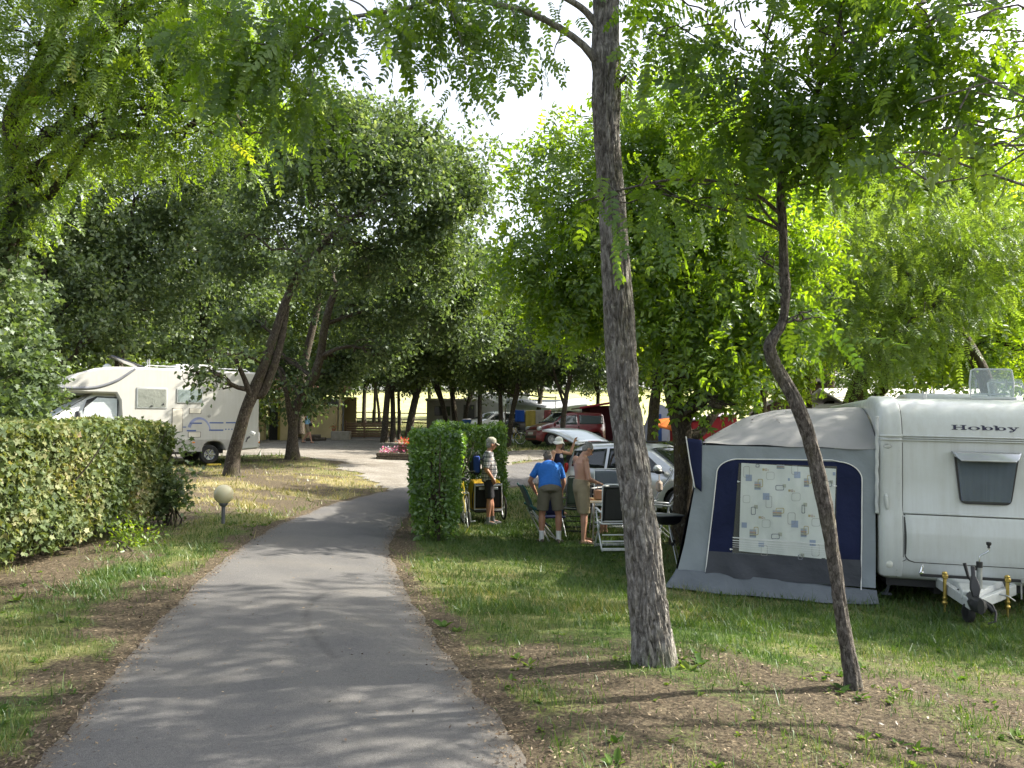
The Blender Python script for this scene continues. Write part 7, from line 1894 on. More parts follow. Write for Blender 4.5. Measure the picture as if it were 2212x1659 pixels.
# --- man in blue bending over a folding chair
le = R(34)
J = J_stand(1.76, pelvis=(0, -.05, .95), chest=(0, .16, 1.235), neck=(0, .31, 1.38), head=(0, .39, 1.44), look=(0, .62, -.8), headup=(0, .75, .65), shR=(.18, .21, 1.32), shL=(-.18, .21, 1.32), elR=(.27, .24, 1.03), elL=(-.34, .2, 1.06), wrR=(.20, .34, .80), wrL=(-.22, .36, .84),
            hipR=(.10, -.05, .91), hipL=(-.10, -.05, .91), knR=(.15, -.03, .48), knL=(-.14, -.01, .48), anR=(.145, -.08, .085), anL=(-.15, -.06, .085), build=1.05, belly=.03, handR=((-.3, .3, -.9), (-1, 0, -.2), .9), handL=((.5, .3, -.8), (1, 0, -.2), .9), toeR=(.07, .17, 0), toeL=(-.06, .17, 0))
r, secs, Lh, Mh, T, xd, f = person("man in a bright blue polo shirt, bending over with his back turned", foot_at(1188, 1166, 14.7), R(2), J, SKIN_T)
top(r, J, secs, cloth("blue_polo", (.03, .15, .50)), .030, 2, 9, .75, xd=xd, hem=(T(-.12), .19, .135)); shorts(r, J, secs, cloth("olive_shorts", (.15, .135, .10)), .80, .022, xd, .108)
hair(r, Lh, Mh, HAIR_D)
for an, t in (('anR', 'toeR'), ('anL', 'toeL')): shoe(r, J[an], J[t], mat("brown_shoe", (.05, .035, .03), .6), cloth("white_sock", (.72, .72, .72)), .13)
# --- bare chested man at the table
J = J_stand(1.80, pelvis=(0, 0, .97), chest=(0, .0, 1.32), neck=(0, .05, 1.50), head=(0, .13, 1.585), look=(.05, .75, -.65), headup=(0, .6, .8), elR=(.27, .02, 1.10), wrR=(.17, .25, 1.02), elL=(-.26, .04, 1.11), wrL=(-.14, .27, 1.03), handR=((-.3, .9, -.15), (-.3, 0, -1), .6), handL=((.35, .9, -.1), (.3, 0, -1), .6), anL=(-.12, .12, .085), knL=(-.11, .09, .5), build=1.0, belly=.035, toeR=(.04, .18, 0), toeL=(-.03, .18, 0))
r, secs, Lh, Mh, T, xd, f = person("bare chested grey haired man in beige shorts at the picnic table", foot_at(1256, 1165, 14.6), R(-70), J, mat("pale_tan_skin", (.46, .25, .17), .5, var=.08, scale=9, sss=.08))
shorts(r, J, secs, cloth("beige_shorts", (.30, .25, .165)), .95, .022, xd, .105, waist=4); hair(r, Lh, Mh, HAIR_G)
b = MB()
for s in (-1, 1): b.tube([Lh(s * .033 + .026 * math.cos(a), .098, .016 + .018 * math.sin(a)) for a in np.linspace(0, 2 * math.pi, 14, endpoint=False)], .0028, 5, closed=True); b.tube([Lh(s * .058, .098, .02), Lh(s * .077, .03, .02), Lh(s * .078, -.03, .012)], .0026, 5)
b.tube([Lh(-.01, .1, .02), Lh(.01, .1, .02)], .003, 5); b.build("glasses", BLACKP, r)
for an, t in (('anR', 'toeR'), ('anL', 'toeL')): shoe(r, J[an], J[t], mat("sandal_brown", (.06, .035, .025), .6), name='sandal', sandal=True)
# --- woman in a white hat holding the tailgate
J = J_stand(1.74, w=.165, build=.9, w_=1, look=(.35, 1, -.1), elR=(.24, -.02, 1.14), wrR=(.2, .16, .98), shL=(-.165, -.01, 1.42), elL=(-.36, .10, 1.38), wrL=(-.42, .16, 1.64), handL=((-.1, .3, .9), (0, 1, 0), .5), handR=((0, .8, -.5), (-1, 0, 0), .4))
r, secs, Lh, Mh, T, xd, f = person("woman in a navy vest and white sun hat, one arm raised to the car's tailgate", foot_at(1206, 1120, 18.9), R(-128), J, SKIN)
top(r, J, secs, cloth("navy_vest", (.014, .016, .045)), .018, 1, 8, 0, 'vest', xd=xd, k=.9); shorts(r, J, secs, cloth("pale_shorts", (.4, .42, .45)), .7, .018, xd, .09); hair(r, Lh, Mh, HAIR_D, .98)
b = MB(); b.ball(T(1.05, .085), (.075, .035, .07), 14, 10); fuse("vest_insert", b, cloth("lilac_insert", (.5, .48, .55)), r, .01, 2)
cap(r, Lh, Mh, cloth("white_hat", (.72, .72, .66)), False, .05, 'sun_hat')
b = MB(); b.grid(lambda u, v: Lh((u - .5) * .14, .098 - .06 * (2 * u - 1) ** 2, .005 + .034 * v), 12, 2)
b.build("sunglasses", BLACKP, r, solid=.004)
for an, t in (('anR', 'toeR'), ('anL', 'toeL')): shoe(r, J[an], J[t], mat("sandal_brown", (.06, .035, .025), .6), name='sandal', sandal=True)
# --- passer-by beyond the forked oak
g = ground(664, 958)
J = J_stand(1.76, anR=(.09, .26, .10), knR=(.09, .16, .50), anL=(-.09, -.30, .12), knL=(-.09, -.02, .48), elR=(.25, -.12, 1.14), wrR=(.23, -.06, .9), elL=(-.25, .05, 1.13), wrL=(-.22, .18, .92), handR=((0, .1, -1), (-1, 0, 0), .4), handL=((0, .3, -1), (1, 0, 0), .4))
r, secs, Lh, Mh, T, xd, f = person("passer-by in a light blue vest and khaki shorts, walking behind the forked oak", (g.x, g.y, g.z + .01), R(-100), J, SKIN, .016)
top(r, J, secs, cloth("light_blue_vest", (.25, .45, .62)), .02, 2, 8, 0, 'vest', xd=xd); shorts(r, J, secs, cloth("khaki_walk_shorts", (.24, .2, .13)), .85, .02, xd); hair(r, Lh, Mh, HAIR_D)
b = MB(); b.box(T(-.05, .16), (.26, .12, .16), ch=.04); b.build("waist_bag", BLACKP, r)
for an, t in (('anR', 'toeR'), ('anL', 'toeL')): shoe(r, J[an], J[t], mat("sandal_brown", (.06, .035, .025), .6), name='sandal', sandal=True)
# --- seated person almost hidden by the tall trunk
J = J_stand(1.68, pelvis=(0, 0, .50), chest=(0, -.06, .84), neck=(0, -.06, 1.03), head=(0, -.02, 1.15), shR=(.17, -.06, .96), shL=(-.17, -.06, .96), elR=(.22, .08, .70), elL=(-.22, .08, .70), wrR=(.16, .30, .70), wrL=(-.16, .30, .70), hipR=(.1, .02, .48), hipL=(-.1, .02, .48), knR=(.11, .44, .50), knL=(-.11, .44, .50), anR=(.11, .42, .09), anL=(-.11, .46, .09), handR=((0, 1, -.2), (0, 0, -1), .5), handL=((0, 1, -.2), (0, 0, -1), .5), look=(.1, 1, -.1), build=.92)
SEAT_AT = foot_at(1352, 1150, 15.9)
r, secs, Lh, Mh, T, xd, f = person("fair haired person sitting at the picnic table, almost hidden by the tall trunk", SEAT_AT, R(75), J, SKIN)
top(r, J, secs, cloth("rose_top", (.42, .2, .2)), .02, 2, 9, .6, xd=xd, k=.92); shorts(r, J, secs, cloth("denim", (.05, .07, .13)), .9, .018, xd, .095); hair(r, Lh, Mh, HAIR_B, 1.02, back=.09)

# ================================================================ CAMPING FURNITURE
def chair(label, loc, rz, frame, clothm, back_h=.72, recl=.22, w=.52, pad=None, arms=True, group="folding chairs round the picnic table", arched=False, sc=1.0, seat=True):
    """folding garden chair, front +Y"""
    root = empty("camping_chair", loc, rz=rz, label=label, cat="chair", group=group, scale=sc)
    sh = .44; hw = w / 2
    bx = lambda t: (-.20 - recl * t * 1.0, sh + .02 + back_h * t)
    b = MB()
    for s in (-1, 1):
        pts = [(s * hw, -.17, sh)] + [(s * hw, bx(t)[0] + (.06 * math.sin(t * math.pi * 1.6) if arched else 0), bx(t)[1]) for t in (.05, .3, .55, .8, 1.0)]
        b.tube(pts, .013, 8)
    y, z = bx(1); b.tube([(-hw, y, z), (-hw * .8, y - .01, z + .025), (hw * .8, y - .01, z + .025), (hw, y, z)], .013, 8)
    y, z = bx(.03); b.tube([(-hw, y, z), (hw, y, z)], .010, 8)
    fr = b.build("back_frame", frame, root)
    b = MB(); b.grid(lambda u, v: ((u - .5) * (w - .03), bx(.06 + .92 * v)[0] - .012 * math.sin(math.pi * u) + .008 + (.06 * math.sin((.06 + .92 * v) * math.pi * 1.6) if arched else 0), bx(.06 + .92 * v)[1]), 10, 14); bk = b.build("backrest", clothm, root, solid=.012 if not pad else .02)
    if pad:
        b = MB(); y, z = bx(.96)
        for s in (-1, 1): b.tube([(s * (hw - .02), bx(.05)[0], bx(.05)[1]), (s * (hw - .02), bx(.5)[0], bx(.5)[1]), (s * (hw - .03), y, z)], .024, 8)
        b.tube([(-hw + .03, y, z), (hw - .03, y, z)], .024, 8); b.build("padding", pad, bk)
    if seat:
        b = MB(); b.grid(lambda u, v: ((u - .5) * (w - .03), -.20 + .46 * v, sh - .02 * math.sin(math.pi * u) + .01 * v), 8, 8); b.build("seat", clothm, root, solid=.012)
        b = MB()
        for s in (-1, 1): b.tube([(s * hw, -.22, sh), (s * hw, .27, sh + .01)], .012, 8)
        b.tube([(-hw, .27, sh + .01), (hw, .27, sh + .01)], .012, 8); b.tube([(-hw, -.22, sh), (hw, -.22, sh)], .012, 8); b.build("seat_frame", frame, root)
    for s in (-1, 1):
        b = MB(); b.tube([(s * (hw + .015), -.30, .0), (s * (hw + .015), .0, .26), (s * (hw + .015), .26, .62 if arms else sh)], .013, 8); b.build("leg", frame, root)
        b = MB(); b.tube([(s * (hw + .035), .32, .0), (s * (hw + .035), .0, .27), (s * (hw + .035), -.22, sh + .02)], .013, 8); b.build("leg", frame, root)
        if arms:
            b = MB(); b.box((s * (hw + .02), .02, .645), (.045, .50, .028), rot=(.05, 0, 0), ch=.01); b.tube([(s * (hw + .02), -.22, .62), (s * (hw), bx(.28)[0], bx(.28)[1])], .011, 6); b.build("armrest", frame, root)
    b = MB()
    b.box((0, -.30, .035), (w + .04, .022, .045), ch=.006); b.box((0, .31, .03), (w + .08, .022, .04), ch=.006); b.box((0, -.255, .16), (w + .02, .016, .025)); b.tube([(-hw, -.22, .26), (hw, -.22, .26)], .011, 8); b.build("crossbar", frame, root)
    return root
MESH_D = fabric("dark_grey_mesh", (.045, .045, .043), 5, .2)
MESH_B = fabric("blue_grey_mesh", (.12, .14, .17), 5, .2)
MESH_S = fabric("silver_stripe_cloth", (.22, .23, .26), 5, .3)
TEAL = mat("teal_enamel", (.012, .08, .075), .4)
def on_ground(px, py, d): return foot_at(px, py, d)
chair("white framed folding chair with a dark padded back towards us, left of the tall trunk", on_ground(1328, 1178, 13.9), R(4), WHITEMETAL, MESH_D, .60, .10, .50, pad=BLACKP)
chair("folding chair with a blue grey mesh back, behind the picnic table", on_ground(1312, 1120, 17.0), R(176), ALU, MESH_B, .66, .20, .50)
chair("silver armchair with a curved high back, between the tall trunk and the dark ash", on_ground(1420, 1152, 15.2), R(78), ALU, MESH_S, .74, .30, .50, arched=True)
chair("second silver armchair with a curved back, just behind the first beside the tall trunk", on_ground(1392, 1140, 16.1), R(80), ALU, MESH_S, .74, .30, .50, arched=True)
chair("dark green backed chair behind the bare chested man", on_ground(1246, 1132, 16.4), R(168), BLACKP, fabric("dark_green_cloth", (.035, .05, .035), 5, .3), .56, .26, .48)
# half folded teal chair in the hands of the man in blue
p = on_ground(1158, 1160, 14.95)
fc = empty("camping_chair", p, rz=R(100), label="half folded chair with teal side frames held by the man in blue", cat="chair", group="folding chairs round the picnic table")
for s in (-1, 1):
    b = MB(); b.tube([(s * .25, -.34, 0), (s * .25, -.05, .36), (s * .25, .12, .55)], .014, 8); b.build("leg", ALU, fc)
    b = MB(); b.tube([(s * .27, -.18, 0), (s * .27, -.02, .30), (s * .27, .10, .52)], .014, 8); b.build("leg", ALU, fc)
    b = MB(); b.tube([(s * .24, .06, .48), (s * .24, .14, .70), (s * .24, .22, .90), (s * .24, .30, 1.0)], .015, 8); b.build("back_frame", TEAL, fc)
    b = MB(); b.box((s * .27, .02, .56), (.04, .34, .04), rot=(.5, 0, 0), ch=.01); b.build("armrest", TEAL, fc)
b = MB(); b.grid(lambda u, v: ((u - .5) * .46, .075 + .20 * v + .01 * math.sin(u * 3.1), .52 + .46 * v), 8, 10); b.build("backrest", fabric("slate_blue_cloth", (.09, .11, .15), 5, .3), fc, solid=.014)
b = MB(); b.grid(lambda u, v: ((u - .5) * .46, .05 - .28 * v, .46 - .22 * v), 8, 6); b.build("seat", fabric("navy_seat_cloth", (.02, .025, .07), 5, .3), fc, solid=.014)
b = MB(); b.tube([(-.26, -.34, .02), (.26, -.34, .02)], .013, 8); b.tube([(-.26, -.1, .18), (.26, -.1, .18)], .011, 8); b.build("crossbar", ALU, fc)
# blue child's seat standing beyond his legs
p = on_ground(1196, 1150, 15.6)
ks = empty("child_chair", p, rz=R(190), label="small navy child's chair with a blue tubular rim, beyond the bending man's legs", cat="chair")
b = MB(); b.tube([(-.2, -.18, .34), (-.22, -.2, .62), (-.12, -.22, .78), (.12, -.22, .78), (.22, -.2, .62), (.2, -.18, .34)], .016, 8); b.build("back_frame", mat("blue_enamel", (.02, .08, .22), .4), ks)
b = MB(); b.grid(lambda u, v: ((u - .5) * .38, -.20, .36 + .36 * v), 6, 6); b.build("backrest", fabric("navy_seat_cloth", (.02, .025, .07), 5, .3), ks, solid=.014)
b = MB(); b.box((0, -.02, .35), (.40, .36, .03), ch=.01); b.build("seat", fabric("navy_seat_cloth", (.02, .025, .07), 5, .3), ks)
for x in (-.19, .19):
    for y0, y1 in ((-.24, .12), (.2, -.16)): b = MB(); b.tube([(x, y0, 0), (x, y1, .34)], .011, 8); b.build("leg", ALU, ks)
# table with cloth and things on it
tp = on_ground(1330, 1150, 15.1)
TRZ = R(-6)
tb = empty("picnic_table", tp, rz=TRZ, label="folding picnic table with a white top beside the tall trunk", cat="table")
b = MB(); b.box((0, 0, .72), (.95, .66, .035), ch=.008); b.build("tabletop", mat("table_white", (.70, .70, .68), .5), tb)
for x in (-.38, .38):
    for y in (-.26, .26): b = MB(); b.tube([(x, y, .71), (x * 1.08, y * 1.15, 0)], .014, 8); b.build("leg", ALU, tb)
TM = Matrix.Translation(tp) @ Matrix.Rotation(TRZ, 4, 'Z')
def cloth_pat():
    m, t, b = nodes("flowered_cloth"); c = coords(t)
    v = N(t, "ShaderNodeTexVoronoi", Scale=16.0); t.links.new(c, v.inputs['Vector'])
    r = ramp(t, v.outputs['Color'], [(0, (.42, .30, .10)), (.35, (.36, .26, .12)), (.55, (.45, .08, .05)), (.75, (.25, .26, .10)), (1, (.55, .45, .25))]); r.color_ramp.interpolation = 'CONSTANT'
    t.links.new(r.outputs[0], b.inputs['Base Color']); b.inputs['Roughness'].default_value = .9; return m
b = MB()
def tcl(u, v):
    if v < .35: return (-.49, -.30 + .6 * u, .742)
    t = (v - .35) / .65
    return (-.49 - .02 - .05 * t + .03 * math.sin(u * 9) * t, -.32 + .64 * u + .04 * math.sin(u * 6 + t) * t, .745 - .62 * t * (.75 + .25 * math.sin(u * 5 + 1)))
b.grid(tcl, 26, 18)
b.grid(lambda u, v: (-.49 + .45 * v, -.30 + .6 * u, .7445 + .002 * math.sin(u * 8 + v * 7)), 10, 8)
tc = b.build("tablecloth", cloth_pat(), None, solid=.004); tc.matrix_world = TM; tc.location = tp; tc.rotation_euler = (0, 0, TRZ)
tag(tc, "flowered ochre tablecloth hanging off the left end of the picnic table", "tablecloth")
def ontable(name, label, cat, x, y, rz=0): return empty(name, TM @ Vector((x, y, .749)), rz=TRZ + rz, label=label, cat=cat)
o = ontable("basket", "tan carrier box with a red tag on the picnic table", "box", -.26, -.12, .2)
b = MB(); b.box((0, 0, .085), (.25, .17, .17), ch=.015); b.build("body", mat("tan_card", (.42, .25, .17), .7), o)
b = MB(); b.tube([(-.08, 0, .16), (-.06, 0, .235), (.06, 0, .235), (.08, 0, .16)], .008, 6); b.build("handle", mat("tan_handle", (.3, .17, .11), .7), o)
b = MB(); b.box((.07, -.088, .10), (.05, .006, .05), ch=.002); b.build("tag", RED_L, o)
for i, (x, y, rz, lab, c) in enumerate(((-.10, -.05, .3, "open white paper the bare chested man is reading on the table", (.74, .74, .72)), (.05, -.16, -.2, "white booklet lying at the table's front edge", (.72, .72, .70)), (.06, -.21, .1, "yellow card at the front edge of the table", (.62, .52, .04)))):
    b = MB(); b.grid(lambda u, v: ((u - .5) * (.30 if i < 2 else .15), (v - .5) * .2, .004 + .012 * i + (.05 * u if i == 0 else .01 * math.sin(u * 3))), 8, 4)
    o = b.build(("paper", "booklet", "card")[i], mat("paper_%d" % i, c, .7), None, solid=.004); o.location = TM @ Vector((x, y, .752 + (.16 if i == 0 else 0))); o.rotation_euler = (0, .0, TRZ + rz); tag(o, lab, "paper")
    if i == 0: o.location = TM @ Vector((x - .18, y + .1, .93))
p = at(1424, 1050, 15.0)
hb = empty("handbag", p, rz=R(80), label="beige handbag hanging on the silver armchair by the tall trunk", cat="handbag")
b = MB(); b.box((0, 0, 0), (.30, .12, .20), ch=.04); fuse("bag", b, cloth("beige_leather", (.40, .33, .28)), hb, .012, 3)
b = MB(); b.tube([(-.11, 0, .08), (-.08, 0, .2), (.08, 0, .2), (.11, 0, .08)], .009, 6); b.build("handle", mat("beige_handle", (.36, .29, .24), .7), hb)
# tripod barbecue
p = on_ground(1441, 1200, 12.9)
gr = empty("barbecue", p, rz=.3, label="black portable barbecue on a tripod between the tall trunk and the awning", cat="barbecue")
b = MB(); b.loft([[(x * w, y * w2, z) for x, y in ((-.5, -.4), (-.4, -.5), (.4, -.5), (.5, -.4), (.5, .4), (.4, .5), (-.4, .5), (-.5, .4))] for z, w, w2 in ((.57, .24, .2), (.62, .36, .30), (.69, .40, .34), (.70, .42, .36))]); b.build("fire_bowl", BLACKP, gr)
b = MB(); b.box((0, 0, .712), (.44, .36, .018), ch=.006); b.box((-.26, .0, .715), (.12, .24, .012), ch=.004); b.build("lid", mat("grill_grey", (.10, .105, .11), .4), gr)
for k in range(3):
    a = k * 2.094 + .5; b = MB(); b.tube([(.05 * math.cos(a), .05 * math.sin(a), .60), (.20 * math.cos(a), .20 * math.sin(a), .28), (.33 * math.cos(a), .33 * math.sin(a), 0)], [.009, .008, .007], 8); lg = b.build("leg", ALU, gr)
    b = MB(); b.lathe([(.008, 0), (.022, .02), (.03, .06), (.012, .07)], (.19 * math.cos(a), .19 * math.sin(a), .25), n=10); b.build("clamp", BLACKP, lg)
b = MB()
P = [(.19 * math.cos(k * 2.094 + .5), .19 * math.sin(k * 2.094 + .5), .28) for k in range(3)]; b.tube(P, .004, 5, closed=True); b.tube([(.15, .1, .58), (.24, .05, .4), (.22, -.02, .2), (.26, -.1, .03)], .005, 6); b.build("hose", BLACKP, gr)

# ================================================================ BICYCLE AND TRAILER
def spoked(parent, c, r, axis, t=.022, n=20):
    q = Vector(axis).normalized().to_track_quat('Z', 'Y').to_matrix(); c = Vector(c); ring = lambda rr: [c + q @ Vector((rr * math.cos(a), rr * math.sin(a), 0)) for a in np.linspace(0, 2 * math.pi, 36, endpoint=False)]
    b = MB(); b.tube(ring(r - t), t, 8, closed=True); w = b.build("wheel", RUBBER, parent)
    b = MB(); b.tube(ring(r - 2.3 * t), t * .55, 6, closed=True); b.lathe([(.02, -.03), (.024, 0), (.02, .03)], c, axis, 10)
    for k in range(n):
        a = 2 * math.pi * k / n; b.tube([c + q @ Vector((.02 * math.cos(a + .6), .02 * math.sin(a + .6), .02 * (-1) ** k)), c + q @ Vector(((r - 2.3 * t) * math.cos(a), (r - 2.3 * t) * math.sin(a), 0))], .0016, 4, cap=False)
    b.build("rim", ALU, w); return w
YEL = fabric("yellow_cordura", (.45, .27, .015), 5, .3); BLK = fabric("black_cordura", (.02, .02, .022), 5, .3)
p = on_ground(1049, 1121, 17.6); 
tr = empty("bicycle_trailer", p, rz=R(12), label="yellow and black child trailer with spoked wheels, behind the man in plaid", cat="trailer")
b = MB(); b.loft([[(x * .31, y, z) for x, z in ((-1, .26), (1, .26), (1.02, .55), (.92, zt_), (-.92, zt_), (-1.02, .55))] for y, zt_ in ((-.30, .76), (-.1, .84), (.25, .86), (.5, .66))]); b.build("shell", YEL, tr, bevel=.02)
b = MB(); b.loft([[(x * .318, y, z) for x, z in ((-1, .30), (-1.025, .55), (-.9, zt_), (.9, zt_), (1.025, .55), (1, .30))] for y, zt_ in ((-.306, .775), (-.22, .80))], closed=False, cap=False); b.build("black_hood", BLK, tr, solid=.006)
b = MB(); b.grid(lambda u, v: ((-.27 + .54 * u), -.308 - .008 * math.sin(u * 3.1), .30 + .44 * v), 8, 8); fp = b.build("front_panel", BLK, tr, solid=.01)
b = MB()
for (x0, z0, x1, z1_) in ((-.29, .28, -.28, .80), (.29, .28, .28, .80), (-.29, .76, .29, .76), (-.3, .27, .3, .27)): b.tube([(x0, -.32, z0), (x1, -.32, z1_)], .014, 8)
b.build("frame", ALU, fp)
b = MB(); b.box((0, -.05, .235), (.58, .62, .06), ch=.02); b.build("floor", BLACKP, tr)
spoked(tr, (-.40, .05, .26), .26, (1, 0, 0)); spoked(tr, (.40, .05, .26), .26, (1, 0, 0))
b = MB(); b.tube([(-.31, .3, .25), (-.33, .9, .3), (-.30, 1.2, .4)], .016, 8); b.build("tow_bar", ALU, tr)
for x in (.13, -.13): b = MB(); b.box((x, -.33, .70), (.14, .02, .05), ch=.004); b.build("reflector_strip", ALU, fp)
p = on_ground(1008, 1134, 16.3)
bk = empty("bicycle", p, rz=R(8), label="silver touring bicycle leaning at the hornbeam hedge, seen from behind", cat="bicycle")
spoked(bk, (0, -.52, .34), .34, (1, 0, 0), .018, 28); spoked(bk, (0, .52, .34), .34, (1, .12, 0), .018, 28)
b = MB(); J_ = dict(bb=(0, -.08, .29), st=(0, -.24, .80), ht=(0, .36, .86), hb=(0, .40, .70), ra=(0, -.52, .34), fa=(0, .52, .34))
for a, c in (("bb", "st"), ("st", "ht"), ("bb", "hb"), ("ht", "hb")): b.tube([J_[a], J_[c]], .017, 8)
for s in (-.04, .04): b.tube([(s, -.52, .34), J_["bb"]], .010, 6); b.tube([(s, -.52, .34), (0, -.22, .76)], .009, 6); b.tube([J_["hb"], (s, .44, .6), (s, .52, .34)], .011, 6)
b.tube([J_["st"], (0, -.27, .94)], .013, 8); b.tube([J_["ht"], (0, .34, 1.02)], .014, 8); b.build("frame", mat("bike_yellow", (.55, .42, .04), .35), bk)
b = MB(); b.tube([(-.29, .25, 1.05), (-.26, .33, 1.05), (0, .36, 1.03), (.26, .33, 1.05), (.29, .25, 1.05)], .013, 8); hbz = b.build("handlebar", BLACKP, bk)
b = MB(); b.loft([[(x * w, y, .95 + h * z) for x, z in ((-1, 0), (-.8, .6), (0, 1), (.8, .6), (1, 0), (0, -.4))] for y, w, h in ((-.40, .07, .04), (-.33, .08, .05), (-.2, .035, .04), (-.13, .018, .03))]); b.build("saddle", BLACKP, bk)
b = MB(); b.tube([(0, -.2, .70), (0, -.62, .71)], .008, 6); b.tube([(.06, -.3, .71), (.06, -.66, .71), (-.06, -.66, .71), (-.06, -.3, .71)], .007, 6, closed=True); b.tube([(.06, -.62, .71), (.05, -.52, .36)], .006, 6); b.tube([(-.06, -.62, .71), (-.05, -.52, .36)], .006, 6); b.build("rack", ALU, bk)
b = MB(); b.lathe([(.085, -.006), (.085, .006), (.03, .008)], (.05, -.08, .29), (1, 0, 0), 20); b.box((.09, -.08, .20), (.02, .03, .18)); b.box((.13, -.08, .11), (.09, .06, .02), ch=.004); b.box((-.09, -.08, .38), (.02, .03, .18)); b.box((-.13, -.08, .47), (.09, .06, .02), ch=.004); b.build("crank", STEEL, bk)
bk.rotation_euler = (0, R(-6), R(8))
# the far bicycle by the white car
p = at(1104, 924, 44); p.z = z1(p.x, p.y)
fb = copy_tree(bk); fb.location = p; fb.rotation_euler = (0, R(4), R(70)); tag(fb, "small distant bicycle parked by the white car", "bicycle"); fb.name = "bicycle"

# ================================================================ LAMP, PLANTERS
p = Vector(at(482, 1130, 13.7)); p.z = z1(p.x, p.y)
lamp = empty("garden_lamp", p, label="low lamp with a cream globe on a short grey post, left of the path", cat="lamp")
b = MB(); b.ball((0, 0, .475), .158, 36, 24); b.build("globe", mat("yellowed_opal_globe", (.66, .60, .40), .3, var=.06, scale=3, sss=.2), lamp)
b = MB(); b.tube([(0, 0, -.05), (0, 0, .30)], .030, 16); b.lathe([(.03, .27), (.065, .30), (.075, .325), (.07, .34)], n=20); b.build("post", mat("grey_post", (.10, .105, .12), .5), lamp)
def flowers(name, pts, r, cols, seed, parent):
    rs = np.random.default_rng(seed); k = len(pts)
    for i, c in enumerate(cols):
        s = slice(i, None, len(cols)); P = pts[s]
        q = (P, rs.normal(size=P.shape), rs.normal(size=P.shape) * .5 + [0, -.3, 1.], rs.uniform(.6, 1.3, len(P)) * r, rs.random(len(P)))
        o = link("blossom", leafmesh("blossom", OVAL, *q, c), parent); o['kind'] = 'stuff'
PINK = leafmat("pink_petal", [(0, (.45, .03, .12)), (.5, (.65, .08, .2)), (1, (.75, .35, .5))], trans=.3, tcol=(1.2, 1.2, 1.2)); WHITEP = leafmat("pale_petal", [(0, (.5, .4, .55)), (1, (.75, .72, .75))], trans=.3, tcol=(1.1, 1.1, 1.1)); REDP = leafmat("red_petal", [(0, (.55, .03, .02)), (1, (.8, .14, .03))], trans=.3, tcol=(1.2, 1.2, 1.2))
TIMBER = bark("old_timber", (.05, .04, .03), (.11, .09, .07), (.19, .165, .13), moss=(.08, .075, .05), mossy=.3, sc=1.2, lichen=(.2, .19, .16))
g = ground(885, 996); PLX = Vector((g.x - .35, g.y + .6, z1(g.x - .35, g.y + .6)))
pl_ = empty("flower_planter", PLX, rz=R(3), label="low timber planter full of pink and white flowers at the edge of the yard", cat="planter")
for i in range(2):
    for y in (-.55, .55): b = MB(); b.box((0, y, .075 + i * .135), (1.9, .09, .125), ch=.02); b.build("timber", TIMBER, pl_)
    for x in (-.93, .93): b = MB(); b.box((x, 0, .075 + i * .135), (.09, 1.0, .125), ch=.02); b.build("timber", TIMBER, pl_)
b = MB(); b.box((0, 0, .12), (1.76, 1.0, .2)); b.build("soil", mat("soil", (.05, .035, .025), .95), pl_)
rs_ = np.random.default_rng(6); P = np.c_[rs_.uniform(-.85, .85, 700), rs_.uniform(-.5, .5, 700), .25 + np.abs(rs_.normal(.1, .08, 700))]; flowers("b", P, .07, [PINK, PINK, WHITEP, HEDGE_R, PINK], 3, pl_)
tb_ = empty("flower_tub", PLX + Vector((.25, .15, .22)), label="round wooden tub of red and orange flowers standing in the timber planter", cat="planter")
for k in range(22):
    a = 2 * math.pi * k / 22; b = MB(); b.box((.42 * math.cos(a), .42 * math.sin(a), .19), (.03, .112, .38), rot=(0, 0, a), ch=.008); b.build("stave", mat("brown_stave", (.14, .075, .045), .75, var=.25, scale=14), tb_)
b = MB()
for z in (.08, .3): b.tube([(.44 * math.cos(a), .44 * math.sin(a), z) for a in np.linspace(0, 2 * math.pi, 32, endpoint=False)], .008, 5, closed=True)
b.build("hoop", STEEL, tb_)
b = MB(); b.lathe([(.41, .3), (.41, .36), (.001, .36)], n=24); b.build("soil", mat("soil", (.05, .035, .025), .95), tb_)
P = np.c_[rs_.normal(0, .2, 420), rs_.normal(0, .2, 420), .40 + np.abs(rs_.normal(.08, .07, 420))]; flowers("b", P, .07, [REDP, REDP, HEDGE_R], 4, tb_)
# small box fixed to the leaning oak
p = at(545, 936, 21.55); sb = empty("tree_box", p, rz=.2, rot=(0, .5, .2), label="small white box fixed to the trunk of the leaning oak", cat="box")
b = MB(); b.box((0, 0, 0), (.13, .07, .10), ch=.01); b.build("case", WHITE2, sb); b = MB(); b.box((0, -.037, 0), (.09, .006, .06), ch=.002); b.build("cover", mat("pale_cover", (.5, .52, .52), .5), sb)

# ================================================================ BUILDINGS AND FENCES BEYOND THE YARD
STUCCO = mat("ochre_render", (.60, .48, .26), .9, var=.12, scale=1.6, bmp=.4, bscale=40)
GREYW = mat("blue_grey_wall", (.30, .31, .35), .9, var=.1, scale=1.5, bmp=.3)
bz = z1(-11.5, 46.5) - .1
wb = empty("wash_block", (-11.6, 46.5, bz), rz=R(2), label="ochre wash block with a dark open doorway, behind the oaks at the yard", cat="building")
def wallpart(nm, m, *boxes):
    b = MB()
    for c, d in boxes: b.box(c, d)
    return b.build(nm, m, wb)
wallpart("wall", STUCCO, ((-.95, .3, 1.3), (.75, 1.0, 2.6)), ((.95, .5, 1.05), (1.5, .25, 2.1)), ((1.95, .1, 1.3), (.12, .5, 2.6)), ((-3.2, .3, 1.3), (1.8, .5, 2.6)), ((-.2, 3, 1.3), (5.2, .2, 2.6)), ((0.0, .5, 1.05), (.5, .25, 2.1)))
wallpart("screen_wall", GREYW, ((1.45, 1.3, 1.2), (.95, .15, 2.4)))
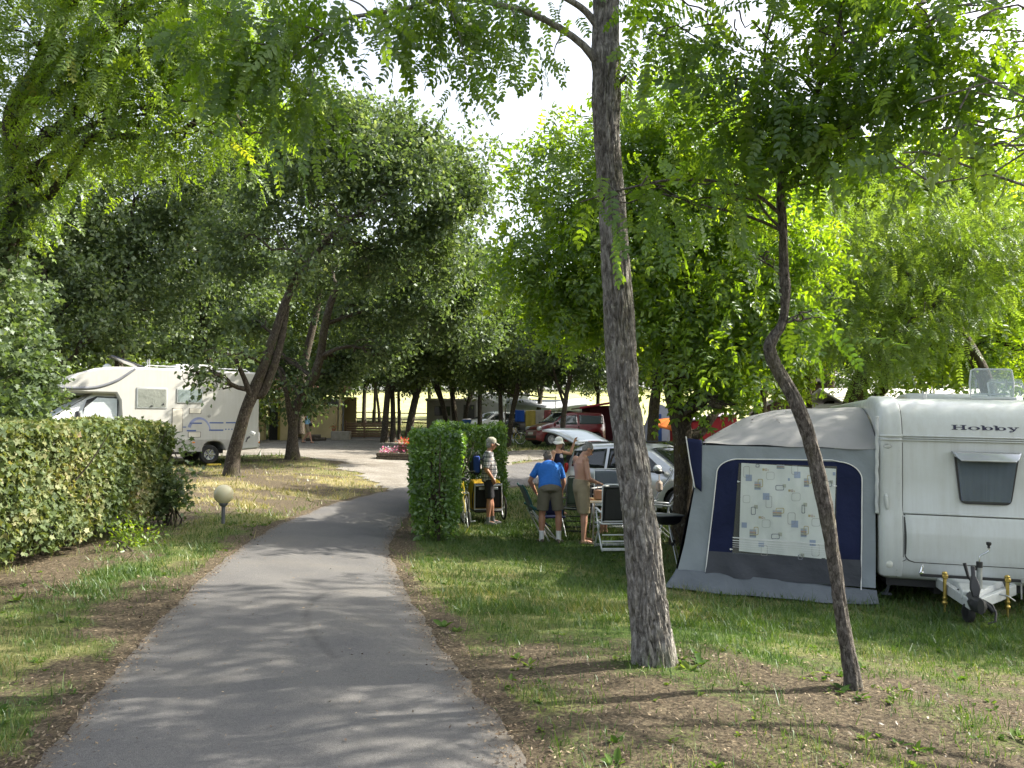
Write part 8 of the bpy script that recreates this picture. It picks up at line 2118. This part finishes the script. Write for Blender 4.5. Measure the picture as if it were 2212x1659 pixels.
b = MB(); b.box((-1.72, .42, 1.05), (.72, .12, 2.1)); dr = b.build("doorway", mat("doorway_shade", (.03, .03, .028), .9), wb)  # dark panel fills the doorway, its colour stands for the unlit room
b = MB(); b.box((-1.34, .28, 1.08), (.06, .2, 2.16)); b.box((-1.72, .28, 2.16), (.8, .2, .06)); b.build("door_frame", WHITE2, dr); b = MB(); b.box((-1.52, .33, 1.0), (.14, .04, 2.0)); b.build("door_leaf", mat("yellow_door", (.5, .40, .08), .6), dr)
b = MB(); b.box((-.6, .06, 2.72), (6.2, .3, .24)); b.build("fascia", mat("brown_fascia", (.07, .045, .03), .7), wb)
TILE = mat("roman_tile", (.24, .115, .075), .85, var=.3, scale=7)
_tm = MB(); _tm.lathe([(.11, 0), (.10, .42), (.085, .44)], n=8); _tme = _tm.mesh("tile", TILE)
for i in range(20):
    for j in range(7):
        o = link("tile", _tme, wb); o.location = (-3.5 + i * .30, -.25 + j * .38, 2.86 + j * .13 + .01 * ((i * 7 + j * 3) % 3)); o.rotation_euler = (R(-71), 0, 0)
b = MB(); b.prism([(-3.7, -.2, 2.84), (2.6, -.2, 2.84), (2.6, 2.6, 3.8), (-3.7, 2.6, 3.8)], (0, 0, -.06)); b.build("roof", mat("roof_deck", (.12, .07, .05), .9), wb)
b = MB()
rs_ = np.random.default_rng(4)
for i, (px, py) in enumerate(((672, 934), (680, 936), (688, 933), (694, 936), (683, 929))):
    p = at(px, py, 44.5); lo = MB(); lo.tube([(-.25, 0, 0), (.25, .05, 0)], .10, 10); o = lo.build("log", TIMBER, None); o.location = (p.x, p.y, z1(p.x, p.y) + .1 + (.17 if i == 4 else 0)); o.rotation_euler = (0, 0, rs_.uniform(-.6, .6)); tag(o, ["leftmost cut log of the heap by the wash block wall", "second cut log from the left in the heap by the wash block", "third cut log from the left in the heap by the wash block", "rightmost cut log of the heap by the wash block wall", "cut log lying on top of the heap by the wash block"][i], "log", "logs by the wash block")
p = at(737, 938, 45); sbk = MB(); sbk.box((0, 0, .25), (1.0, .6, .5), ch=.03); o = sbk.build("stone_trough", mat("pale_stone", (.30, .27, .22), .9, var=.2, scale=5, bmp=.4), None); o.location = (p.x, p.y, z1(p.x, p.y) - .03); tag(o, "pale stone block beside the corner of the wash block", "stone block")
rp = empty("flower_pot", (p.x - .45, p.y + .2, z1(p.x, p.y) + .46), label="pot of small red flowers on the pale stone block", cat="flower pot"); b = MB(); b.lathe([(.08, 0), (.12, .16), (.10, .16), (.10, .12), (.001, .12)], n=14); b.build("pot", mat("terracotta", (.35, .14, .08), .8), rp); P = np.c_[rs_.normal(0, .1, 90), rs_.normal(0, .1, 90), .2 + np.abs(rs_.normal(.05, .05, 90))]; flowers("b", P, .06, [REDP, HEDGE_R], 8, rp)
# slatted wooden screen
WOODB = mat("weathered_brown_board", (.20, .125, .075), .85, var=.25, scale=9)
P0, P1 = at(747, 930, 47), at(828, 930, 46.2)
zc = z1((P0.x + P1.x) / 2, 46.6)
ws = empty("wooden_screen", (P0.x, P0.y, zc), rz=math.atan2(P1.y - P0.y, P1.x - P0.x), label="brown slatted wooden screen in front of the field fence", cat="fence")
LW = (P1 - P0).length; _b = MB(); _b.box((0, 0, 0), (LW / 2 - .08, .03, .115), ch=.006); bme = _b.mesh("slat", WOODB); _b = MB(); _b.box((0, 0, 0), (.10, .10, 1.0), ch=.01); pme = _b.mesh("post", WOODB)
for k in range(3): o = link("post", pme, ws); o.location = (LW * k / 2, 0, .48)
for k in range(2):
    for j in range(6): o = link("slat", bme, ws); o.location = (LW * (k + .5) / 2, (-.03 if j % 2 else .03), .10 + j * .14)
_b = MB(); _b.box((0, 0, 0), (.9, .03, .1)); sme = _b.mesh("slat", WOODB)
for j in range(6): o = link("slat", sme, ws); o.location = (LW + .03, .5, .10 + j * .14); o.rotation_euler = (0, 0, R(90))
# post and rail fence along the field
GREYWOOD = mat("grey_fence_wood", (.16, .14, .12), .9, var=.25, scale=8)
fe = empty("rail_fence", at(690, 905, 59.5), label="grey post and rail fence along the edge of the hay field", cat="fence")
fe.location.z = z1(fe.location.x, fe.location.y)
_b = MB(); _b.tube([(0, 0, -.1), (0, 0, 1.05)], [.06, .05], 8); pme = _b.mesh("post", GREYWOOD)
xs = np.arange(-16, 8.1, 2.0); prev = None
for i, x in enumerate(xs):
    z = z1(x, 59.5); o = link("post", pme, fe); o.location = Vector((x, 59.5 + .05 * math.sin(i * 5), z)) - fe.location; o.rotation_euler = (0, .05 * math.sin(i * 3), 0)
    if prev is not None:
        for h in (.42, .85):
            _b = MB(); _b.tube([Vector((prev[0], 59.45, prev[1] + h + .03 * math.sin(i * 7 + h))) - fe.location, Vector((x, 59.45, z + h)) - fe.location], .045, 6); _b.build("rail", GREYWOOD, fe)
    prev = (x, z)

# ================================================================ FAR PITCHES
def far(px, py, d, dz=0):
    p = at(px, py, d); return Vector((p.x, p.y, z1(p.x, p.y) + dz))
CANVAS = fabric("white_canvas", (.66, .66, .62), 1.5, .4, trans=.2); CANV_G = fabric("grey_canvas", (.30, .29, .27), 1.5, .4)
t = empty("trailer_tent", far(975, 905, 54), rz=.1, label="grey tent trailer with a pale roof behind the dark trunks", cat="tent")
b = MB(); b.box((0, 0, 1.0), (3.2, 2.0, 2.0), ch=.05); b.build("body", CANV_G, t); b = MB(); b.box((0, 0, 2.05), (3.4, 2.2, .12), ch=.04); b.build("roof", CANVAS, t); b = MB(); b.box((1.1, -1.01, .9), (.7, .03, 1.6)); b.build("door", mat("dark_flap", (.08, .08, .075), .9), t); b = MB(); b.box((-.6, -1.01, 1.3), (1.0, .03, .6), ch=.01); b.build("window", GLASS_D, t)
t = empty("canvas_tent", far(1030, 905, 55), rz=-.1, label="bright white canvas tent right of the grey tent trailer", cat="tent")
b = MB(); b.prism([(-1.4, -1.2, 0), (1.8, -1.2, 0), (1.8, -1.2, 1.7), (.2, -1.2, 2.5), (-1.4, -1.2, 1.8)], (0, 2.6, 0)); b.build("canvas", CANVAS, t, bevel=.05); b = MB(); b.prism([(-.9, -1.22, 0), (.1, -1.22, 0), (-.4, -1.22, 1.5)], (0, .01, 0)); b.build("door_flap", mat("dark_flap", (.08, .08, .075), .9), t)
b = MB(); b.tube([(1.8, -1.3, 0), (1.8, -1.3, 2.0)], .03, 6); b.build("pole", ALU, t)
t = empty("caravan", far(1075, 900, 60), rz=.2, label="distant white caravan behind the white car", cat="caravan")
b = MB(); b.loft([[(x, y * 1.1, z) for y, z in ((-1, .4), (-1, 2.3), (-.9, 2.5), (.9, 2.5), (1, 2.3), (1, .4))] for x in (-2.2, -2.0, 2.0, 2.2)]); b.build("body", WHITE, t, bevel=.15); b = MB(); b.box((.9, -1.11, 1.6), (1.0, .03, .6), ch=.01); b.box((-1.0, -1.11, 1.6), (.8, .03, .6), ch=.01); b.build("window", GLASS_D, t); b = MB(); b.box((0, -1.11, 1.3), (.6, .02, 1.7)); b.build("door", WHITE2, t); wheel(t, (0, -1.0, .33), .33, .2, (0, -1, 0)); wheel(t, (0, 1.0, .33), .33, .2, (0, 1, 0))
t = empty("awning_sail", far(1185, 900, 56), rz=.05, label="long pale awning sail stretched behind the red car", cat="awning")
b = MB(); b.grid(lambda u, v: (-2.8 + 5.6 * u, -1.2 + 2.4 * v, 1.75 + .5 * v + .08 * math.sin(u * 9) - .15 * math.sin(u * math.pi)), 20, 8); b.build("cloth", fabric("pale_blue_canvas", (.48, .51, .56), 2, .4, trans=.2), t, solid=.01)
for x in (-2.7, 0, 2.7): b = MB(); b.tube([(x, -1.15, 0), (x, -1.15, 1.8)], .025, 6); b.build("pole", ALU, t)
b = MB(); b.grid(lambda u, v: (-2.8 + 5.6 * u, 1.2, 2.2 * v), 10, 4); b.build("back_wall", fabric("pale_blue_canvas", (.48, .51, .56), 2, .4), t)
t = empty("pergola_tarp", far(1150, 900, 55), label="olive green tarpaulin roof above the towels", cat="tarpaulin")
b = MB(); b.grid(lambda u, v: (-1.6 + 3.2 * u, -1 + 2 * v, 2.35 + .1 * math.sin(u * 5)), 10, 6); b.build("cloth", fabric("olive_tarp", (.12, .14, .05), 2, .4), t, solid=.02)
for x in (-1.5, 1.5): b = MB(); b.tube([(x, -.95, 0), (x, -.95, 2.35)], .03, 6); b.build("pole", ALU, t)
t = empty("awning", far(1312, 935, 46), rz=.1, label="dark red awning with a pale roof edge, right of the red car", cat="awning")
MAR = fabric("maroon_canvas", (.07, .014, .02), 2, .4)
b = MB(); b.prism([(-1.3, -1.2, 0), (-1.2, -1.2, 1.9), (1.3, -1.2, 2.0), (1.3, -1.2, 0)], (0, 2.4, 0)); b.build("wall", MAR, t); b = MB(); b.prism([(-1.8, -1.5, 1.75), (1.4, -1.5, 2.28), (1.4, 1.3, 2.28), (-1.8, 1.3, 1.75)], (0, 0, .08)); b.build("roof", fabric("red_grey_canvas", (.32, .22, .22), 2, .4), t); b = MB(); b.tube([(-1.82, -1.52, 1.8), (1.42, -1.52, 2.33)], .06, 8); b.build("red_trim", mat("red_trim", (.42, .02, .04), .5), t); b = MB(); b.tube([(-1.75, -1.45, 0), (-1.75, -1.45, 1.8)], .03, 6); b.build("pole", WHITEMETAL, t)
t = empty("dome_tent", far(1428, 925, 42), rz=.2, label="white and blue peaked tent seen between the dark trunks", cat="tent")
b = MB(); b.loft([[(1.0 * w * math.cos(a), .9 * w * math.sin(a), z) for a in np.linspace(0, 2 * math.pi, 16, endpoint=False)] for z, w in ((0, 1), (.9, .9), (1.6, .62), (1.95, .32), (2.1, .03))]); b.build("flysheet", fabric("lilac_white_nylon", (.58, .58, .68), 2, .4, trans=.25), t); b = MB(); b.loft([[(1.02 * w * math.cos(a), .92 * w * math.sin(a), z) for a in np.linspace(3.6, 4.4, 6)] for z, w in ((0, 1), (.9, .9), (1.6, .62))], closed=False, cap=False); b.build("blue_panel", fabric("blue_nylon", (.05, .10, .30), 2, .4), t, solid=.02)
um = empty("parasol", far(1432, 930, 34), rot=(.15, .2, 0), label="faded orange parasol above the low hedge", cat="parasol")
ORG = fabric("orange_canvas", (.60, .17, .03), 2, .3, trans=.3)
for k in range(8):
    a0, a1 = k * math.pi / 4, (k + 1) * math.pi / 4; b = MB(); b.grid(lambda u, v: (.95 * v * math.cos(a0 + (a1 - a0) * u), .95 * v * math.sin(a0 + (a1 - a0) * u), 1.75 - .42 * v ** 1.4 + .04 * math.sin(u * math.pi) * v), 5, 6); b.build("panel", ORG, um, solid=.006)
b = MB(); b.tube([(0, 0, -.1), (0, 0, 1.8)], .018, 8); b.build("pole", ALU, um)
for k in range(8): b = MB(); b.tube([(0, 0, 1.72), (.93 * math.cos(k * math.pi / 4), .93 * math.sin(k * math.pi / 4), 1.32)], .006, 4); b.build("rib", ALU, um)
p = far(1480, 930, 26); lc = chair("blue and white striped deck chair behind the silver car", p, R(120), ALU, fabric("blue_stripe_cloth", (.05, .12, .40), 5, .3), .70, .45, .55, group="chairs on the far pitches"); lc['category'] = 'chair'
lc2 = copy_tree(lc); lc2.name = "camping_chair"; lc2.location = far(1000, 905, 46); lc2.rotation_euler = (0, 0, .4); tag(lc2, "small blue folding chair beyond the hornbeam hedge, under the leaning trunks", "chair", "chairs on the far pitches")
t = empty("caravan", far(1520, 930, 33), rz=.25, label="dark red caravan awning block behind the ash trunk", cat="awning")
t.name = "awning"
b = MB(); b.prism([(-1.0, -1, 0), (-1.0, -1, 1.6), (.9, -1, 1.9), (1.1, -1, 0)], (0, 2, 0)); b.build("wall", fabric("red_canvas", (.22, .015, .02), 2, .4), t, bevel=.03); b = MB(); b.grid(lambda u, v: (-1.1 + 2.2 * u, -1.1 + 2.2 * v, 1.66 + .3 * u), 4, 4); b.build("roof", fabric("lilac_canvas", (.45, .40, .48), 2, .4), t, solid=.03)
cb = empty("cabin", far(1740, 920, 34), rz=R(-12), label="brown timber cabin gable behind the awning roof", cat="cabin")
b = MB(); b.prism([(-1.9, 0, 0), (-1.9, 0, 2.0), (.5, 0, 3.1), (2.6, 0, 2.0), (2.6, 0, 0)], (0, 4, 0)); b.build("wall", mat("dark_timber_wall", (.075, .045, .03), .85, var=.2, scale=9), cb)
for s, (x0, z0) in ((-1, (-2.3, 1.82)), (1, (3.0, 1.82))):
    b = MB(); b.prism([(x0, -.3, z0), (.5, -.3, 3.2), (.5, -.3, 3.32), (x0, -.3, z0 + .14)], (0, 4.6, 0)); b.build("roof", mat("grey_roof_felt", (.30, .28, .24), .9), cb)
b = MB(); b.box((-.6, -.03, 1.2), (.8, .06, .8), ch=.02); wdo = b.build("window", mat("window_trim_w", (.5, .48, .42), .6), cb); b = MB(); b.box((-.6, -.065, 1.2), (.65, .02, .65)); b.build("pane", GLASS_D, wdo)
t = empty("mobile_home", far(2010, 930, 27), rz=R(4), label="long white mobile home roof beyond the caravan", cat="mobile home")
b = MB(); b.box((0, 0, 1.25), (7.0, 2.6, 2.3), ch=.05); b.build("wall", mat("mh_wall", (.60, .59, .54), .7, var=.06), t); b = MB(); b.prism([(-3.7, -1.55, 2.38), (3.7, -1.55, 2.38), (3.7, 0, 2.85), (-3.7, 0, 2.85)], (0, 0, .06)); b.prism([(-3.7, 1.55, 2.38), (3.7, 1.55, 2.38), (3.7, 0, 2.85), (-3.7, 0, 2.85)], (0, 0, .06)); b.build("roof", mat("mh_roof", (.62, .60, .58), .6, var=.06), t)
for x in (-2.2, 0, 2.2): b = MB(); b.box((x, -1.31, 1.5), (1.0, .04, .8), ch=.01); w = b.build("window", WHITE2, t); b = MB(); b.box((x, -1.335, 1.5), (.88, .02, .68)); b.build("pane", GLASS_D, w)
# washing line with towels
cl = empty("washing_line", far(1150, 925, 49), rz=.1, label="washing line between two posts in front of the dark car", cat="washing line")
b = MB()
for x in (-1.6, 1.6): b.tube([(x, 0, 0), (x, 0, 1.75)], .03, 8)
b.build("post", GREYWOOD, cl); b = MB(); b.tube([(-1.6, 0, 1.7), (0, 0, 1.62), (1.6, 0, 1.7)], .008, 5); b.build("line", WHITEMETAL, cl)
LM = Matrix.Translation(cl.location) @ Matrix.Rotation(.1, 4, 'Z')
for x, w, h, col, lab in ((-.75, .55, .7, (.03, .10, .45), "blue towel on the washing line"), (-.10, .6, 1.0, (.52, .40, .10), "ochre striped towel on the washing line"), (.45, .5, 1.45, (.52, .46, .42), "long pale towel on the washing line"), (.92, .4, 1.4, (.40, .12, .13), "dark red towel at the right end of the washing line")):
    b = MB(); b.grid(lambda u, v: (x + (u - .5) * w, .03 + .02 * math.sin(u * 8), 1.66 - h * v), 10, 8); o = b.build("towel", fabric("towel_" + lab.split()[0], col, 4, .4), None, solid=.012); o.location = cl.location; o.rotation_euler = (0, 0, .1); tag(o, lab, "towel", "towels on the washing line")
